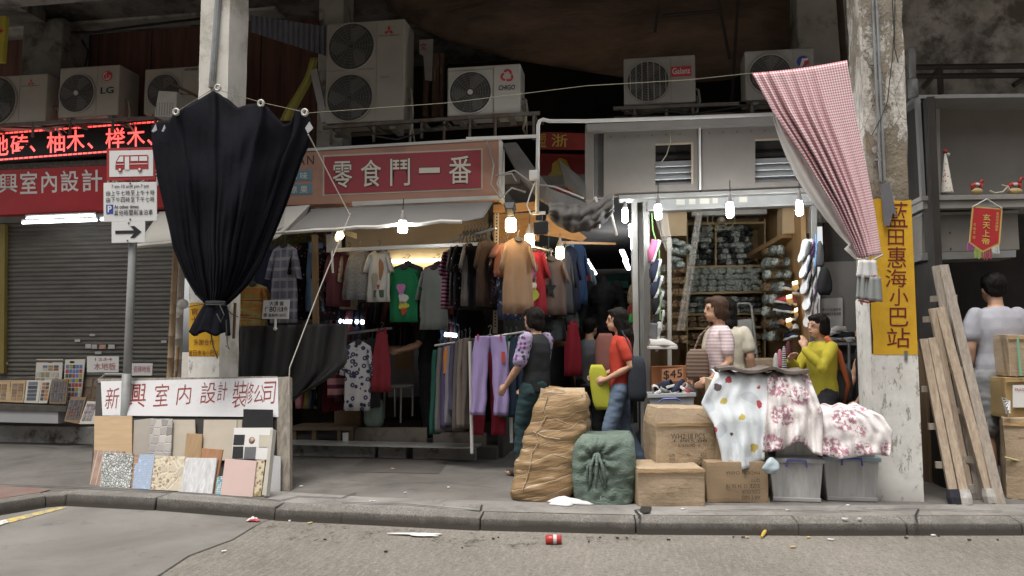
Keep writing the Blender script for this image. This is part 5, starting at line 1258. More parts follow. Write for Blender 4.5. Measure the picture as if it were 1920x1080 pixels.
# details on the stack
pl = tag(MB(mat('card_white', (.66, .65, .63))).slab([P(1899, 722, y_ - .03), P(1960, 722, y_ - .03), P(1960, 764, y_ - .03), P(1899, 764, y_ - .03)], .003).build('address_label'), 'white printed address label on the brown box', 'label')
pl2 = MB(mat('red_marker', (.42, .10, .12))).text('FRAGILE', [P(1903, 728, y_ - .034), P(1930, 728, y_ - .034), P(1930, 733, y_ - .034), P(1903, 733, y_ - .034)], .01, .001); pl2.build('lettering', pl)
tag(MB(mat('green_strap', (.2, .42, .28), .5)).slab([P(1906, 632, y_ - .025), P(1910, 632, y_ - .025), P(1917, 705, y_ - .03), P(1912, 705, y_ - .03)], .003).build('green_strap'), 'pale green strap round the topmost right box', 'strap')
tag(MB(mat('yellow_strap', (.5, .43, .2), .5)).tube([P(1884, 857, y_ - .06), P(1925, 868, y_ - .06)], .008, 6).build('yellow_strap'), 'yellow cord round the lowest right box', 'cord')
m = MB(mat('white_plastic_string', (.6, .6, .6), .5))
for k in range(6): m.tube([P(1893, 752, y_ - .06), P(1878 + k * 3, 745 + k * 6, y_ - .10), P(1885 + k, 768 + (k % 3) * 4, y_ - .08)], .006, 5)
tag(m.build('string_knot'), 'white plastic string knotted on the brown box', 'string')
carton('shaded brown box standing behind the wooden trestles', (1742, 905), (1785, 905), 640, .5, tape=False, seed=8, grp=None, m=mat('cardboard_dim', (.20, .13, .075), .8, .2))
# ---- tall taped bale
t = thing('taped_bale', 'tall bulging cardboard bale wrapped in brown tape, leaning with its top flap open', 'bale')
lf = [(0, 964), (.06, 960), (.18, 961), (.45, 977), (.62, 988), (.8, 1002), (.93, 1012), (1, 1020)]
rg = [(0, 1062), (.06, 1071), (.2, 1082), (.4, 1089), (.6, 1097), (.8, 1100), (.93, 1099), (1, 1094)]
def bale(u, v, w_):
    x = lerp(pw(w_, lf), pw(w_, rg), u); y = lerp(936 + 7 * u, lerp(728, 741, u), w_)
    yy = lerp(5.87, 6.02, w_); rdg = .005 * math.sin(w_ * 62 + u * 2) + .011 * math.sin(w_ * 25 - u * 3)
    p = P(x, y, yy); cx_ = 4 * u * (1 - u)
    e = .035 * (1 - cx_)
    rdg += .010 * ((w_ * 11 + .25 * u) % 1)
    p.y += lerp(-.05 - .055 * cx_ ** .5 - rdg * .7, .42, v) + (e if v < .5 else -e)
    nz = mn.noise_vector(p * 6); p += nz * .013 + mn.noise_vector(p * 15) * .006; p.x += (rdg * .7 if u > .5 else -rdg * .7)
    return p
BALE = NT('taped_bale_skin'); n = BALE; v = n.map(n.obj, (1, 1, 1), (0, .2, 0)); z = n.sep(v)[2]
band = n.noise(n.map(v, (.5, .5, 7)), 2.2, 5, .6)
c = n.mix(n.ramp(band, .42, .56), (.37, .245, .125), (.24, .15, .07))
c = n.mix(n.ramp(n.noise(n.map(v, (1.5, 1.5, 16)), 2, 4, .6, .6), .64, .69), c, (.50, .38, .24))
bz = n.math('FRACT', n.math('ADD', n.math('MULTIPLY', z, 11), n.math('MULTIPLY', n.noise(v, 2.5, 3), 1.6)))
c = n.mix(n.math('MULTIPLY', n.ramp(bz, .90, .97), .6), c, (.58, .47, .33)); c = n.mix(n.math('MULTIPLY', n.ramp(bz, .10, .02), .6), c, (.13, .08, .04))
BALE = n.fin(c, .5, 0, n.math('ADD', n.math('MULTIPLY', bz, .6), n.math('MULTIPLY', n.noise(n.map(v, (1.0, 1.0, 4)), 3.2, 4, .55), 1.2)), .7, .03, .5)
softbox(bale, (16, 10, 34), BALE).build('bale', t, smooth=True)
m = MB(CARD); m.slab([P(1028, 727, 6.22), P(1096, 727, 6.30), P(1097, 742, 6.12), P(1045, 745, 6.0)], .008); m.slab([P(1014, 727, 5.98), P(1031, 733, 5.96), P(1030, 760, 5.94), P(1010, 770, 5.95)], .01); m.slab([P(1093, 739, 5.98), P(1099, 741, 5.98), P(1098, 752, 5.96), P(1094, 750, 5.96)], .008)
m.build('open_flap', t)
m = MB(mat('tape_glint', (.40, .30, .19), .3))
tp = [(1030, 748), (1022, 772), (1026, 782), (1012, 812), (1015, 828), (1000, 850), (1000, 870), (990, 890), (986, 915)]
m.tube([bale((x - pw(w_, lf)) / (pw(w_, rg) - pw(w_, lf)), 0, w_) + Vector((0, -.006, 0)) for (x, y) in tp for w_ in [max(0, min(1, (938 - y) / 203))]], .004, 5)
for yy, xa, xb in ((815, 1005, 1050), (850, 1040, 1090), (788, 1040, 1095)):
    w_ = (938 - yy) / 203; m.tube([bale((x - pw(w_, lf)) / (pw(w_, rg) - pw(w_, lf)), 0, w_ + (.02 if x == xa else -.01)) + Vector((0, -.005, 0)) for x in (xa, (xa + xb) / 2, xb)], .003, 5)
m.build('tape_edge', t)
# ---- green sack
t = thing('green_sack', 'bulging dark green cloth sack knotted at the front', 'sack')
slf = [(0, 1082), (.06, 1077), (.4, 1074), (.75, 1073), (.9, 1079), (1, 1092)]
srg = [(0, 1182), (.08, 1188), (.5, 1190), (.8, 1191), (.94, 1189), (1, 1182)]
def sack(u, v, w_):
    x = lerp(pw(w_, slf), pw(w_, srg), u); y = lerp(949, 817, w_); p = P(x, y, 5.85); cx_ = 4 * u * (1 - u)
    kx, kz = u - .40, w_ - .70; rr = math.hypot(kx * 1.1, kz); an = math.atan2(kz, kx)
    pleat = .022 * math.sin(an * 11) * math.exp(-(rr / .35) ** 2) * min(1, rr * 9)
    sag = .012 * (1 - abs(math.sin(w_ * 17 + 3 * mn.noise(Vector((u * 3, w_ * 3, 1)))))) * (w_ < .66) * min(1, abs(kx) * 6) + .022 * mn.noise(Vector((u * 7, w_ * 9, 5)))
    dent = .06 * math.exp(-(rr / .12) ** 2)
    e = .03 * (1 - cx_)
    p.y += lerp(-.03 - .055 * cx_ ** .5 - pleat - sag + dent, .40, v) + (e if v < .5 else -e)
    if w_ > .9: p.y += (w_ - .9) * .6 * (1 - v)
    return p + mn.noise_vector(p * 5) * .018
GRN = NT('green_sack_cloth'); n = GRN
GRN = n.fin(n.mix(n.ramp(n.noise(n.obj, 4, 7), .35, .68), (.145, .19, .155), (.095, .132, .108)), .75, 0, n.math('ADD', n.math('ABSOLUTE', n.math('SUBTRACT', n.noise(n.map(n.obj, (1, 1, 1.8)), 11, 4, .6, 1), .5)), n.math('MULTIPLY', n.noise(n.obj, 150, 2), .08)), 1.0, .026)
softbox(sack, (26, 8, 26), GRN).build('sack_body', t, smooth=True)
o = sack(.40, 0, .70); m = MB(GRN)
m.ball(o + Vector((0, -.03, 0)), (.035, .03, .035)); 
for dx, L, s in ((-.05, .26, 1), (.0, .30, -1), (.045, .24, 1)):
    m.tube([o + Vector((dx * .3, -.05, .02)), o + Vector((dx * .9, -.065, -.06)), o + Vector((dx * 1.1 + .01 * s, -.06, -L * .6)), o + Vector((dx * 1.4, -.035, -L))], [.014, .03, .028, .010], 8, sq=.5)
m.tube([o + Vector((.0, -.05, 0)), o + Vector((-.07, -.055, -.07)), o + Vector((-.075, -.05, -.19)), o + Vector((-.02, -.055, -.10)), o], .012, 7)
m.tube([o + Vector((.0, -.05, 0)), o + Vector((.06, -.055, -.09)), o + Vector((.06, -.05, -.24)), o + Vector((.02, -.055, -.12)), o], .010, 7)
m.build('sack_knot', t, smooth=True)
MB(mat('pale_sack_string', (.40, .48, .42), .7)).tube([o + Vector((.02, -.05, -.25)), o + Vector((.035, -.05, -.40)), o + Vector((.02, -.05, -.5))], .006, 5).build('sack_string', t)
# ---- plastic bins
def binn(lab, x0, x1, yb, yt, lidc, seed, z0=None, Y=None, depth=.42, flare=7):
    t = thing('storage_bin', lab, 'storage bin', 'translucent plastic bins by the pillar')
    a, b = (G(x0, yb), G(x1, yb)) if z0 is None else (P(x0, yb, Y), P(x1, yb, Y))
    zb = a.z; yy = (a.y + b.y) / 2; a.y = b.y = yy; b.z = zb; H = P(x0, yt, yy).z - zb; k = K(x0, yb, yy)
    fl = flare * k
    def fn(u, v, w_):
        p = a.lerp(b, u) + Vector(((u - .5) * 2 * fl * w_, v * depth + (v - .5) * fl * w_, H * w_))
        if v == 0: p.y += .004 * math.sin(u * 40 + seed) 
        return p
    nn = NT('bin_plastic_%d' % seed); x = nn.noise(nn.map(nn.obj, (9, 9, 1.1)), 1.2, 5, .6, .8)
    pm = nn.fin(nn.mix(nn.ramp(x, .36, .66), (.50, .495, .49), (.33, .325, .325)), .3, 0, nn.noise(nn.map(nn.obj, (5, 5, .5)), 3, 4), .25, .02, .5)
    softbox(fn, (10, 6, 6), pm).build('tub', t, bev=.008)
    W = b.x - a.x; c = (a + b) / 2
    MB(mat('bin_foot', (.42, .40, .39), .4)).box((c.x, c.y + depth / 2 - .008, zb + .018), (W + .015, depth + .01, .03)).build('foot_rim', t, bev=.005)
    MB(lidc).box((c.x, c.y + depth / 2, zb + H + .015), (W + 2 * fl + .03, depth + fl + .03, .035)).build('lid', t, bev=.008)
    m = MB(mat('bin_clip_blue', (.12, .13, .42), .4)); xc = c.x
    m.tube([(xc - .075, yy - fl * .5 - .02, zb + H - .03), (xc - .068, yy - fl * .5 - .03, zb + H + .022), (xc + .068, yy - fl * .5 - .03, zb + H + .022), (xc + .075, yy - fl * .5 - .02, zb + H - .03)], .009, 6); m.build('clip_handle', t)
    return t
LIDG, LIDB = mat('bin_lid_grey', (.46, .47, .47), .35, .08), mat('bin_lid_blue', (.30, .37, .42), .35, .08)
binn('translucent bin with a pale grey lid, next to the print-marked cardboard box', 1452, 1536, 941, 866, LIDG, 1)
binn('translucent bin with a blue-grey lid, against the white pillar', 1554, 1641, 940, 863, LIDB, 2)
binn('upper grey bin half covered by the pink floral cloth', 1456, 1532, 860, 770, LIDG, 3, 1, 6.2)
binn('upper grey bin under the rounded floral cloth beside the pillar', 1552, 1638, 857, 782, LIDG, 4, 1, 6.22)
zc = P(1385, 868, 6.12).z
carton('cardboard box hidden under the white printed cloth', (1336, 869), (1440, 869), 712, .5, Yat=6.14, seed=9, tape=False, grp=None)
carton('cardboard box under the pink floral cloth, topmost of its pile', (1445, 764), (1525, 764), 714, .45, Yat=6.17, seed=10, tape=False, grp=None)
# ---- cloths over the pile
def f_floral():
    n = NT('pink_floral_cotton'); v = n.map(n.obj, (1, .6, 1)); zone = n.ramp(n.noise(v, 4.2, 2), .47, .54)
    d = n.vor(v, 50); ed = n.vor(v, 11, 'DISTANCE_TO_EDGE'); fl = n.math('MULTIPLY', n.ramp(n.vor(v, 5.2), .52, .42), n.ramp(n.noise(v, 40, 2, .5), .47, .52))
    ln = n.math('MULTIPLY', n.ramp(ed, .035, .02), n.math('SUBTRACT', 1, zone))
    c = n.mix(n.math('MULTIPLY', fl, .85), (.76, .72, .71), (.38, .15, .22)); c = n.mix(n.math('MULTIPLY', ln, .28), c, (.45, .34, .36))
    c = n.mix(n.math('MULTIPLY', n.ramp(n.vor(v, 7), .16, .12), .5), c, (.42, .1, .16))
    return n.fin(c, .85, 0, n.noise(n.obj, 16, 5), .35, .012, .2)
def f_print():
    n = NT('white_printed_cotton'); v = n.map(n.obj, (1, .6, 1)); d = n.vor(v, 8.5); cc = n.vor(v, 8.5, 'F1', 1); s = n.sep(cc)
    spot = n.math('MULTIPLY', n.ramp(n.math('ADD', d, n.math('MULTIPLY', n.noise(v, 16, 4), .65)), .56, .53), n.math('GREATER_THAN', s[1], .45))
    hue = n.mix(n.math('GREATER_THAN', s[0], .33), (.52, .42, .12), n.mix(n.math('GREATER_THAN', s[0], .66), (.42, .08, .09), n.mix(n.math('GREATER_THAN', s[2], .5), (.22, .38, .16), (.12, .09, .10))))
    leaf = n.ramp(n.noise(v, 5.5, 1, .3), .58, .60)
    c = n.mix(n.math('MULTIPLY', leaf, .6), (.70, .745, .775), (.46, .50, .54)); c = n.mix(spot, c, hue)
    return n.fin(c, .85, 0, n.noise(n.obj, 14, 5), .3, .012, .2)
FLOR, PRNT = f_floral(), f_print()
def drape(name, lab, m, left, right, hem, Y0, dtop, nu=40, nv=36, fr=7, amp=.03, seed=0, topy=0):
    """left/right: (v, x, y) along the hanging edges; v below .2 lies on the top of the pile"""
    lx, ly = [(a, b) for a, b, c in left], [(a, c) for a, b, c in left]; rx, ry = [(a, b) for a, b, c in right], [(a, c) for a, b, c in right]
    def fn(u, v):
        if v < .2: 
            t_ = v / .2; x = lerp(lx[0][1], rx[0][1], u); y = lerp(ly[0][1], ry[0][1], u)
            p = P(x, y, Y0); return Vector((p.x + (1 - t_) * .0, Y0 + dtop * (1 - t_), p.z + .012 + .01 * math.sin(u * 20 + t_ * 5)))
        t_ = (v - .2) / .8
        x = lerp(pw(t_, lx), pw(t_, rx), u); y = lerp(pw(t_, ly), pw(t_, ry), u) + pw(u, hem) * t_ ** 2
        f_ = amp * (.2 + .8 * t_) * (math.sin(u * fr * 6.28 + seed + t_ * 1.4) + .5 * math.sin(u * fr * 15 + seed * 2 - t_ * 3) + 1.6 * mn.noise(Vector((u * 9, t_ * 2.2, seed + 4))))
        return P(x, y, Y0 - .035 - .05 * math.sin(min(1, t_ * 1.5) * 1.57) - f_ + .02 * mn.noise(Vector((u * 5, t_ * 5, seed))))
    return tag(MB(m).grid(fn, nu, nv).build(name, smooth=True, solid=.006), lab, 'cloth')
drape('printed_cloth', 'white and pale blue printed cloth hanging over the tallest covered pile', PRNT, [(0, 1342, 700), (.2, 1324, 735), (.32, 1314, 757), (.55, 1338, 795), (.8, 1352, 850), (1, 1357, 893)], [(0, 1441, 704), (.5, 1437, 780), (1, 1433, 853)], [(0, 0), (.35, 4), (.6, 8), (1, 8)], 6.12, .45, 50, 36, 1.7, .022, 1)
drape('floral_cloth', 'pink floral cloth hanging over the middle pile with an uneven hem', FLOR, [(0, 1440, 704), (.5, 1435, 780), (1, 1430, 848)], [(0, 1516, 704), (.3, 1530, 740), (.6, 1543, 775), (1, 1542, 855)], [(0, 0), (.3, -6), (.6, -26), (.7, -20), (.85, -4), (1, 0)], 6.1, .42, 44, 36, 3, .03, 2)
drape('floral_cloth', 'rounded pink floral cloth over the low pile beside the white pillar', FLOR, [(0, 1528, 770), (.4, 1532, 800), (1, 1534, 850)], [(0, 1626, 766), (.3, 1655, 780), (.6, 1674, 810), (1, 1668, 856)], [(0, 0), (.3, 9), (.5, 4), (.75, -4), (1, 0)], 6.13, .35, 40, 30, 3, .022, 5)
def sheetfn(u, v):
    p = P(lerp(lerp(1352, 1345, v), lerp(1508, 1518, v), u), lerp(690, 702 + 2 * math.sin(u * 17), v), 6.1); z = P(1430, lerp(700, 703, u), 6.1).z + .03
    return Vector((lerp(P(1347, 700, 6.05).x, P(1517, 700, 6.05).x, u), lerp(6.50, 6.02 + .02 * math.sin(u * 19), v), z + .012 * math.sin(u * 13) + .02 * mn.noise(Vector((u * 6, v * 3, 2)))))
tag(MB(mat('brown_grey_sheet', (.17, .14, .125), .85, .4, 7, .5, 30, .01)).grid(sheetfn, 40, 8).build('cardboard_sheet', solid=.022), 'crumpled brown-grey cardboard sheet laid over the two tallest cloth piles', 'sheet')
def puff(u, v):
    a = u * 6.283; rr = pw(v, [(0, .01), (.3, .045), (.7, .06), (1, .03)]) * (1 + .2 * math.sin(a * 3 + v * 6)); o = P(1446, lerp(858, 888, v), 5.98)
    return o + Vector((math.cos(a) * rr, math.sin(a) * rr * .6, 0))
tag(MB(mat('pale_blue_plastic', (.42, .50, .54), .4)).grid(puff, 20, 10, closed=True).build('plastic_bag', smooth=True, solid=.004), 'pale blue knotted plastic bag between the printed cloth and the bin', 'plastic bag')
# ================================================================== GINGHAM CURTAIN
n = NT('red_gingham'); s = n.sep(n.uv); sx, sy = n.stripe(s[0], 1), n.stripe(s[1], 1)
GING = n.fin(n.mix(n.math('MULTIPLY', n.math('ADD', sx, sy), .5), (.74, .70, .70), (.46, .12, .16)), .85, 0, n.noise(n.obj, 20, 4), .2, .008, .2)
gl_ = [(0, 1410, 137), (.22, 1450, 210), (.45, 1510, 300), (.7, 1566, 390), (.88, 1597, 450), (1, 1612, 485)]
gr_ = [(0, 1588, 113), (.25, 1603, 205), (.5, 1622, 300), (.75, 1640, 395), (1, 1653, 479)]
t = thing('gingham_curtain', 'red and white gingham curtain with a white lining, tied in at the foot', 'curtain')
def gg(u, v):
    x = lerp(pw(v, [(a, b) for a, b, c in gl_]), pw(v, [(a, b) for a, b, c in gr_]), u); y = lerp(pw(v, [(a, c) for a, b, c in gl_]), pw(v, [(a, c) for a, b, c in gr_]), u)
    amp = lerp(.013, .036, math.sin(v * 3.14)) * (1.08 - u) * (1 + .8 * mn.noise(Vector((u * 6, v * 1.2, 2))))
    return P(x, y + 3 * math.sin(u * 3.14) * (1 - v), 6.02 - amp * math.sin((u ** .8) * 52 + 2.5 * mn.noise(Vector((u * 4, v * 1.5, 6)))) - .5 * amp * math.sin(u * 27 + 1) - .06 * math.sin(u * 3.14) * v)
MB(GING).grid(gg, 150, 40, uv=(36, 74)).build('curtain', t, smooth=True, solid=.004)
def lin(u, v):
    vv = lerp(.22, 1, v); xr = pw(vv, [(a, b) for a, b, c in gl_]); yr = pw(vv, [(a, c) for a, b, c in gl_]); wd = 36 * math.sin(min(1, v * 1.15) * 3.0) ** .8 if v < .87 else lerp(24, 4, (v - .87) / .13)
    return P(xr - wd * (1 - u) + 3 * u, yr + 5 * (1 - u) * v, 6.06 + .015 * math.sin(u * 9 + v * 2))
MB(mat('lining_white', (.60, .585, .56), .85, .12, 5, .25, 20, .01)).grid(lin, 14, 30).build('lining', t, smooth=True, solid=.004)
MB(mat('pale_rope', (.45, .42, .36))).tube([P(1606, 485, 6.0), P(1630, 491, 5.94), P(1655, 478, 6.0)], .009, 6).build('tie_cord', t)
def tw(x0, x1, y0, y1, Y, ph):
    def f(u, v): return P(lerp(x0, x1, u) + 2.5 * (u - .5) * v * 3, lerp(y0, y1 + 5 * (u - .5), v), Y - .03 * math.sin(u * 3.14) - .012 * math.sin(u * 15 + ph))
    return f
t2 = thing('towel', 'white and grey towel with red edges tied at the foot of the gingham curtain', 'towel')
m = MB(mat('towel_white', (.64, .635, .63), .9)).grid(tw(1610, 1642, 488, 520, 5.93, 0), 16, 6); m.build('white_fold', t2, smooth=True, solid=.01)
m = MB(mat('towel_grey', (.27, .285, .28), .9)).grid(tw(1609, 1628, 516, 562, 5.94, 1), 12, 8).grid(tw(1624, 1650, 519, 564, 5.92, 2), 12, 8); m.build('grey_fold', t2, smooth=True, solid=.012)
m = MB(mat('towel_red_edge', (.30, .07, .06), .9)).tube([P(1609, 563, 5.92), P(1628, 567, 5.90), P(1652, 562, 5.91)], .009, 6); m.tube([P(1610, 518, 5.92), P(1626, 522, 5.9), P(1642, 516, 5.91)], .005, 6); m.build('edge', t2)
# ================================================================== RIGHT STALL
t = thing('display_cabinet', 'grey metal display cabinet with an open shelf, hung at the right stall', 'cabinet')
Yc = 7.0
CABG = mat('cabinet_grey', (.185, .17, .152), .7, .2, 2, .1, dirt=(.15, .14, .125), dth=.6)
m = MB(CABG); m.slab([P(1728, 182, Yc + .35), P(2040, 180, Yc + .35), P(2040, 372, Yc + .35), P(1728, 376, Yc + .35)], .03); m.build('back_panel', t)
CABM = mat('cabinet_steel', (.36, .36, .355), .4, .2, 4, .08, metal=.5)
m = MB(CABM); m.slab([P(1716, 178, Yc), P(2040, 174, Yc), P(2040, 181, Yc), P(1716, 185, Yc)], .38); m.build('top', t, bev=.004)
m = MB(CABM); m.slab([P(1719, 185, Yc), P(1726, 185, Yc), P(1736, 366, Yc), P(1729, 366, Yc)], .06); m.build('side_frame', t)
m = MB(mat('cabinet_shelf', (.27, .26, .24), .6, .2)); m.slab([P(1727, 367, Yc - .02), P(2040, 362, Yc - .02), P(2040, 371, Yc - .02), P(1727, 376, Yc - .02)], .4); m.slab([P(1730, 377, Yc), P(2040, 372, Yc), P(2040, 386, Yc), P(1730, 392, Yc)], .36); m.build('shelf', t, bev=.004)
m = MB(mat('pale_upright', (.38, .37, .34), .6)); m.slab([P(1755, 196, Yc + .3), P(1762, 196, Yc + .3), P(1764, 366, Yc + .3), P(1757, 366, Yc + .3)], .03); m.build('upright', t)
m = MB(CABG); m.slab([P(1728, 403, Yc + .1), P(1908, 398, Yc + .1), P(1912, 468, Yc + .1), P(1728, 474, Yc + .1)], .3)
m.build('lower_case', t, bev=.004)
m = MB(CABM); m.slab([P(1728, 399, Yc + .08), P(1910, 394, Yc + .08), P(1910, 399, Yc + .08), P(1728, 404, Yc + .08)], .3); m.slab([P(1728, 474, Yc + .05), P(1905, 469, Yc + .05), P(1905, 482, Yc + .05), P(1728, 488, Yc + .05)], .3); m.build('lower_rail', t)
m = MB(mat('screw_heads', (.06, .06, .06))); 
for x, y in ((1763, 433), (1781, 436), (1783, 466)): m.lathe(P(x, y, Yc + .097), [(.008, 0), (.006, .004)], 8, (0, -1, 0))
m.build('screw', t)
sw_ = thing('stall_wall', 'dark recess wall of the stall behind the man in the white shirt', 'wall')
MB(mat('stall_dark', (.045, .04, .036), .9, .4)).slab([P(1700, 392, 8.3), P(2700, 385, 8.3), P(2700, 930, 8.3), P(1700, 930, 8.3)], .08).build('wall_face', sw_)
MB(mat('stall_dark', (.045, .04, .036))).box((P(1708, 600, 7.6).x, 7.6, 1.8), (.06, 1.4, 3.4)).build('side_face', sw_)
tag(MB(mat('pvc_grey', (.17, .17, .17), .5, .3)).tube([P(1706, 92, 6.9), P(1710, 100, 6.9), P(1711, 150, 6.9)], .03, 10).tube([P(1711, 150, 6.9), P(1713, 182, 6.9)], .042, 10).build('grey_pipe', smooth=True), 'short grey plastic pipe behind the right pillar, above the cabinet', 'pipe')
m = MB(mat('dark_scaffold', (.05, .042, .035)))
for x0, y0, x1, y1 in ((1715, 126, 2040, 122), (1715, 143, 2040, 140), (1762, 122, 1764, 176), (1730, 165, 1768, 122), (1900, 160, 1950, 128)): m.tube([P(x0, y0, 7.9), P(x1, y1, 7.9)], .028, 6)
tag(m.build('angle_frame'), 'dark steel angle frame against the mottled wall above the cabinet', 'frame')
t = thing('cone_hat', 'white patterned cone ornament with a red tip, standing in the cabinet', 'ornament')
n = NT('patterned_paper'); CP = n.fin(n.mix(n.ramp(n.vor(n.obj, 40), .3, .25), (.58, .56, .5), n.mix(n.ramp(n.noise(n.obj, 9), .5, .55), (.45, .08, .08), (.35, .30, .1))), .8)
o = P(1776, 362, Yc + .1); zt_ = P(1776, 284, Yc + .1).z
MB(CP).lathe(o, [(.055, 0), (.05, .01), (.006, zt_ - o.z)], 14).build('cone', t, smooth=True); MB(mat('red_tip', (.4, .04, .04), .7)).ball(Vector((o.x, o.y, zt_)), .02).build('tip', t); MB(mat('sw_white', (.6, .6, .58), .8)).ball(Vector((o.x + .02, o.y - .01, zt_ - .03)), .016).build('tassel', t)
def figur(lab, x, s, tilt):
    t = thing('figurine', lab, 'figurine', 'small ornaments on the cabinet shelf'); o = P(x, 364, Yc + .08)
    MB(mat('figurine_gold', (.45, .34, .16), .5)).ball(o + Vector((0, 0, .025)), (.05 * s, .035, .03)).build('base', t, smooth=True)
    m = MB(mat('figurine_red', (.42, .05, .045), .5)); m.tube([o + Vector((-.03 * s, 0, .03)), o + Vector((-.035 * s, 0, .08)), o + Vector((-.01 * s, 0, .09)), o + Vector((.035 * s, 0, .08)), o + Vector((.03 * s, 0, .03))], [.014, .02, .022, .02, .014], 8); m.tube([o + Vector((.03 * s, 0, .085)), o + Vector((.045 * s, 0, .125 + tilt)), o + Vector((.06 * s, 0, .115 + tilt))], [.016, .012, .012], 8); m.build('animal', t, smooth=True)
    m = MB(mat('sw_white', (.6, .6, .58))).ball(o + Vector((0, -.02, .085)), (.02, .01, .014)); m.build('saddle', t)
figur('red and gold animal figurine standing alone at the middle of the shelf', 1832, 1, 0)
figur('red and white animal figurine on a gold mound at the picture edge', 1903, 1.3, .02)
t = tag(MB(mat('antler_cream', (.5, .46, .38), .6)).tube([P(1856, 358, Yc + .05), P(1866, 362, Yc + .05), P(1880, 360, Yc + .05), P(1890, 350, Yc + .05)], .008, 6).tube([P(1878, 347, Yc + .05), P(1890, 350, Yc + .05), P(1894, 357, Yc + .05)], .007, 6).build('branch_ornament'), 'pale branch-shaped ornament lying between the two animal figurines', 'ornament')
# pennant
t = thing('pennant', 'red pointed pennant with gold characters and coloured tassels, hanging below the cabinet', 'pennant')
Yn = 6.85
q = lambda pts, d=0: [P(x, y, Yn - d) for x, y in pts]
out = [(1823, 386), (1880, 391), (1875, 458), (1843, 474), (1817, 455)]
MB(mat('gold_trim', (.5, .37, .12), .6)).slab(q(out), .008).build('border', t)
MB(mat('pennant_red', (.40, .025, .03), .5, .15, 8, .2)).slab(q([(1826, 389), (1877, 393), (1872, 455), (1843, 469), (1820, 453)], .003), .006).build('flag', t)
m = MB(mat('gold_thread', (.58, .47, .12), .5))
for i, ch in enumerate('玄天上帝'): m.text(ch, [P(1843 - i * .6, 401 + i * 15, Yn - .006), P(1857 - i * .6, 402 + i * 15, Yn - .006), P(1857 - i * .6, 414 + i * 15, Yn - .006), P(1843 - i * .6, 413 + i * 15, Yn - .006)], .008, .001)
for i, ch in enumerate('風調雨順國泰'): m.text(ch, [P(1868 - i * .4, 398 + i * 6, Yn - .006), P(1873 - i * .4, 398 + i * 6, Yn - .006), P(1873 - i * .4, 403 + i * 6, Yn - .006), P(1868 - i * .4, 403 + i * 6, Yn - .006)], 0, .001)
for i, ch in enumerate('合境平安'): m.text(ch, [P(1825 - i * .4, 418 + i * 8, Yn - .006), P(1830 - i * .4, 418 + i * 8, Yn - .006), P(1830 - i * .4, 424 + i * 8, Yn - .006), P(1825 - i * .4, 424 + i * 8, Yn - .006)], 0, .001)
m.build('lettering', t)
MB(mat('white_string', (.6, .6, .58), .7)).tube([P(1824, 388, Yn), P(1850, 373, Yn), P(1879, 391, Yn)], .006, 5).build('cord', t)
for c, x0, x1, yb in (((.30, .07, .22), 1815, 1826, 470), ((.28, .36, .08), 1828, 1842, 486), ((.33, .05, .07), 1842, 1858, 488), ((.5, .5, .48), 1860, 1872, 476)):
    m = MB(cloth(c)); 
    for k in range(5): x = lerp(x0, x1, k / 4); m.tube([P(x, pw(x, [(1815, 455), (1843, 473), (1875, 458)]), Yn), P(x + rnd.uniform(-1, 1), yb - rnd.uniform(0, 4), Yn)], .006, 5)
    m.build('tassel', t)
# ---- wooden trestles
WT = wood('old_timber', (.46, .37, .28), (.27, .205, .15), (13, 13, 1.3), 4)
WT2 = wood('grey_timber', (.37, .32, .27), (.22, .185, .15), (13, 13, 1.3), 4)
def trestle(lab, pairs, m, rungs, Yt, foot=None):
    t = thing('wooden_trestle', lab, 'trestle', 'wooden trestles leaning by the right pillar')
    ends = []
    for (x0, y0, x1, y1, w_) in pairs:
        a = P(x0, y0, Yt); b = G(x1, y1, PAVE); d = (b - a).normalized(); wd = w_ * K(x1, y1, b.y); sx = Vector((1, 0, 0)); sx = (sx - d * sx.dot(d)).normalized(); sy_ = d.cross(sx)
        if sy_.y < 0: sy_ = -sy_
        q = [a - sx * wd / 2, a + sx * wd / 2, b + sx * wd / 2, b - sx * wd / 2]
        MB(m).hexa([q[0], q[1], q[2], q[3]] + [p + sy_ * .035 for p in q]).build('plank', t, bev=.004); ends.append((a, b))
    mm = MB(WT2)
    for f_ in rungs:
        p = ends[0][0].lerp(ends[0][1], f_) + Vector((-.075, .055, 0)); r_ = ends[1][0].lerp(ends[1][1], f_) + Vector((.06, .055, 0)); mm.hexa([p + Vector((0, -.012, -.025)), r_ + Vector((0, -.012, -.025)), r_ + Vector((0, -.012, .025)), p + Vector((0, -.012, .025)), p + Vector((0, .012, -.025)), r_ + Vector((0, .012, -.025)), r_ + Vector((0, .012, .025)), p + Vector((0, .012, .025))])
    mm.build('rung', t)
    if foot:
        for (a, b), c in zip(ends, foot): 
            mk_ = MB(mat('foot_wrap_%d' % int(c[0] * 100), c, .8, .4, 20, .5, 30, .01)); d = (a - b).normalized(); mk_.tube([b + Vector((0, .02, .0)), b + d * .05 + Vector((0, .018, 0)), b + d * .11 + Vector((0, .016, 0))], [.050, .056, .046], 8); mk_.build('foot_wrap', t)
    return t
trestle('tallest grey wooden trestle, reaching up beside the cabinet', [(1756, 498, 1838, 936, 15), (1770, 496, 1877, 946, 20)], WT2, (.15, .42, .7), 6.75)
trestle('middle wooden trestle with pale paint at its feet', [(1750, 578, 1822, 936, 15), (1763, 576, 1862, 944, 19)], WT, (.06, .34, .55, .8), 6.6, [(.3, .28, .25), (.48, .46, .42)])
trestle('shortest wooden trestle in front, with black and white taped feet', [(1732, 635, 1793, 946, 17), (1748, 633, 1813, 947, 17)], WT, (.05, .32, .55, .78), 6.48, [(.03, .03, .04), (.5, .48, .45)])
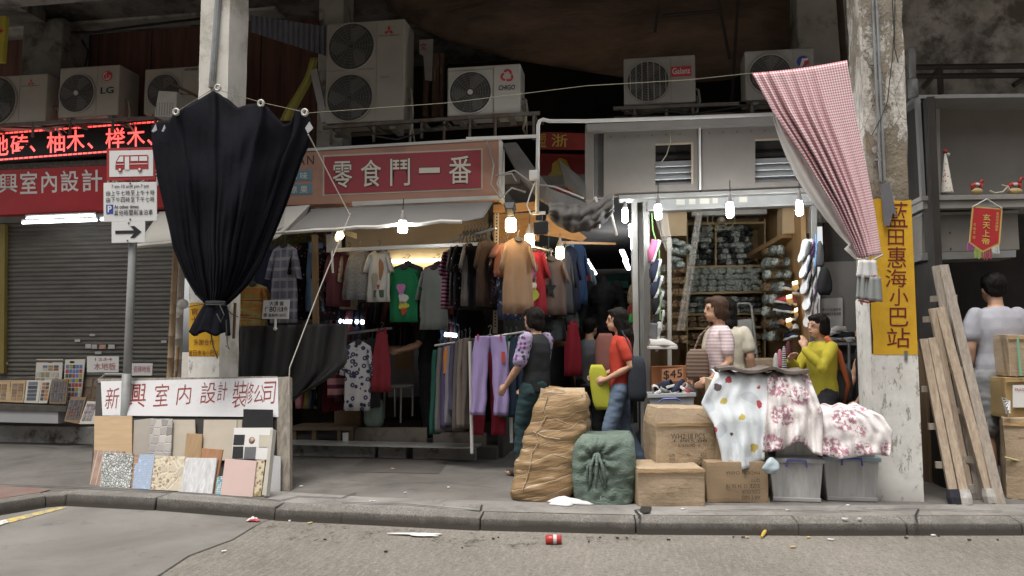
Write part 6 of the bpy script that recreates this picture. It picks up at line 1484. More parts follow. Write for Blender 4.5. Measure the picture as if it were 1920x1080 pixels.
# ================================================================== LITTER
def crumple(name, lab, cat, px, z0, sx, sy, h, m, seed, rz=0):
    c = G(*px, z0); T = Matrix.Rotation(rz, 3, 'Z')
    def fn(u, v):
        a = u * 6.283; r_ = v * (1 + .3 * math.sin(a * 3 + seed) + .2 * math.sin(a * 5 + seed * 2))
        p = Vector((math.cos(a) * r_ * sx, math.sin(a) * r_ * sy, h * (1 - v ** 1.5) * (1 + .6 * mn.noise(Vector((math.cos(a) * r_ * 3, math.sin(a) * r_ * 3, seed)))) + .008))
        return c + T @ p
    return tag(MB(m).grid(fn, 28, 7, closed=True).build(name, smooth=True, solid=.003), lab, cat)
LW = mat('litter_white', (.66, .65, .64), .5, .1, 12, .5, 20, .01)
crumple('litter_bag', 'crumpled white plastic bag with red print in front of the green sack', 'litter', (1062, 946), PAVE, .15, .075, .05, LW, 1)
n = NT('litter_red_print'); LRD = n.fin(n.mix(n.ramp(n.noise(n.obj, 12, 2), .5, .54), (.62, .6, .6), (.42, .05, .05)), .5)
crumple('litter_bag', 'small red and white bag end against the tall taped bale', 'litter', (1040, 940), PAVE, .09, .05, .05, LRD, 3)
crumple('litter_paper', 'flat white paper scrap lying on the road below the kerb', 'litter', (784, 1004), .004, .16, .035, .008, LW, 5)
crumple('litter_bag', 'small white bag crumpled at the left kerb corner', 'litter', (103, 942), .004, .065, .04, .06, LW, 7)
crumple('litter_wrapper', 'small dark red wrapper at the kerb by the display board', 'litter', (475, 978), .004, .05, .025, .025, LRD, 9)
t = thing('drink_can', 'crushed red and white drink can on the road', 'can'); c = G(1034, 1012, .03)
MB(mat('can_red', (.42, .045, .04), .3, .2, 20, .5, 20, .01)).lathe(c + Vector((-.04, 0, 0)), [(.022, 0), (.031, .006), (.032, .05), (.029, .065), (.031, .10), (.024, .106)], 16, (1, .15, 0)).build('can_body', t, smooth=True)
MB(mat('can_white', (.6, .58, .57), .4)).lathe(c + Vector((.01, .008, 0)), [(.0325, 0), (.0325, .022)], 16, (1, .15, 0)).build('can_band', t)
tag(MB(mat('litter_yellow', (.55, .40, .08), .6)).tube([G(1428, 1007, .012), G(1432, 1000, .02), G(1438, 990, .04)], [.008, .013, .01], 7).build('litter_stick'), 'yellow stick lying against the kerb face', 'litter')
GB = 'scraps of litter on the road and pavement'
for px, z in (((401, 0), 0),): pass
for i, (x, y) in enumerate(((581, 981), (543, 977), (420, 1034), (1477, 957), (1516, 1008), (1558, 1012), (1584, 973), (1612, 973), (1402, 1008), (1590, 948), (695, 940), (702, 940), (736, 879), (841, 914), (760, 924), (565, 912), (1487, 1026), (1750, 1004), (1280, 955), (950, 884))):
    z = PAVE + .006 if y < 976 and x > 520 or y < 930 else .006
    a = rnd.uniform(0, 3); c = G(x, y, z); s = rnd.uniform(.012, .022); d1, d2 = Vector((math.cos(a), math.sin(a), 0)) * s, Vector((-math.sin(a), math.cos(a), 0)) * s * .6
    o = MB(LW if i % 4 else mat('litter_tan', (.5, .38, .2), .7)).slab([c - d1 - d2, c + d1 - d2 * .6, c + d1 * .8 + d2, c - d1 * .7 + d2], Vector((0, 0, .006))).build('litter_scrap')
    tag(o, 'tiny pale scrap of litter lying on the ground' if i % 4 else 'tiny tan scrap of litter lying on the ground', 'litter', GB if i % 4 else 'tan scraps of litter on the ground')

for i in range(18):
    x, y = rnd.uniform(560, 1900), 1006 + abs(rnd.gauss(0, 9)); c = G(x, y, .006); a = rnd.uniform(0, 3); s = rnd.uniform(.006, .016); d1, d2 = Vector((math.cos(a), math.sin(a), 0)) * s, Vector((-math.sin(a), math.cos(a), 0)) * s * .6
    tag(MB(mat('litter_dark', (.06, .045, .03), .9)).slab([c - d1 - d2 * .6, c + d1 * .6 - d2, c + d1, c - d1 * .4 + d2], Vector((0, 0, .008))).build('litter_crumb'), 'tiny dark brown crumb of dirt in the gutter by the kerb', 'litter', 'dark crumbs of dirt in the gutter')
# ================================================================== LAMPS OF THE SHOPS
WARM, COOL = (1.0, .72, .36), (.93, .97, 1.0)
def bulb(lab, x, y0, y1, Y, col, s, grp, wpx=10, cord=24):
    t = thing('light_bulb', lab, 'light bulb', grp)
    a, b = P(x, y0, Y), P(x, y1, Y); L = a.z - b.z; k = K(x, y0, Y); r = wpx * k / 2
    MB(emit('bulb_%s_%d' % ('warm' if col == WARM else 'cool', s), col, s)).lathe(b, [(r * .55, 0), (r * .92, L * .08), (r, L * .22), (r, L * .85), (r * .8, L)], 14).build('glass', t, smooth=True)
    m = MB(mat('bulb_socket', (.22, .21, .2), .5)).lathe(a, [(r * .75, 0), (r * .85, .02), (r * .6, .05), (r * .35, .085), (r * .25, .11)], 12); m.build('socket', t, smooth=True)
    MB(mat('black_wire', (.02, .02, .02))).tube([a + Vector((0, 0, .1)), a + Vector((.004, .01, .1 + cord * k))], .005, 5).build('cord', t)
GW, GC = 'warm bulbs at the passage corner', 'white bulbs along the passage wall and the shoe shop'
bulb('bright warm bulb, uppermost and largest at the passage corner', 958, 410, 435, 6.95, WARM, 24, GW, 20)
bulb('warm bulb between the black floodlight and the tan shirt', 993, 440, 464, 7.3, WARM, 24, GW, 18)
bulb('warm bulb lowest at the passage corner, above the brown star shirt', 1050, 464, 485, 7.7, WARM, 24, GW, 16)
bulb('white bulb hanging alone under the grey awning of the clothes shop', 755, 416, 437, 6.6, COOL, 60, None, 17)
bulb('white tubular bulb nearest the street in the passage row', 1172, 391, 417, 7.5, COOL, 46, GC, 11)
bulb('second white bulb from the street in the passage row', 1184, 421, 445, 8.2, COOL, 46, GC, 10.5)
bulb('third white bulb from the street in the passage row', 1188, 446, 468, 9.0, COOL, 46, GC, 10)
bulb('deepest white bulb of the passage row, lowest of them', 1191, 464, 483, 9.8, COOL, 46, GC, 9)
bulb('white bulb at the left end of the shoe shop header, by the aluminium post', 1234, 385, 411, 6.9, COOL, 130, GC, 13)
bulb('white bulb over the middle of the shoe shop', 1369, 381, 408, 6.9, COOL, 130, GC, 13)
bulb('white bulb at the right end of the shoe shop header, near the gingham curtain', 1499, 378, 404, 6.9, COOL, 130, GC, 13)
t = thing('flood_light', 'black rectangular floodlight hanging among the warm bulbs', 'floodlight')
MB(mat('black_plastic', (.02, .02, .021), .5)).slab([P(1000, 417, 6.9), P(1027, 413, 6.9), P(1028, 437, 6.9), P(1001, 439, 6.9)], .09).build('housing', t, bev=.006)
MB(mat('black_plastic', (.02, .02, .021))).box(P(1011, 409, 6.95), (.06, .05, .05)).build('bracket', t)
t = thing('flood_light', 'small black floodlight head above the uppermost warm bulb', 'floodlight')
MB(mat('black_plastic', (.02, .02, .021))).slab([P(944, 379, 6.85), P(966, 378, 6.85), P(962, 390, 6.8), P(948, 391, 6.8)], .10).build('housing', t, bev=.006)
MB(mat('grey_cable', (.25, .24, .23), .6)).tube([P(945, 372, 6.9), P(932, 345, 6.95), P(938, 328, 7.0), P(960, 326, 7.0), P(968, 340, 7.0)], .008, 6).build('cable', t)
# timber framing with the warm light on it
TIM = wood('orange_timber', (.36, .20, .08), (.26, .14, .055), (1, 4, 8))
t = thing('timber_frame', 'lamp-lit orange timber boards under the folded canvas at the passage mouth', 'frame')
m = MB(TIM); m.slab([P(925, 384, 7.4), P(1004, 378, 7.4), P(1004, 392, 7.4), P(925, 398, 7.4)], .08); m.build('board', t); m = MB(TIM); m.slab([P(1025, 402, 7.7), P(1052, 405, 7.7), P(1100, 446, 7.7), P(1092, 452, 7.7), P(1020, 440, 7.7)], .04)
m.build('board', t); m = MB(TIM); m.slab([P(925, 402, 7.9), P(1010, 398, 7.9), P(1010, 452, 7.9), P(925, 458, 7.9)], .03)
m.build('board', t); m = MB(TIM); m.slab([P(1052, 452, 7.9), P(1155, 455, 8.6), P(1155, 459, 8.6), P(1052, 457, 7.9)], .03); m.build('board', t)
m = MB(mat('perforated_post', (.45, .38, .28), .6)); m.slab([P(928, 396, 7.55), P(935, 396, 7.55), P(932, 625, 7.55), P(924, 625, 7.55)], .03); m.use(mat('hole_dark', (.03, .025, .02)))
for k in range(36): 
    y = 400 + k * 6; x = lerp(931.5, 928, (y - 396) / 229); m.slab([P(x - 1.2, y, 7.548), P(x + 1.2, y, 7.548), P(x + 1.2, y + 3, 7.548), P(x - 1.2, y + 3, 7.548)], .002)
m.build('perforated_post', t)
# ================================================================== CLOTHES
def pat(name, fn):
    if name in _mc: return _mc[name]
    n = NT(name); c = fn(n); _mc[name] = n.fin(c, .85, 0, n.noise(n.obj, 25, 4), .3, .008, .15); return _mc[name]
def p_spots(bg, cols, sc, th):
    def f(n):
        d = n.vor(n.obj, sc); g = n.sep(n.vor(n.obj, sc, 'F1', 1)); c = n.mix(n.math('GREATER_THAN', g[0], .5), cols[0], cols[1])
        return n.mix(n.math('MULTIPLY', n.ramp(d, th, th - .06), n.math('GREATER_THAN', g[1], .3)), bg, c)
    return f
def p_rings(n):
    d = n.vor(n.obj, 17); k = n.math('MULTIPLY', n.ramp(d, .44, .40), n.ramp(d, .12, .18)); return n.mix(k, (.55, .54, .55), (.05, .055, .11))
def p_hstripe(a, b, k, duty=.5):
    return lambda n: n.mix(n.stripe(n.sep(n.obj)[2], k, duty), b, a)
def p_plaid(n):
    s = n.sep(n.obj); a = n.stripe(s[2], 9, .3); b = n.stripe(s[0], 11, .25); c = n.mix(a, (.17, .18, .24), (.33, .33, .37)); return n.mix(n.math('MULTIPLY', b, .45), c, (.40, .40, .42))
def p_multi(n):
    z = n.noise(n.map(n.obj, (.6, .6, 9)), 1.4, 2); c = n.mix(n.ramp(z, .36, .42), (.28, .30, .08), (.45, .20, .06)); c = n.mix(n.ramp(z, .48, .52), c, (.40, .33, .12)); c = n.mix(n.ramp(z, .58, .62), c, (.32, .07, .05))
    return n.mix(n.ramp(n.vor(n.obj, 26), .2, .15), c, (.10, .12, .09))
PLAID = pat('c_plaid', p_plaid); MULTI = pat('c_multi', p_multi); RINGS = pat('c_rings', p_rings)
BFLOR = pat('c_black_floral', p_spots((.014, .013, .016), ((.35, .13, .10), (.40, .33, .26)), 24, .26))
DFLOR = pat('c_dark_floral', p_spots((.022, .016, .02), ((.28, .06, .06), (.20, .18, .14)), 30, .3))
PSTR = pat('c_pink_stripe', p_hstripe((.36, .13, .20), (.03, .025, .035), 26))
MOTL = pat('c_mottled', p_spots((.26, .22, .17), ((.10, .06, .05), (.30, .10, .08)), 30, .34))
HEAT = pat('c_heather', lambda n: n.mix(n.ramp(n.noise(n.obj, 60, 3), .4, .6), (.20, .20, .20), (.13, .13, .135)))
NAVY, BLACKC, CHAR, BLUEC = cloth((.022, .026, .05)), cloth((.012, .012, .013)), cloth((.055, .053, .055)), cloth((.13, .21, .32))
MAROC, REDC, GRNC, SAGE, WHT = cloth((.09, .028, .035)), cloth((.28, .022, .034)), cloth((.015, .16, .065)), cloth((.19, .205, .188)), cloth((.45, .44, .41))
TANC, SALM, BRNC, PURP, TEAL, LILAC = cloth((.26, .165, .10)), cloth((.26, .115, .08)), cloth((.12, .085, .07)), cloth((.075, .06, .13)), cloth((.02, .085, .065)), cloth((.31, .24, .44))
GREYC, ORNG, DRED2, WINE = cloth((.14, .135, .135)), cloth((.45, .17, .04)), cloth((.22, .02, .035)), cloth((.10, .012, .02))
HANG = mat('hanger_plastic', (.10, .10, .10), .4)
def garment(lab, cx, y0, y1, hw, Y, m, ang=0, kind='tee', cat=None, grp=None, hanger=True, th=.024, pr=None, hem=1.05):
    """cx, y0, y1: photo pixels of the neck and hem; hw: half width in metres"""
    a, b = P(cx, y0, Y), P(cx, y1, Y); H = a.z - b.z; b = Vector((a.x, Y, b.z)); T = Matrix.Rotation(R(ang), 3, 'Z'); sd_ = rnd.uniform(0, 9)
    t = thing({'tee': 'shirt', 'dress': 'dress', 'pants': 'trousers', 'strap': 'dress'}[kind], lab, cat or {'tee': 'shirt', 'dress': 'dress', 'pants': 'trousers', 'strap': 'dress'}[kind], grp)
    nu = 36
    def loop(w_, d, z, v, cx_=0.0, fold=1.0):
        out = []
        for k in range(nu):
            s = 2 * math.pi * k / nu; x = w_ * math.cos(s); y = d * math.sin(s)
            y += fold * (.016 * v * math.sin(x * 52 + sd_ + v * 2 + 2 * mn.noise(Vector((x * 9, z * 3, sd_)))) + .012 * mn.noise(Vector((x * 14, z * 9, sd_ + 3)))) * (1 if math.sin(s) < 0 else .6)
            x += fold * .006 * v * math.sin(z * 21 + sd_)
            out.append(T @ Vector((x + cx_, y, 0)) + Vector((b.x, Y, b.z + z)))
        return out
    def skin(mb, loops):
        i0 = len(mb.v)
        for l in loops: mb.v += l
        for r_ in range(len(loops) - 1):
            for k in range(nu): p, q = i0 + r_ * nu + k, i0 + r_ * nu + (k + 1) % nu; mb.face((p, q, q + nu, p + nu))
        mb.face([i0 + k for k in range(nu)]); e = i0 + (len(loops) - 1) * nu; mb.face([e + k for k in range(nu)])
    mb = MB(m)
    if kind == 'pants':
        for s in (-1, 1): skin(mb, [loop(lerp(hw * .44, hw * .40, v), th * 1.3, H * (1 - v), .15 + v, s * pw(v, [(0, hw * .34), (.22, hw * .50), (.32, hw * .52), (1, hw * .60)])) for v in (0, .02, .05, .12, .22, .32, .45, .6, .8, .95, 1)])
    else:
        tw_ = .30 if kind != 'strap' else .55
        prof = [(0, tw_, .4), (.035, .62, .6), (.075, .95 if kind != 'strap' else .62, .8), (.16, 1.0 if kind != 'strap' else .7, 1), (.28, .97 if kind != 'strap' else .84, 1), (.45, .96, 1), (.65, lerp(.97, hem, .5), 1), (.85, hem * .99, 1), (1, hem, .9)]
        skin(mb, [loop(hw * w_, th * d, H * (1 - v), min(1, v * 1.3)) for v, w_, d in prof])
        if kind != 'strap':
            sl = .30 if kind == 'tee' else .42; L = min(.26, H * sl)
            for s in (-1, 1):
                p0 = T @ Vector((s * hw * .78, 0, 0)) + Vector((b.x, Y, b.z + H * .90)); p1 = T @ Vector((s * hw * 1.20, -.01, 0)) + Vector((b.x, Y, b.z + H * .88 - L * 1.05)); d = (p1 - p0)
                mb.tube([p0, p0 + d * .3, p0 + d * .7, p1], [.045, .066, .064, .062], 12, sq=.30)
        else:
            for s in (-1, 1): mb.tube([T @ Vector((s * hw * .45, 0, 0)) + Vector((b.x, Y, b.z + H * .97)), T @ Vector((s * hw * .30, 0, 0)) + Vector((b.x, Y, b.z + H * 1.06))], .016, 6)
    mb.build('cloth', t, smooth=True)
    if kind in ('tee', 'dress') and abs(ang) < 50:
        nk = MB(mat('neck_shadow_disc', (.05, .048, .045), .9)); fr = T @ Vector((0, -1, 0)); o = Vector((b.x, Y, b.z + H * .985)) + fr * th * .45  # dark disc: shade of the neck opening put into the colour
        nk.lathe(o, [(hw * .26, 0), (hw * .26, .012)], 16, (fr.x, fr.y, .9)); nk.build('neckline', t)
    if hanger:
        top = Vector((b.x, Y, b.z + H)); hk = MB(HANG)
        hk.tube([top + T @ Vector((-hw * .7, 0, -.05)), top + Vector((0, 0, .015)), top + T @ Vector((hw * .7, 0, -.05))], .006, 5)
        hk.tube([top + Vector((0, 0, .01)), top + Vector((0, 0, .06)), top + T @ Vector((.02, 0, .085)), top + T @ Vector((.0, 0, .105)), top + T @ Vector((-.02, 0, .085))], .004, 5)
        hk.build('hanger', t)
    if pr: pr(t, lambda u, v, d=0: Vector((b.x, Y, b.z)) + T @ Vector((u * hw, -(th * 1.0 + .014 + d), 0)) + Vector((0, 0, v * H)))
    return t
def patch(cols):
    def f(t, q):
        m = MB()
        for c, pts in cols:
            m.use(cloth(c)); n_ = len(pts); cu = sum(p[0] for p in pts) / n_; cv_ = sum(p[1] for p in pts) / n_
            m.slab([q(u, v) for u, v in pts], Vector((0, .006, 0)))
        m.build('print', t)
    return f
def blob(cu, cv_, ru, rv, n=12, ph=0, w_=.2): return [(cu + ru * math.cos(a) * (1 + w_ * math.sin(3 * a + ph)), cv_ + rv * math.sin(a) * (1 + w_ * math.sin(3 * a + ph))) for a in [i * 6.283 / n for i in range(n)]]
# --- left end, in front of the posts
garment('multicoloured orange and green striped shirt right of the left pillar', 474, 532, 615, .16, 7.5, MULTI, 20)
garment('dark navy shirt behind the grey plaid shirt', 515, 462, 606, .22, 7.7, NAVY, 10, 'dress')
garment('long grey-blue plaid shirt above the white sale sign', 534, 458, 606, .17, 7.45, PLAID, -12, 'dress')
garment('black floral dress edge-on, left of the pale blue trousers', 572, 455, 598, .16, 7.6, BFLOR, 62, 'dress')
garment('pale blue trousers hanging by the brown post', 593, 455, 584, .10, 7.55, BLUEC, 30, 'pants')
garment('dark floral blouse edge-on, right of the brown post', 614, 462, 600, .15, 7.62, DFLOR, 60, 'dress')
garment('dark green mottled top hanging high under the white awning', 545, 436, 470, .30, 7.8, pat('c_olive_mottle', p_spots((.09, .085, .03), ((.05, .05, .02), (.16, .14, .05)), 30, .4)), 8)
garment('maroon dress hanging at the left end of the steel rail', 636, 470, 575, .13, 7.6, MAROC, 40, 'dress')
garment('cream and brown patterned dress edge-on, next to the maroon one', 655, 472, 580, .12, 7.72, MOTL, 66, 'dress')
garment('grey heather top hanging from the steel rail', 674, 470, 562, .17, 7.55, HEAT, 6, 'strap')
garment('white shirt with a brown and grey feather print', 711, 468, 566, .13, 7.5, WHT, -8, pr=patch([((.28, .14, .07), blob(.32, .62, .22, .2, ph=1)), ((.30, .27, .22), blob(-.25, .42, .25, .14)), ((.35, .06, .04), blob(.1, .28, .12, .05)), ((.07, .10, .07), [(-.3, .08), (.6, .08), (.6, .22), (-.3, .22)])]))
garment('green shirt with a pink, white and yellow flower print', 758, 500, 604, .155, 7.6, GRNC, 4, pr=patch([((.45, .18, .36), blob(-.15, .60, .30, .10, 14)), ((.55, .53, .5), blob(.0, .42, .34, .10, 14, 1)), ((.50, .46, .06), blob(.02, .30, .36, .07, 14, 2)), ((.42, .06, .04), blob(.04, .20, .2, .07, 12, .5))]), hem=1.0)
garment('dark grey shirt directly behind the green shirt', 765, 494, 590, .17, 7.75, CHAR, 10)
garment('long pale grey-green shirt beside the green one', 814, 500, 618, .155, 7.6, SAGE, -4, 'dress', hem=1.0)
garment('rust brown shirt behind the pale grey-green one', 822, 494, 590, .17, 7.75, cloth((.2, .06, .045)), -8)
garment('pink and black striped shirt edge-on, at the end of the high rail', 849, 468, 580, .17, 7.5, PSTR, 64)
for i, (x, m_, l_, a_) in enumerate(((862, CHAR, 'charcoal shirt edge-on, right of the pink and black striped one', 70), (874, BFLOR, 'black shirt with small pink flowers, hanging edge-on', 60), (888, GREYC, 'mid grey short-sleeved shirt edge-on, on the high rail', 66), (903, BLACKC, 'black shirt with a narrow orange print, at the perforated post', 30), (916, cloth((.05, .035, .03)), 'very dark brown shirt touching the perforated post', 64))):
    garment(l_, x, 458 - i * 2, 575 + (i % 2) * 6, .19, 7.45 - i * .03, m_, a_, pr=patch([((.42, .16, .07), blob(.1, .62, .1, .2)), ((.5, .48, .45), blob(.12, .34, .06, .04))]) if i == 3 else None)
for i, (x, y0, y1, m_, a_, l_) in enumerate(((866, 462, 570, NAVY, 76, 'navy shirt squeezed between the charcoal and the black flowered shirts'), (881, 460, 572, BLACKC, 78, 'black shirt squeezed right of the black flowered one'), (896, 457, 575, cloth((.06, .02, .025)), 78, 'dark wine shirt squeezed beside the black shirt with orange print'), (910, 456, 572, CHAR, 76, 'charcoal shirt right of the black shirt with orange print'), (643, 470, 582, CHAR, 74, 'charcoal dress squeezed beside the maroon dress'), (662, 640, 752, NAVY, 72, 'navy dress left of the ringed white dress on the low rail'), (698, 634, 765, CHAR, 74, 'charcoal dress left of the coral red dress'), (684, 640, 755, cloth((.05, .03, .03)), 76, 'dark brown dress behind the ringed white dress'), (612, 640, 760, BLACKC, 76, 'black dress at the very left end of the low rail'), (652, 640, 750, cloth((.12, .05, .06)), 74, 'dusky rose dress behind the striped shirt on the low rail'), (1060, 470, 585, CHAR, 76, 'charcoal dress in the passage behind the lowest warm bulb'), (1044, 488, 592, cloth((.05, .035, .03)), 76, 'dark brown shirt edge-on, touching the star shirt'), (1024, 478, 590, BLACKC, 76, 'black shirt edge-on, left of the star shirt'), (986, 462, 590, NAVY, 76, 'navy shirt edge-on between the tan and the red shirts'), (555, 462, 600, NAVY, 74, 'navy dress edge-on beside the grey plaid shirt'), (488, 470, 610, CHAR, 40, 'charcoal dress behind the striped shirt by the left pillar'))): garment(l_, x, y0, y1, .19, 7.9, m_, a_, 'dress')
mut = [cloth(c) for c in ((.05, .05, .06), (.10, .07, .06), (.03, .04, .07), (.12, .12, .12), (.16, .15, .13), (.09, .03, .035), (.05, .07, .06), (.20, .17, .15))]
for i in range(26): garment('muted garment packed edge-on along the back rail of the clothes shop', 632 + i * 10.2, 556 + rnd.uniform(-6, 6), 668 + rnd.uniform(-10, 14), .22, 9.25 + rnd.uniform(-.1, .1), mut[(i * 5 + i // 3) % 8], 78 + rnd.uniform(-10, 6), 'dress', grp='garments packed on the back rail', hanger=False)
for i in range(12): garment('muted garment packed edge-on on the rail behind the black table cloth', 456 + i * 13, 596 + rnd.uniform(-4, 4), 740, .2, 8.5, mut[(i * 3 + 1) % 8], 76 + rnd.uniform(-8, 6), 'dress', grp='garments behind the table cloth', hanger=False)
# --- passage mouth
garment('black and pink patterned shirt edge-on, left of the tan shirt', 940, 462, 570, .18, 7.4, DFLOR, 66)
garment('salmon shirt half hidden by the tan shirt', 951, 456, 520, .15, 7.3, SALM, 40)
garment('dark blue patterned dress hanging below the salmon shirt', 955, 500, 600, .15, 7.4, pat('c_blue_spots', p_spots((.03, .035, .06), ((.2, .22, .3), (.1, .12, .2)), 26, .36)), 50, 'dress')
garment('long tan shirt under the warm bulbs', 971, 447, 588, .15, 7.15, TANC, 24, hem=1.05)
garment('red dress with a pale green and white print, right of the tan shirt', 1001, 466, 590, .13, 7.5, REDC, 20, pr=patch([((.5, .48, .45), blob(-.1, .42, .25, .07)), ((.32, .36, .05), blob(.0, .30, .30, .10, ph=2)), ((.25, .06, .2), blob(-.2, .62, .25, .07))]))
garment('cream flowered dress edge-on, between the red and the brown shirts', 1019, 480, 590, .15, 7.7, MOTL, 66, 'dress')
garment('brown shirt with a black star outline, hanging lowest under the bulbs', 1033, 484, 590, .16, 7.6, BRNC, 22, pr=patch([((.02, .02, .02), [(math.cos(R(90 + k * 36)) * (.42 if k % 2 == 0 else .18) - .1, .45 + math.sin(R(90 + k * 36)) * (.2 if k % 2 == 0 else .085)) for k in range(10)])]))
for i, (x, y0, y1, Y, m_, l_, a_) in enumerate(((1056, 476, 590, 8.0, BLACKC, 'black dress on the passage rail, right of the brown star shirt', 60), (1070, 462, 580, 8.3, NAVY, 'navy dress hanging high in the passage', 68), (1074, 452, 540, 8.7, cloth((.22, .33, .33)), 'pale sea-green shirt hanging in the passage', 70), (1084, 456, 570, 8.8, cloth((.03, .06, .13)), 'royal blue dress hanging in the passage', 66), (1090, 480, 560, 9.2, cloth((.2, .03, .03)), 'dark red shirt deep in the passage', 70), (1098, 500, 565, 9.5, cloth((.26, .33, .36)), 'pale grey-blue shirt with a hanging hem deep in the passage', 60), (1046, 592, 640, 8.2, cloth((.06, .07, .07)), 'grey-green folded garment below the dark dresses', 70))):
    garment(l_, x, y0, y1, .2, Y, m_, a_, 'dress')
garment('bright red dress with thin straps deep in the passage', 1074, 605, 705, .10, 8.2, REDC, 30, 'strap')
# --- lower rails of the clothes shop
for i, (x, m_, l_) in enumerate(((622, BLACKC, 'black garment at the left of the low rail'), (630, WINE, 'dark wine garment on the low rail'))): garment(l_, x, 648, 770, .2, 7.9, m_, 74, 'dress')
garment('pink and maroon striped shirt on the low rail', 641, 648, 745, .15, 7.72, pat('c_rose_stripe', p_hstripe((.42, .22, .22), (.12, .03, .05), 9, .6)), 45)
garment('white dress with navy rings hanging on the low rail', 672, 640, 770, .14, 7.65, RINGS, 22, 'dress', hem=1.0)
garment('black dress behind the navy-ringed white one', 690, 640, 760, .2, 7.95, BLACKC, 60, 'dress')
garment('sleeveless coral red dress on the low rail', 716, 622, 735, .095, 7.7, cloth((.26, .034, .046)), 14, 'strap', hem=1.1)
for i, (x, m_, l_) in enumerate(((574, cloth((.45, .18, .2)), 'pink garment end below the black table cloth'), (590, cloth((.25, .2, .06)), 'olive garment end below the black table cloth'), (609, cloth((.40, .27, .05)), 'mustard garment end with a dark ring print below the black table cloth'), (600, cloth((.03, .05, .12)), 'navy garment end below the black table cloth'))): garment(l_, x, 700, 765, .12, 7.85, m_, 55, 'tee', hanger=False)
tr = [(824, 668, 812, TEAL), (834, 664, 808, GREYC), (843, 660, 800, PURP), (851, 660, 795, cloth((.19, .18, .2))), (858, 656, 770, cloth((.07, .06, .10))), (846, 662, 700, ORNG), (866, 652, 806, cloth((.10, .085, .08))), (873, 648, 800, cloth((.16, .13, .115))), (881, 646, 800, cloth((.11, .09, .075)))]
nm_ = ['dark teal', 'mid grey', 'dark purple', 'light grey', 'blackish violet', 'orange', 'dark taupe', 'brown-grey', 'dark brown']
for (x, y0, y1, m_), c in zip(tr, nm_): garment('%s trousers folded edge-on over the rack left of the lilac trousers' % c, x, y0 - 12, y1, .15, 7.45 - (x - 824) * .003, m_, 76, 'pants', grp='trousers on the rack', th=.03)
def tagp(t, q):
    MB(mat('swing_tag_red', (.42, .06, .04), .6)).slab([q(.62, .80), q(.80, .80), q(.82, .66), q(.64, .66)], Vector((0, .004, 0))).build('swing_tag', t)
    m = MB(mat('peg_pink', (.40, .08, .16), .4)); 
    for u in (-.6, .6): m.slab([q(u - .04, 1.02), q(u + .04, 1.02), q(u + .04, .95), q(u - .04, .95)], Vector((0, .01, 0)))
    m.build('hanger_clip', t)
garment('lilac trousers hung facing the street on the rack', 919, 630, 778, .19, 7.1, LILAC, 0, 'pants', grp='trousers on the rack', pr=tagp, th=.032)
garment('dark red trousers behind the lilac ones', 915, 660, 815, .18, 7.3, DRED2, 6, 'pants', grp='trousers on the rack')
for x, c, m_ in ((958, 'green', cloth((.03, .17, .10))), (950, 'brown', cloth((.18, .09, .05))), (968, 'black and blue', cloth((.03, .05, .08)))): garment('%s trousers edge-on, right of the lilac ones' % c, x, 632, 780, .15, 7.4, m_, 72, 'pants', grp='trousers on the rack')
# rails
RAIL = mat('steel_rail', (.45, .44, .42), .35, .1, metal=.6)
def rail(lab, pts, r=.014, legs=()):
    t = thing('clothes_rail', lab, 'clothes rail'); MB(RAIL).tube([P(*p) for p in pts], r, 8).build('bar', t)
    for x, y0, y1, Y in legs: MB(mat('white_pvc', (.62, .61, .59))).tube([P(x, y0, Y), P(x + (4 if y1 > 800 else 0), y1, Y)], .017, 8).build('leg', t)
t = thing('clothes_rail', 'flat pale steel rail across the front of the clothes shop', 'clothes rail'); m = MB(mat('pale_rail', (.50, .50, .48), .4, .1, metal=.2)); m.slab([P(612, 466, 7.3), P(900, 454, 7.3), P(900, 460, 7.3), P(612, 473, 7.3)], .03); m.build('bar', t)
MB(mat('pale_rail', (.50, .50, .48))).tube([P(622, 470, 7.3), P(624, 512, 7.3)], .012, 6).build('bracket', t)
rail('chrome rail holding the low row of dresses', [(600, 632, 7.8), (735, 615, 7.8)])
rail('trousers rack with a white leg, holding the lilac trousers', [(815, 648, 7.35), (985, 622, 7.25)], .012, [(881, 640, 850, 7.15), (955, 640, 830, 7.3)])
rail('dark rail with hangers above the black shirts', [(845, 452, 7.5), (930, 428, 7.1)], .012)
rail('rail running deep into the passage above the dark dresses', [(1000, 462, 7.3), (1105, 490, 10)], .012)
t = thing('hanger_row', 'row of empty dark hangers clustered on the high rail', 'hangers'); 
for k in range(9):
    x = 870 + k * 6.2; m = MB(HANG); o = P(x, 432 - k * .8, 7.4); m.tube([o, o + Vector((.02, 0, .03)), o + Vector((0, 0, .05))], .004, 5); m.tube([o + Vector((0, -.18, -.10)), o, o + Vector((0, .18, -.10))], .006, 5); m.tube([o, o + Vector((.01, -.1, -.16))], .004, 5); m.build('hanger', t)
tag(MB(wood('brown_post_wood', (.26, .17, .09), (.17, .11, .06))).slab([P(584, 440, 7.35), P(593, 440, 7.35), P(595, 625, 7.35), P(586, 625, 7.35)], .05).build('wooden_post'), 'brown wooden post among the clothes at the left of the shop', 'post')
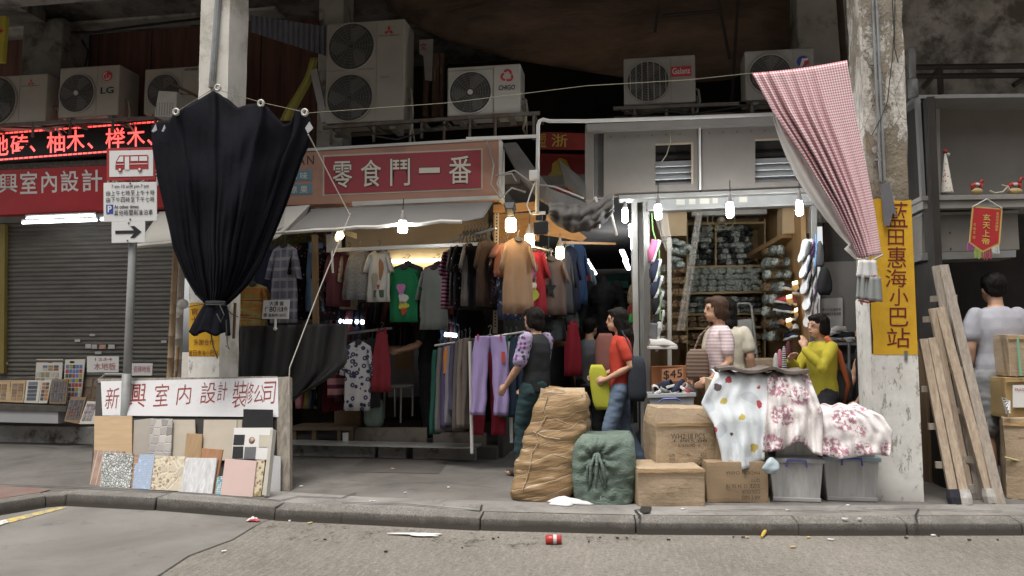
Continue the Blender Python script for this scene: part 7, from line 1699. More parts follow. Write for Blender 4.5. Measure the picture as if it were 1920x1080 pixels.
# wall strip light, reflector lamp
t = thing('shelf_light', 'glowing warm strip light on the back wall of the clothes shop', 'strip light')
MB(emit('strip_warm', (1, .80, .52), 7)).slab([P(728, 487, 9.8), P(882, 484, 9.8), P(882, 489, 9.8), P(728, 493, 9.8)], .03).build('tube', t)
MB(mat('cream_back_board', (.50, .44, .32), .8)).slab([P(726, 462, 9.9), P(886, 458, 9.9), P(886, 530, 9.9), P(726, 534, 9.9)], .04).build('back_board', t)
for x0, x1, y, Y, lab in ((637, 682, 602, 9.0, 'short glowing white tube low at the back, left of the green shirt'), (834, 856, 627, 9.0, 'small glowing white tube behind the shopkeeper')):
    tag(MB(emit('tube_white', (.92, .96, 1), 6)).tube([P(x0, y, Y), P(x1, y + 2, Y)], .025, 8).build('tube_lamp'), lab, 'tube lamp')
t = thing('clip_lamp', 'cream clip lamp lit warm, under the end of the white awning', 'lamp'); o = P(634, 436, 7.3)
MB(mat('cream_bar', (.52, .5, .46))).lathe(o + Vector((-.06, 0, .0)), [(.02, 0), (.05, .05), (.07, .09)], 14, (.9, -.2, -.4)).build('lamp_shade', t); MB(emit('bulb_warm_26', WARM, 26)).ball(o + Vector((.035, -.02, -.035)), .035).build('glass', t)
MB(mat('cream_bar', (.52, .5, .46))).slab([P(612, 440, 7.5), P(634, 438, 7.5), P(634, 466, 7.5), P(612, 468, 7.5)], .1).build('lamp_box', t)
t = thing('wire_basket', 'small wire basket of lit cards hanging from the ceiling board', 'basket')
for k in range(8): 
    MB(mat('card_lit', (.55, .45, .28), .6)).slab([P(640 + k * 3.6, 430 + k, 7.6), P(643 + k * 3.6, 430 + k, 7.6), P(648 + k * 3.0, 440 + k, 7.6), P(645 + k * 3.0, 441 + k, 7.6)], .01).build('card', t)
# --- table with black cloth, sign
tag(MB(BLK).grid(lambda u, v: P(lerp(lerp(450, 452, v), lerp(650, lerp(650, 560, max(0, v - .55) / .45), v), u), lerp(lerp(612, 606, u), lerp(812, 745, u) + 8 * math.sin(u * 12), v), 7.05 - .04 * math.sin(u * 21 + v * 2.5) - .02 * math.sin(u * 44 + v * 5) - .06 * v), 60, 24).build('table_cloth', smooth=True, solid=.008), 'dull black cloth draped over a table in front of the clothes shop', 'cloth').data.materials[0] = mat('dull_black_cloth', (.04, .039, .039), .8, .25, 4, .4, 15, .02)
t = thing('sale_sign', 'small white sale sign with black characters clipped above the black table cloth', 'sign')
MB(WSIGN).slab([P(494, 563, 6.95), P(543, 562, 6.95), P(541, 598, 6.95), P(491, 598, 6.95)], .008).build('plate', t, bev=.002)
m = MB(SBLK); q = lambda x0, y0, x1, y1: [P(x0, y0, 6.948), P(x1, y0 - .5, 6.948), P(x1, y1 - .5, 6.948), P(x0, y1, 6.948)]
for s, x, y, w_, h_ in (('大', 505, 565, 8, 8.5), ('清', 514, 565, 8, 8.5), ('貨', 524, 565, 8, 8.5), ('任', 496, 575, 8, 10), ('80', 505, 575, 13, 10), ('元', 519, 576, 8, 9), ('1', 528, 576, 2.5, 8.5), ('件', 532, 575.5, 7, 9), ('揀', 494, 587, 7, 8), ('買兩件150元', 503, 588, 34, 6.5)): m.text(s, q(x, y, x + w_, y + h_), .01, .001)
m.build('lettering', t)
MB(mat('card_white', (.66, .65, .63))).tube([P(517, 598, 6.96), P(516, 614, 6.96)], .012, 6).ball(P(516, 616, 6.96), .02).build('clip', t)
# --- furniture in the clothes shop
t = thing('counter', 'grey counter with a brown panel, behind the stool', 'counter')
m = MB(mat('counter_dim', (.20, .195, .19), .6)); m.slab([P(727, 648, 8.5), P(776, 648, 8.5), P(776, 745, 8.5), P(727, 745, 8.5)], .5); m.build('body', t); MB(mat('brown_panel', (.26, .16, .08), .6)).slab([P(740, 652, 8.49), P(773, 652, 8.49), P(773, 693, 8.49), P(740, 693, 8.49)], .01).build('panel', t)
t = thing('stool', 'steel-legged stool with a grey round-cornered seat, before the counter', 'stool')
a = P(748, 724, 8.25); MB(mat('stool_seat', (.22, .21, .19), .5)).lathe(a, [(.16, -.015), (.17, 0), (.165, .015)], 20).build('seat', t, smooth=True)
for x, yb, dy in ((721, 785, -.06), (741, 782, .12), (752, 793, -.10), (774, 780, .08)):
    p = P(x, 726, 8.25 + dy); b_ = P(x, yb, 8.25 + dy); MB(RAIL).tube([p.lerp(a, .15), p, Vector((p.x, p.y, max(.235, b_.z)))], .011, 6).build('leg', t)
def bagf(u, v):
    o = P(701, 803, 8.1); r_ = pw(v, [(0, .06), (.15, .105), (.6, .11), (.8, .08), (.92, .03), (1, .05)]); a_ = u * 6.283; return o + Vector((math.cos(a_) * r_ * (1 + .06 * math.sin(a_ * 5 + v * 7)), math.sin(a_) * r_, v * .42))
tag(MB(mat('pale_green_plastic', (.22, .29, .25), .4, .2, 6, .4, 20, .02)).grid(bagf, 24, 14, closed=True).build('plastic_bag', smooth=True, solid=.004), 'tied pale green plastic bag on the clothes shop floor', 'bag')
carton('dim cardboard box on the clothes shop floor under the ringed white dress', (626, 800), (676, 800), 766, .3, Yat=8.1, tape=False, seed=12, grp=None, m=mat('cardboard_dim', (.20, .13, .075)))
t = thing('low_shelf', 'low wooden shelf under the black table cloth', 'shelf')
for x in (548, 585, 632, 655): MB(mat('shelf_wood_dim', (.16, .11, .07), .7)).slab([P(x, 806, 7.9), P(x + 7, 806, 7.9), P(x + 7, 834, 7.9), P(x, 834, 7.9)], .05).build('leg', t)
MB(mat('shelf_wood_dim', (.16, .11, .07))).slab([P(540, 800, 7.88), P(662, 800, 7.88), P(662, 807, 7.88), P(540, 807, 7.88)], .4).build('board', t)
MB(mat('card_white', (.66, .65, .63))).slab([P(642, 812, 7.86), P(653, 811, 7.86), P(653, 828, 7.86), P(643, 829, 7.86)], .01).build('paper', t)
t = thing('crate', 'red slatted plastic crate behind the trousers rack', 'crate')
m = MB(mat('crate_red', (.24, .03, .035), .5))
for y in (712, 724, 736, 748, 760): m.slab([P(796, y, 8.2), P(820, y, 8.2), P(820, y + 4, 8.2), P(796, y + 4, 8.2)], .25)
m.slab([P(794, 708, 8.2), P(797, 708, 8.2), P(797, 770, 8.2), P(794, 770, 8.2)], .25); m.build('crate', t)
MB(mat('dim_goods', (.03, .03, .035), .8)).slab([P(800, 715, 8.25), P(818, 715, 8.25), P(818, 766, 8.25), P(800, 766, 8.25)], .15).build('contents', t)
t = thing('goods_heap', 'dim heap of folded clothes at the back of the clothes shop', 'clothes')
for k in range(26): 
    c = rnd.choice(((.12, .13, .13), (.05, .05, .06), (.2, .19, .18), (.03, .04, .06), (.15, .08, .06)))
    MB(cloth(c)).ball(P(rnd.uniform(640, 760), rnd.uniform(560, 690), rnd.uniform(9.2, 9.9)), (rnd.uniform(.08, .18), .12, rnd.uniform(.03, .07)), 10, 6).build('folded_garment', t, smooth=True)
# ================================================================== SHOE SHOP STOCK
SHW = wood('shelf_wood', (.52, .38, .18), (.42, .30, .13), (1, 4, 8))
t = thing('shelf_unit', 'wooden shelf unit packed with wrapped shoes at the back of the shoe shop', 'shelves')
for y in (418, 499, 548, 588, 614, 676): MB(SHW).slab([P(1288, y, 9.85), P(1433, y - 3, 9.85), P(1433, y + 1, 9.85), P(1288, y + 4, 9.85)], .45).build('shelf_board', t)
for x, y0, y1 in ((1341, 420, 500), (1433, 410, 690), (1287, 410, 690)): MB(SHW).slab([P(x, y0, 9.84), P(x + 3, y0, 9.84), P(x + 3, y1, 9.84), P(x, y1, 9.84)], .45).build('upright', t)
def packmesh(m, seed):
    def fn(u, v, w_):
        p = Vector(((u - .5), (v - .5), (w_ - .5))); l = max(abs(p.x), abs(p.y), abs(p.z)); q = p.normalized() * .5; p = p.lerp(q, .55); nz = mn.noise_vector(p * 3 + Vector((seed, 0, 0))) * .13
        return Vector(((p.x + nz.x), (p.y + nz.y), (p.z + nz.z)))
    o = softbox(fn, (7, 7, 7), m).build('shoe_pack', smooth=True); o['placed'] = 1; return o
def wrap(name, a, b, r=.3):
    n = NT(name); f = n.noise(n.obj, 2.2, 3, .6, 1.5); return n.fin(n.mix(n.ramp(f, .44, .56), a, b), r, 0, n.noise(n.obj, 6, 4), .6, .08, .6)
protos = {}
for k, (a, b) in {'white': ((.72, .76, .68), (.45, .49, .42)), 'dark': ((.025, .03, .025), (.10, .11, .10)), 'tan': ((.50, .34, .18), (.20, .12, .07)), 'grey': ((.16, .18, .16), (.48, .52, .46))}.items():
    protos[k] = [packmesh(wrap('wrap_%s_%d' % (k, j), *((a, b) if not (k == 'dark' and j) else ((.78, .80, .72), (.5, .52, .46)))), j * 3.3 + len(k)) for j in range(2)]
used = set()
def pack(k, x, y, Y, sx, sz, label, grp):
    pr = rnd.choice(protos[k])
    if pr.name in used: o = pr.copy(); COL.objects.link(o)
    else: o = pr; used.add(pr.name)
    kk = K(x, y, Y); o.location = P(x, y, Y); o.scale = (sx * kk * rnd.uniform(.9, 1.1), .22, sz * kk * rnd.uniform(.85, 1.08)); o.rotation_euler = (0, rnd.uniform(-.25, .25), rnd.uniform(-.4, .4)); o['placed'] = 1
    tag(o, label, 'shoe pack', grp)
for r_ in range(7):
    for c in range(11):
        x = 1298 + c * 10.2 + (r_ % 2) * 4; 
        if not 1338 < x < 1345: pack('dark' if rnd.random() < .85 else 'grey', x, 494 - r_ * 10.5 - (x - 1290) * .02, 9.95 + rnd.uniform(-.03, .05), 11.5, 11.5, 'black and white shoe pack in clear wrap, heaped on the top shelf', 'packs heaped on the top shelf')
for r_ in range(4):
    for c in range(8): pack('white', 1300 + c * 16.4 + (r_ % 2) * 4, 543 - r_ * 11.2 - c * .3, 9.93 + rnd.uniform(-.03, .04), 18, 12.5, 'whitish plastic-wrapped slipper pack on the second shelf down', 'white packs on the second shelf')
for r_ in range(3):
    for c in range(10): pack('grey' if c % 3 else 'dark', 1298 + c * 13.4, 583 - r_ * 10.5, 9.93, 14, 11.5, 'grey-green wrapped shoe pack on the third shelf down', 'grey packs on the third shelf')
for r_ in range(2):
    for c in range(9): pack('tan', 1300 + c * 14, 609 - r_ * 10, 9.93, 14, 11, 'brown shoe pack in the narrow fourth shelf', 'brown packs on the fourth shelf')
for r_ in range(4):
    for c in range(9): pack('tan', 1298 + c * 15, 670 - r_ * 13, 9.93, 15, 13, 'tan rolled shoe pack on the lowest shelf', 'tan packs on the lowest shelf')
for i, (x, y) in enumerate(((1262, 455), (1278, 458), (1264, 472), (1279, 474), (1268, 488), (1272, 498), (1285, 466))): pack('grey', x, y, 8.3, 18, 13, 'pale plastic bundle piled under the left overhead box', 'bundles under the left overhead box')
for i in range(28): pack('tan' if i % 4 else 'white', 1240 + (i % 4) * 13, 505 + (i // 4) * 22, 8.9, 16, 16, 'brown pack on the left side racks of the shoe shop', 'brown packs at the left side')
for i in range(32): pack('grey' if i % 3 else 'tan', 1438 + (i % 4) * 13, 470 + (i // 4) * 23, 9.0 - (i % 3) * .3, 15, 20, 'grey pack stacked along the brown right-hand wall', 'packs along the right-hand wall')
t = thing('wall_fan', 'round wire-guarded fan under the shoe shop ceiling', 'fan'); o = P(1352, 412, 8.9); m = MB(mat('fan_wire', (.36, .33, .22), .5))
for rr in (.16, .155, .10): m.tube([o + Vector((math.cos(s) * rr, 0, math.sin(s) * rr * .75)) for s in [i * math.pi / 12 for i in range(25)]], .004, 4, False)
m.build('guard', t); MB(mat('fan_cream', (.4, .37, .28), .5)).ball(o, (.05, .06, .035)).build('hub', t); MB(mat('fan_cream', (.4, .37, .28))).tube([o, o + Vector((.01, .1, .16))], .012, 6).build('bracket', t)
t = tag(MB(mat('pale_ceiling_panel', (.5, .49, .44), .6)).slab([P(1297, 396, 8.6), P(1438, 392, 8.6), P(1438, 400, 8.6), P(1297, 404, 8.6)], .1).build('ceiling_panel'), 'pale panel across the ceiling inside the shoe shop', 'panel')
# shoes
def shoe_meshes(sole_m, up_m):
    L, W = .25, .045
    out = [(-W * .75, -L / 2), (-W * .95, -L * .3), (-W * .62, 0), (-W * .95, L * .25), (-W * .7, L * .42), (0, L / 2), (W * .7, L * .42), (W, L * .25), (W * .72, 0), (W * .95, -L * .3), (W * .75, -L / 2)]
    s = MB(sole_m).slab([Vector((x, y, 0)) for x, y in out], Vector((0, 0, .028)))
    def up(u, v):
        a = math.pi * u; y = lerp(-.44, .47, v) * L; w_ = pw(v, [(0, .75), (.3, .8), (.6, .95), (.85, .8), (1, .25)]) * W; h = pw(v, [(0, .06), (.25, .055), (.5, .065), (.75, .045), (1, .012)])
        return Vector((math.cos(a) * w_, y, .026 + math.sin(a) * h))
    return s, MB(up_m).grid(up, 12, 12)
shoe_lib = {}
def shoe(lab, x, y, Y, kind, rot, s=1.0, grp=None, px=True):
    if kind not in shoe_lib:
        sc, uc = {'pink': ((.6, .57, .58), (.42, .12, .22)), 'navy': ((.6, .6, .6), (.025, .03, .055)), 'black': ((.45, .45, .45), (.015, .015, .017)), 'grey': ((.5, .49, .47), (.12, .12, .125)), 'white': ((.6, .59, .57), (.5, .48, .45)), 'brown': ((.12, .1, .08), (.16, .08, .05)), 'red': ((.5, .48, .46), (.3, .04, .06)), 'purple': ((.55, .54, .55), (.16, .07, .2))}[kind]
        a, b = shoe_meshes(cloth(sc), cloth(uc)); A = a.build('sole', None, bev=.006); B = b.build('upper', None, smooth=True, solid=.005); shoe_lib[kind] = (A.data, B.data)
        bpy.data.objects.remove(A); bpy.data.objects.remove(B)
    t = thing('shoe', lab, 'shoe', grp); t['placed'] = 1; ROOTS.remove(t)
    for nme, d in zip(('sole', 'upper'), shoe_lib[kind]):
        o = bpy.data.objects.new(nme, d); COL.objects.link(o); o.parent = t
        if nme == 'upper': k = o.modifiers.new('thickness', 'SOLIDIFY'); k.thickness = .005
        else: k = o.modifiers.new('edges', 'BEVEL'); k.width = .006; k.segments = 2
    t.location = P(x, y, Y); t.rotation_euler = rot; t.scale = (s, s, s)
hang_ = lambda a=0, b=0: (R(-78 + a), R(8 + b), R(0))
GSL, GSR = 'shoes strung on the left post of the shoe shop', 'shoes strung on the right post of the shoe shop'
HR = lambda tilt=0, tw=0: Matrix(((0, 0, 1), (0, -1, 0), (1, 0, 0))).to_euler()
def hrot(tilt, yaw=0):                   # toe down, sole to the left
    M = Matrix.Rotation(R(yaw), 3, 'Z') @ Matrix.Rotation(R(tilt), 3, 'Y') @ Matrix(((0, 0, 1), (1, 0, 0), (0, -1, 0)))
    return M.to_euler()
for lab, x, y, k, tl_ in (('pink slipper with a pale sole, top of the left string', 1230, 474, 'pink', -20), ('navy slipper second from the top of the left string', 1233, 510, 'navy', -16), ('navy slipper third from the top of the left string', 1235, 541, 'navy', -20), ('black slipper with a white edge and pink label on the left string', 1237, 570, 'black', -18), ('black slipper low on the left string', 1240, 606, 'black', -12)):
    shoe(lab, x, y, 7.25, k, hrot(tl_, 25), 1.0, GSL)
shoe('grey boot-shaped shoe hanging under the left string', 1236, 632, 7.2, 'grey', hrot(-6, 10), 1.15, GSL)
shoe('pale shoe lying toe out at the foot of the left string', 1243, 655, 7.15, 'white', (R(0), R(0), R(-80)), 1.15, GSL)
for i, (x, y, k, c) in enumerate(((1503, 470, 'grey', 'grey'), (1512, 470, 'purple', 'purple'), (1506, 500, 'navy', 'navy'), (1518, 505, 'grey', 'light grey'), (1508, 530, 'black', 'black'), (1520, 540, 'purple', 'violet'), (1512, 560, 'navy', 'dark blue'), (1524, 578, 'grey', 'pale-soled grey'), (1514, 592, 'red', 'dark red'))):
    shoe('%s slipper on the right string, number %s down' % (c, 'first first second second third third fourth fourth fifth'.split()[i]), x, y, 7.3 + (i % 2) * .08, k, hrot(18, -160 + i * 5), .95, GSR)
def sack_(lab, x, y0, y1, wpx, Y, m, nm='hanging_bag'):
    a, b = P(x, y0, Y), P(x, y1, Y); w_ = wpx * K(x, y0, Y) / 2
    def fn(u, v):
        s = u * 6.283; r_ = w_ * pw(v, [(0, .2), (.15, .6), (.5, .9), (.85, 1), (1, .7)]) * (1 + .08 * math.sin(s * 4 + v * 5)); return a.lerp(b, v) + Vector((math.cos(s) * r_, math.sin(s) * r_ * .6, 0))
    return tag(MB(m).grid(fn, 24, 12, closed=True).build(nm, smooth=True, solid=.005), lab, 'bag')
sack_('large black bag hanging outside the right post of the shoe shop', 1546, 500, 553, 28, 7.2, BLACKC)
sack_('narrow dark bag hanging above the large black bag', 1537, 452, 500, 16, 7.3, CHAR)
tag(MB(mat('string_green', (.2, .38, .12), .7)).tube([P(1222, 400, 7.3), P(1224, 432, 7.28), P(1236, 470, 7.25), P(1238, 600, 7.2)], .006, 5).build('shoe_string'), 'green and yellow string holding the left row of slippers', 'string')
tag(MB(mat('string_blue', (.08, .25, .5), .7)).tube([P(1530, 440, 7.3), P(1531, 470, 7.3), P(1528, 500, 7.3)], .008, 5).build('shoe_string'), 'bright blue string on the right post', 'string')
# pegs of the right rack, no lamps: glowing plates stand for light on them
for x, y, s in ((1491, 530, 9), (1480, 556, 9), (1493, 581, 5), (1479, 600, 8)):
    t = thing('rack_peg', 'small orange peg plate made to glow on the shoe rack, %s' % {530: 'topmost of four', 556: 'second from the top', 581: 'smallest of four', 600: 'lowest of four'}[y], 'lamp', 'glowing orange pegs on the shoe rack')
    MB(emit('peg_glow', (1, .62, .22), 4)).slab([P(x - s * .5, y - 2, 8.0), P(x + s * .5, y - 4, 8.0), P(x + s * .55, y + 2, 8.0), P(x - s * .45, y + 4, 8.0)], .03).build('lens', t)
    MB(mat('peg_tan', (.42, .28, .12), .6)).slab([P(x - s * .6, y + 5, 8.02), P(x + s * .6, y + 3, 8.02), P(x + s * .9, y + 10, 8.02), P(x + s * .2, y + 17, 8.02), P(x - s * .6, y + 12, 8.02)], .03).build('peg', t)
for i, (x, y, k) in enumerate(((1468, 585, 'black'), (1472, 570, 'red'), (1484, 545, 'black'), (1500, 555, 'black'), (1466, 612, 'brown'), (1490, 620, 'white'), (1484, 636, 'navy'), (1476, 604, 'black'))):
    shoe('shoe standing out on a peg of the lit right-hand rack', x, y, 8.1, k, (R(10), 0, R(60 + i * 23)), .9, 'shoes on the pegs of the right-hand rack')
t = thing('shoe_shelf', 'dim wire shelf of dark shoes between the shoe shop and the right pillar', 'shelf')
for y in (642, 700): MB(mat('wire_shelf', (.20, .2, .2), .5)).slab([P(1545, y, 7.9), P(1640, y, 7.9), P(1640, y + 5, 7.9), P(1545, y + 5, 7.9)], .35).build('shelf_board', t)
for x in (1562, 1592): MB(mat('wire_shelf', (.20, .2, .2))).tube([P(x, 640, 7.9), P(x, 790, 7.9)], .014, 6).build('post', t)
for i, (x, y, k) in enumerate(((1580, 633, 'black'), (1594, 636, 'brown'), (1606, 637, 'black'), (1570, 622, 'white'), (1590, 692, 'grey'), (1604, 694, 'black'), (1618, 692, 'black'))):
    shoe('dark shoe lying on the wire shelf left of the right pillar', x, y + 4, 8.05, k, (0, 0, R(70 + i * 17)), .95, 'shoes on the wire shelf')
# sign, crate, ladder, box, socks
t = thing('price_sign', 'orange cardboard price sign reading $45 above the crate of shoes', 'price sign')
MB(mat('orange_card', (.45, .22, .12), .8)).slab([P(1241, 692, 7.12), P(1281, 689, 7.12), P(1282, 714, 7.12), P(1241, 716, 7.12)], .005).build('card', t)
MB(SBLK).text('$45', [P(1244, 695, 7.118), P(1279, 692, 7.118), P(1279, 709, 7.118), P(1244, 713, 7.118)], .0, .001).build('lettering', t)
tag(MB(wood('red_brown_box', (.33, .13, .05), (.25, .1, .04))).slab([P(1222, 688, 7.25), P(1300, 686, 7.25), P(1300, 752, 7.25), P(1222, 754, 7.25)], .3).build('wooden_box'), 'red-brown wooden box behind the orange price sign', 'box')
t = thing('crate', 'light grey plastic crate full of socks and slippers, behind the crushed cardboard box', 'crate')
cr = MB(mat('crate_grey', (.42, .44, .46), .4)); cr.slab([P(1216, 742, 6.75), P(1303, 740, 6.75), P(1299, 772, 6.75), P(1221, 772, 6.75)], .4); cr.build('tub', t, bev=.006)
cr = MB(mat('crate_grey', (.42, .44, .46))); cr.slab([P(1214, 740, 6.73), P(1305, 737, 6.73), P(1305, 743, 6.73), P(1214, 746, 6.73)], .44); cr.build('rim', t)
MB(mat('bin_clip_blue', (.12, .13, .42))).tube([P(1236, 754, 6.72), P(1244, 748, 6.71), P(1268, 747, 6.71), P(1276, 752, 6.72)], .009, 6).build('handle', t)
for i, (x, y, k) in enumerate(((1232, 735, 'white'), (1246, 730, 'navy'), (1258, 733, 'black'), (1270, 731, 'navy'), (1282, 736, 'red'), (1252, 738, 'white'), (1292, 737, 'white'))):
    shoe('slipper tossed on the heap in the grey crate', x, y, 6.9, k, (R(rnd.uniform(-25, 25)), R(rnd.uniform(-30, 30)), R(i * 50)), .85, 'slippers in the grey crate')
t = thing('step_ladder', 'pale aluminium step ladder standing inside the shoe shop', 'ladder')
m = MB(mat('ladder_alu', (.45, .44, .4), .4, .1, metal=.4)); m.tube([P(1381, 630, 8.6), P(1380, 575, 8.6), P(1386, 569, 8.6), P(1404, 569, 8.6), P(1409, 575, 8.6), P(1420, 672, 8.6)], .014, 8); m.build('rail', t)
MB(mat('ladder_alu', (.45, .44, .4))).slab([P(1380, 600, 8.62), P(1410, 598, 8.62), P(1411, 630, 8.62), P(1381, 632, 8.62)], .03).build('step', t); MB(mat('ladder_alu', (.45, .44, .4))).slab([P(1384, 659, 8.58), P(1420, 658, 8.58), P(1420, 664, 8.58), P(1384, 664, 8.58)], .2).build('step', t)
carton('plain cardboard box inside the shoe shop, behind the covered pile', (1400, 700), (1456, 700), 672, .35, Yat=7.9, tape=False, seed=15, grp=None)
for x, y0, y1, m_, l_ in ((1462, 655, 690, cloth((.42, .16, .22)), 'pink socks hung on the rack by the covered pile'), (1470, 650, 700, pat('c_sock_stripe', p_hstripe((.5, .48, .47), (.03, .03, .03), 50)), 'black and white striped socks hung on the rack by the covered pile'), (1455, 662, 700, WHT, 'white socks hung on the rack by the covered pile'), (1478, 640, 672, cloth((.10, .03, .04)), 'dark red socks hung on the rack by the covered pile')): sack_(l_, x, y0, y1, 11, 7.2, m_, 'socks')
sack_('red and green bundle on the stand in the passage', 1186, 570, 605, 26, 8.4, cloth((.2, .05, .04)), 'goods_bundle'); sack_('grey patterned bundle on the stand in the passage', 1190, 530, 572, 28, 8.6, MOTL, 'goods_bundle'); sack_('brown bundle low on the stand in the passage', 1192, 605, 640, 26, 8.2, cloth((.28, .18, .1)), 'goods_bundle'); sack_('bright green scrap on the stand in the passage', 1184, 588, 606, 14, 8.1, cloth((.05, .3, .06)), 'goods_bundle')
sack_('teal folded goods heap low in the passage', 1072, 580, 625, 60, 9.2, cloth((.10, .14, .13)), 'goods_bundle')
sack_('brown paper parcel at the passage wall', 1050, 590, 650, 34, 8.6, cloth((.20, .11, .05)), 'goods_bundle')
# ================================================================== PEOPLE
SKIN = NT('skin'); n = SKIN
SKIN = n.fin(n.mix(n.ramp(n.noise(n.obj, 9, 5), .35, .68), (.50, .30, .205), (.43, .25, .165)), .5, 0, n.noise(n.obj, 120, 3), .1, .002, .35)
HAIRB = mat('black_hair', (.010, .008, .007), .6, .3, 9, .5, 60, .006, stretch=(6, 6, .7), spec=.12); HAIRN = mat('brown_hair', (.07, .04, .025), .6, .4, 9, .5, 60, .006, stretch=(6, 6, .7), spec=.15)
def remesh(mb, vox, it=4, wr=0, seed=0, fr=7, zf=2.0):
    me = bpy.data.meshes.new('tmp'); me.from_pydata([tuple(v) for v in mb.v], [], mb.f)
    bm = bmesh.new(); bm.from_mesh(me); bmesh.ops.recalc_face_normals(bm, faces=bm.faces); bm.to_mesh(me); bm.free()
    o = bpy.data.objects.new('tmp', me); COL.objects.link(o)
    r = o.modifiers.new('r', 'REMESH'); r.mode = 'VOXEL'; r.voxel_size = vox
    s = o.modifiers.new('s', 'SMOOTH'); s.factor = .5; s.iterations = it
    dg = bpy.context.evaluated_depsgraph_get(); m2 = bpy.data.meshes.new_from_object(o.evaluated_get(dg))
    bpy.data.objects.remove(o); bpy.data.meshes.remove(me)
    if wr:
        ns = [v.normal.copy() for v in m2.vertices]
        for v, nn in zip(m2.vertices, ns):
            p = Vector((v.co.x * fr, v.co.y * fr, v.co.z * fr * (zf if fr < 20 else .14) + seed)); q = mn.noise(p) + .6 * mn.noise(p * 2.3); v.co += nn * wr * q
    m2.polygons.foreach_set('use_smooth', [True] * len(m2.polygons)); m2.update(); return m2
def limb(mb, pts, rs, n_=12, sq=1):
    mb.tube(pts, rs, n_, sq=sq)
    for p, r in zip(pts, rs): mb.ball(p, (r * .98,) * 3, 10, 8)
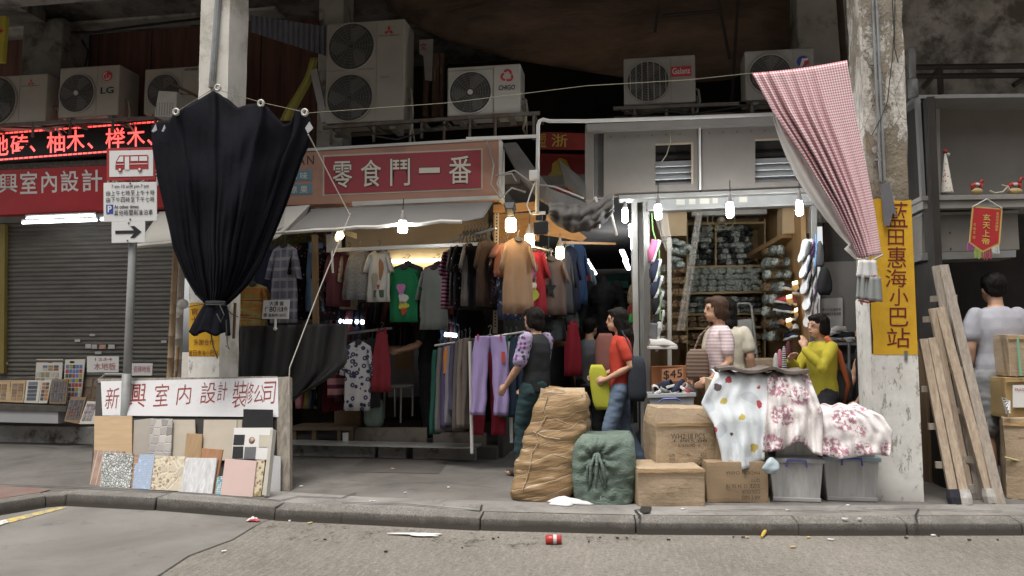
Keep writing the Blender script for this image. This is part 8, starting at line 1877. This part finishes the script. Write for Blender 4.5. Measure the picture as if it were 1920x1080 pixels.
def person(lab, px, ytop, Y, face, z0=PAVE, J=None, hair='bob', hairm=None, top=None, sleeve='short', bottom=None, bkind='trousers', build=1.0, look=0, curl=.5, tl=.0, headless=False, grp=None):
    hd = P(px, ytop, Y); H = hd.z - z0; s = H / 1.6
    t = thing('person', lab, 'person', grp); M0 = Matrix.Translation(Vector((hd.x, Y, z0))) @ Matrix.Rotation(R(face), 4, 'Z') @ Matrix.Scale(s, 4)
    j = dict(pel=(0, .01, .86), waist=(0, .0, .98), chest=(0, .01, 1.17), neck=(0, .015, 1.345), head=(0, -.02, 1.475),
             shL=(.168, .015, 1.295), elL=(.205, .03, 1.04), wrL=(.215, -.03, .82), hdL=(.215, -.06, .74), shR=(-.168, .015, 1.295), elR=(-.205, .03, 1.04), wrR=(-.215, -.03, .82), hdR=(-.215, -.06, .74),
             hiL=(.085, .01, .83), knL=(.095, -.01, .46), anL=(.095, .03, .075), hiR=(-.085, .01, .83), knR=(-.095, -.01, .46), anR=(-.095, .03, .075))
    j.update(J or {}); j = {k: Vector(v) for k, v in j.items()}; b = build; HM = Matrix.Translation(j['head'] + Vector((0, 0, .006))) @ Matrix.Rotation(R(look), 4, 'Z') @ Matrix.Scale(.94, 4)
    hp = lambda x, y, z: HM @ Vector((x, y, z))
    def put(mb, nm, m, vox=.011, it=3, wr=0, parent=t, fr=7, zf=2.0):
        me = remesh(mb, vox, it, wr, px * .01, fr, zf); me.transform(M0 if not parent is None else M0); me.materials.clear(); me.materials.append(m)
        o = bpy.data.objects.new(nm, me); COL.objects.link(o); o.parent = parent; return o
    def torso(mb, g, z_lo=.84):
        rows = [(z_lo, .150, .105), (.92, .148, .108), (.99, .135, .098), (1.08, .140, .105), (1.18, .150, .112), (1.26, .150, .10), (1.315, .105, .075), (1.345, .055, .052)]
        dx = lambda z: (j['pel'] * (1 - min(1, max(0, (z - .86) / .48))) + j['neck'] * min(1, max(0, (z - .86) / .48)))
        i0 = len(mb.v); N = 18
        for z, rx, ry in rows:
            c = dx(z)
            for k in range(N):
                a = 2 * math.pi * k / N; mb.v.append(Vector((c.x + math.cos(a) * (rx * b + g), c.y + math.sin(a) * (ry * b + g), z)))
        for r_ in range(len(rows) - 1):
            for k in range(N): p, q = i0 + r_ * N + k, i0 + r_ * N + (k + 1) % N; mb.face((p, q, q + N, p + N))
        mb.face([i0 + k for k in range(N)]); e = i0 + (len(rows) - 1) * N; mb.face([e + k for k in range(N)])
    # --- one continuous body
    mb = MB(); torso(mb, 0)
    limb(mb, [j['neck'] - Vector((0, 0, .05)), j['neck'] + Vector((0, -.005, .03)), hp(0, .02, -.06)], [.056, .05, .052])
    mb.ball(hp(0, .008, .022), (.074, .092, .092), 16, 12); mb.ball(hp(0, -.028, -.045), (.056, .058, .062), 14, 10); mb.ball(hp(0, -.055, -.085), (.03, .028, .022))
    mb.tube([hp(0, -.083, .02), hp(0, -.094, -.022), hp(0, -.082, -.032)], [.010, .016, .012], 8); mb.ball(hp(0, -.083, -.058), (.024, .014, .012))
    for e in (-1, 1): mb.ball(hp(e * .076, .012, -.01), (.010, .020, .030)); mb.ball(hp(e * .033, -.078, .026), (.022, .012, .010))
    for S in 'LR':
        e = 1 if S == 'L' else -1; sh, el, wr_, hn = j['sh' + S], j['el' + S], j['wr' + S], j['hd' + S]
        limb(mb, [sh + Vector((-.015 * e, 0, -.008)), sh.lerp(el, .5), el, el.lerp(wr_, .35), wr_], [.043 * b, .043 * b, .036 * b, .038 * b, .025])
        d = (hn - wr_).normalized(); sd2 = d.cross(Vector((0, 1, 0)) if abs(d.y) < .8 else Vector((0, 0, 1))).normalized(); nr = d.cross(sd2).normalized()
        sd2, nr = nr, sd2                        # the palm faces the thigh, fingers spread fore and aft
        if sd2.y > 0: sd2 = -sd2
        pi_ = nr if nr.x * e < 0 else -nr
        limb(mb, [wr_, wr_ + d * .03, wr_ + d * .065], [.024, .026, .024], 10)
        for k in range(4):
            q = wr_ + d * (.075 + (.006, .012, .010, 0)[k]) + sd2 * (.030 - k * .020); L = (.030, .034, .032, .025)[k]; c = curl * (.8 + .12 * k)
            a1 = q + (d * math.cos(c * .6) + pi_ * math.sin(c * .6)) * L; a2 = a1 + (d * math.cos(c * 1.3) + pi_ * math.sin(c * 1.3)) * L * .8; a3 = a2 + (d * math.cos(c * 1.9) + pi_ * math.sin(c * 1.9)) * L * .6
            limb(mb, [q - d * .02, q, a1, a2, a3], [.011, .0095, .0088, .0082, .007], 8)
        th = wr_ + d * .025 + sd2 * .022; limb(mb, [th, th + d * .022 + sd2 * .020 + pi_ * .008, th + d * .050 + sd2 * .028 + pi_ * .014], [.013, .0105, .0085], 8)
        hi, kn, an = j['hi' + S], j['kn' + S], j['an' + S]
        limb(mb, [hi, hi.lerp(kn, .5), kn, kn.lerp(an, .3), an], [.085 * b, .072 * b, .052, .053, .036])
        limb(mb, [an + Vector((0, .02, -.035)), an + Vector((0, -.06, -.045)), an + Vector((e * .01, -.15, -.055))], [.036, .035, .022], 10)
    put(mb, 'body', SKIN, .0085, 2)
    # --- face
    fm = MB(mat('eye_dark', (.03, .02, .018), .3))
    for e in (-1, 1): fm.ball(hp(e * .031, -.083, .008), (.011, .006, .006), 8, 6)
    for e in (-1, 1): fm.tube([hp(e * .016, -.089, .032), hp(e * .034, -.087, .037), hp(e * .052, -.074, .030)], .0035, 5)
    o = fm.build('eyes', t); o.data.transform(M0)
    fm = MB(mat('lip_rose', (.32, .10, .085), .5)).tube([hp(-.022, -.088, -.056), hp(0, -.097, -.058), hp(.022, -.088, -.056)], .0055, 6); o = fm.build('mouth', t); o.data.transform(M0)
    # --- hair
    hb = MB(); hb.ball(hp(0, .022, .042), (.086, .098, .088), 16, 12)
    if hair != 'short': 
        for e in (-1, 1): hb.ball(hp(e * .066, .02, -.01), (.026, .055, .075))
        hb.ball(hp(0, .062, -.03), (.078, .055, .088 if hair == 'bob' else .10))
    else:
        hb.ball(hp(0, .055, .0), (.076, .052, .075))
        for e in (-1, 1): hb.ball(hp(e * .066, .025, .03), (.022, .05, .045))
    hb.ball(hp(0, -.045, .085), (.062, .045, .032))
    if hair == 'long':
        limb(hb, [hp(0, .07, -.05), hp(0, .088, -.14), hp(.0, .10, -.25), hp(.0, .095, -.34)], [.072, .078, .066, .03], 12, .7)
        for e in (-1, 1): limb(hb, [hp(e * .06, .03, -.04), hp(e * .066, .045, -.14), hp(e * .06, .06, -.22)], [.034, .034, .02])
    put(hb, 'hair', hairm or HAIRB, .009, 2, .008, fr=48)
    # --- clothes
    if top:
        tb = MB(); torso(tb, .016, .80 - tl)
        for S in 'LR':
            sh, el, wr_ = j['sh' + S], j['el' + S], j['wr' + S]
            if sleeve == 'short': q = [sh + Vector((-.02 if S == 'L' else .02, 0, -.012)), sh.lerp(el, .35), sh.lerp(el, .66)]; r_ = [.060 * b, .059 * b, .060 * b]
            elif sleeve == 'none': q = [sh + Vector((0, 0, .005)), sh.lerp(el, .12)]; r_ = [.060 * b, .058 * b]
            else: q = [sh + Vector((-.02 if S == 'L' else .02, 0, -.012)), sh.lerp(el, .5), el, el.lerp(wr_, .5), el.lerp(wr_, .92)]; r_ = [.060 * b, .058 * b, .052 * b, .050 * b, .040]
            limb(tb, q, r_, 14)
        put(tb, 'top', top, .010, 4, .006, fr=8, zf=.7)
    if bottom:
        bb = MB(); bb.ball(j['pel'] + Vector((0, .005, .0)), (.158 * b, .122 * b, .14), 18, 12)
        if bkind == 'skirt':
            c = (j['knL'] + j['knR']) / 2; limb(bb, [j['pel'], j['pel'].lerp(c, .5), Vector((c.x, c.y, .30))], [.150 * b, .165 * b, .185 * b], 20, .8)
        else:
            for S in 'LR':
                hi, kn, an = j['hi' + S], j['kn' + S], j['an' + S]; e = 1 if S == 'L' else -1
                q = [hi, hi.lerp(kn, .5), kn, kn.lerp(an, .5), kn.lerp(an, .93)]; r_ = [.104 * b, .09 * b, .070, .066, .060]
                if bkind == 'shorts': q, r_ = [hi, hi.lerp(kn, .5), hi.lerp(kn, .98)], [.108 * b, .104 * b, .102 * b]
                limb(bb, q, r_, 14)
        put(bb, 'skirt' if bkind == 'skirt' else ('shorts' if bkind == 'shorts' else 'trousers'), bottom, .012, 3, .009)
    fb = MB()
    for S in 'LR': an = j['an' + S]; limb(fb, [an + Vector((0, .03, -.04)), an + Vector((0, -.06, -.045)), an + Vector((0, -.155, -.052))], [.040, .040, .028], 10)
    put(fb, 'shoes', cloth((.05, .045, .045)), .011, 2)
    return t, M0, j
def worldp(M0, p): return M0 @ Vector(p)
def bagp(lab, top, size, m, nm='hand_bag', strap=None, lean=0):
    t = thing(nm, lab, 'bag'); a, b_, c = size
    def fn(u, v):
        s_ = u * 6.283; r_ = pw(v, [(0, .75), (.12, .98), (.5, 1), (.85, .9), (1, .55)]); q = lambda x: math.copysign(abs(x) ** .6, x)
        return top + Vector((q(math.cos(s_)) * a / 2 * r_ + lean * v, q(math.sin(s_)) * b_ / 2 * r_, -c * (1 - v)))
    MB(m).grid(fn, 24, 12, closed=True).build('bag_body', t, smooth=True, solid=.006)
    if strap: MB(m).tube(strap, .010, 6).build('strap', t)
    return t
walk = dict(hiL=(.085, .0, .83), knL=(.09, -.10, .47), anL=(.09, -.10, .085), hiR=(-.085, .01, .83), knR=(-.09, .04, .46), anR=(-.09, .22, .11))
TS = pat('c_purple_print', p_spots((.30, .25, .36), ((.16, .05, .20), (.05, .05, .09)), 26, .42))
JEAN = mat('denim', (.14, .19, .27), .85, .3, 5, .4, 60, .006); DKC = cloth((.022, .024, .026))
# woman in black, arm hanging forward
pr1 = person('woman with a dark bob and a black top, walking left past the lilac trousers', 1003, 577, 6.9, -118, hair='bob', top=DKC, sleeve='short', bottom=cloth((.03, .055, .06)), build=1.0,
       J=dict(walk, elL=(.215, -.04, 1.04), wrL=(.19, -.20, .86), hdL=(.185, -.27, .79), elR=(-.215, -.06, 1.04), wrR=(-.20, -.22, .86), hdR=(-.195, -.29, .79)))
def addon(pr, nm, m, pts, rs, vox=.011, wr=.008):
    t, M0, j = pr; mb = MB(); limb(mb, [j[p] if isinstance(p, str) else Vector(p) for p in pts], rs, 14); me = remesh(mb, vox, 2, wr); me.transform(M0); me.materials.clear(); me.materials.append(m); o = bpy.data.objects.new(nm, me); COL.objects.link(o); o.parent = t
for S in 'LR':
    j = pr1[2]; addon(pr1, 'printed_sleeve', TS, [j['sh' + S] + Vector((0, 0, .004)), j['sh' + S].lerp(j['el' + S], .4), j['sh' + S].lerp(j['el' + S], .8)], [.072, .070, .070])
pr2 = person('young woman with long dark hair in a bright red top and denim skirt, walking left', 1160, 578, 6.95, -88, hair='long', top=cloth((.46, .055, .035)), sleeve='short', bottom=JEAN, bkind='trousers', build=.86, tl=-.03,
       J=dict(walk, elL=(.19, .10, 1.05), wrL=(.14, -.12, .93), hdL=(.12, -.20, .90), elR=(-.19, .06, 1.05), wrR=(-.14, -.17, .95), hdR=(-.12, -.25, .93)))
c = P(1131, 684, 6.86); bagp('flat yellow-green shopping bag carried in front of the woman in red', c, (.17, .06, P(1131, 684, 6.86).z - P(1131, 768, 6.86).z), cloth((.40, .40, .045)), 'shopping_bag', lean=-.06)
c = P(1194, 668, 6.82); bagp('dark shoulder bag hanging behind the woman in red', c, (.16, .16, .40), cloth((.03, .035, .045)), 'shoulder_bag', [P(1188, 672, 6.78), P(1176, 640, 6.8), P(1166, 620, 6.86)])
pr3 = person('woman with short brown hair and a pale pink striped top, walking left', 1345, 556, 6.95, -80, hair='bob', hairm=HAIRN, top=pat('c_pale_stripe', p_hstripe((.62, .52, .53), (.45, .36, .38), 34)), sleeve='short', bottom=DKC, build=.95,
       J=dict(walk, elL=(.205, .03, 1.03), wrL=(.17, -.12, .88), hdL=(.15, -.19, .84), elR=(-.2, .0, 1.04), wrR=(-.15, -.13, .90), hdR=(-.13, -.2, .87)))
c = P(1307, 655, 6.84); bagp('brown striped handbag on the arm of the woman in pink stripes', c, (.20, .12, .27), pat('c_bag_stripe', p_hstripe((.20, .14, .11), (.10, .07, .055), 30)), 'hand_bag', [P(1300, 660, 6.84), P(1312, 630, 6.86), P(1330, 612, 6.9)])
person('person in a cream top with long black hair, seen from behind the pink striped woman', 1364, 560, 7.55, 160, hair='long', top=cloth((.55, .50, .40)), bottom=DKC)
pr5 = person('woman in a bright yellow long-sleeved top with one hand held to her face', 1536, 589, 6.9, -68, hair='bob', top=cloth((.42, .36, .04)), sleeve='long', bottom=cloth((.03, .03, .035)), build=1.0,
       J=dict(walk, elL=(.20, -.13, 1.10), wrL=(.07, -.22, 1.27), hdL=(.03, -.185, 1.37), elR=(-.20, -.12, 1.06), wrR=(-.10, -.26, 1.16), hdR=(-.03, -.27, 1.22)))
c = P(1578, 690, 6.95); bagp('dark bag with orange straps on the back of the woman in yellow', c, (.16, .14, .30), cloth((.05, .05, .055)), 'back_bag')
m = MB(cloth((.46, .13, .05))); m.tube([P(1549, 632, 6.8), P(1572, 662, 6.84), P(1590, 720, 6.88), P(1582, 758, 6.9)], [.022, .028, .022, .018], 8); m.tube([P(1556, 640, 6.86), P(1566, 690, 6.84), P(1560, 715, 6.84)], .024, 8)
tag(m.build('bag_straps', smooth=True), 'orange cloth straps of the bag behind the woman in yellow', 'strap')
pr6 = person('person in dark clothes half hidden behind the right pillar, bare arm reaching down', 1625, 604, 6.98, -80, hair='short', top=cloth((.03, .03, .035)), sleeve='none', bottom=DKC,
       J=dict(elL=(.2, -.06, 1.03), wrL=(.17, -.20, .82), hdL=(.16, -.27, .74), elR=(-.2, -.05, 1.05), wrR=(-.16, -.16, .85)))
person('man in a pale grey-white tee and grey shorts, seen from behind at the right stall', 1862, 512, 6.95, 185, hair='short', top=cloth((.36, .36, .40)), sleeve='short', bottom=cloth((.25, .255, .26)), bkind='shorts', build=1.06, look=0)
person('shopkeeper with long dark hair all in black, working at the counter of the clothes shop', 803, 560, 8.15, -78, z0=.23, hair='long', top=BLACKC, sleeve='short', bottom=BLACKC,
       J=dict(elL=(.20, -.10, 1.08), wrL=(.15, -.30, 1.02), hdL=(.14, -.38, 1.02), elR=(-.2, -.08, 1.08), wrR=(-.13, -.28, 1.02), hdR=(-.11, -.36, 1.02)))
person('dim passer-by in a grey tee with a pink bag, deep in the passage', 1106, 596, 8.4, 150, hair='short', top=cloth((.14, .145, .16)), bottom=DKC)
c = P(1135, 625, 8.0); bagp('dusty pink shopping bag in the dim passage', c, (.22, .1, .42), cloth((.30, .13, .11)), 'shopping_bag')
# mannequin in black
t = thing('mannequin', 'headless black mannequin in a black jacket, hanging arms, deep in the passage', 'mannequin'); o = P(1130, 520, 9.2); mb = MB(); sc_ = 1.15
limb(mb, [o + Vector((0, 0, -.05)), o + Vector((0, 0, -.25)), o + Vector((0, 0, -.55)), o + Vector((0, 0, -.95))], [.07, .19, .17, .19], 16, .6)
for e in (-1, 1): limb(mb, [o + Vector((e * .17, 0, -.10)), o + Vector((e * .25, -.02, -.38)), o + Vector((e * .27, -.08, -.68))], [.065, .055, .045])
mb.tube([o + Vector((0, 0, -.9)), Vector((o.x, o.y, PAVE))], .03, 8)
me = remesh(mb, .014, 3, .012); me.materials.append(BLACKC); q = bpy.data.objects.new('jacket', me); COL.objects.link(q); q.parent = t
settle()
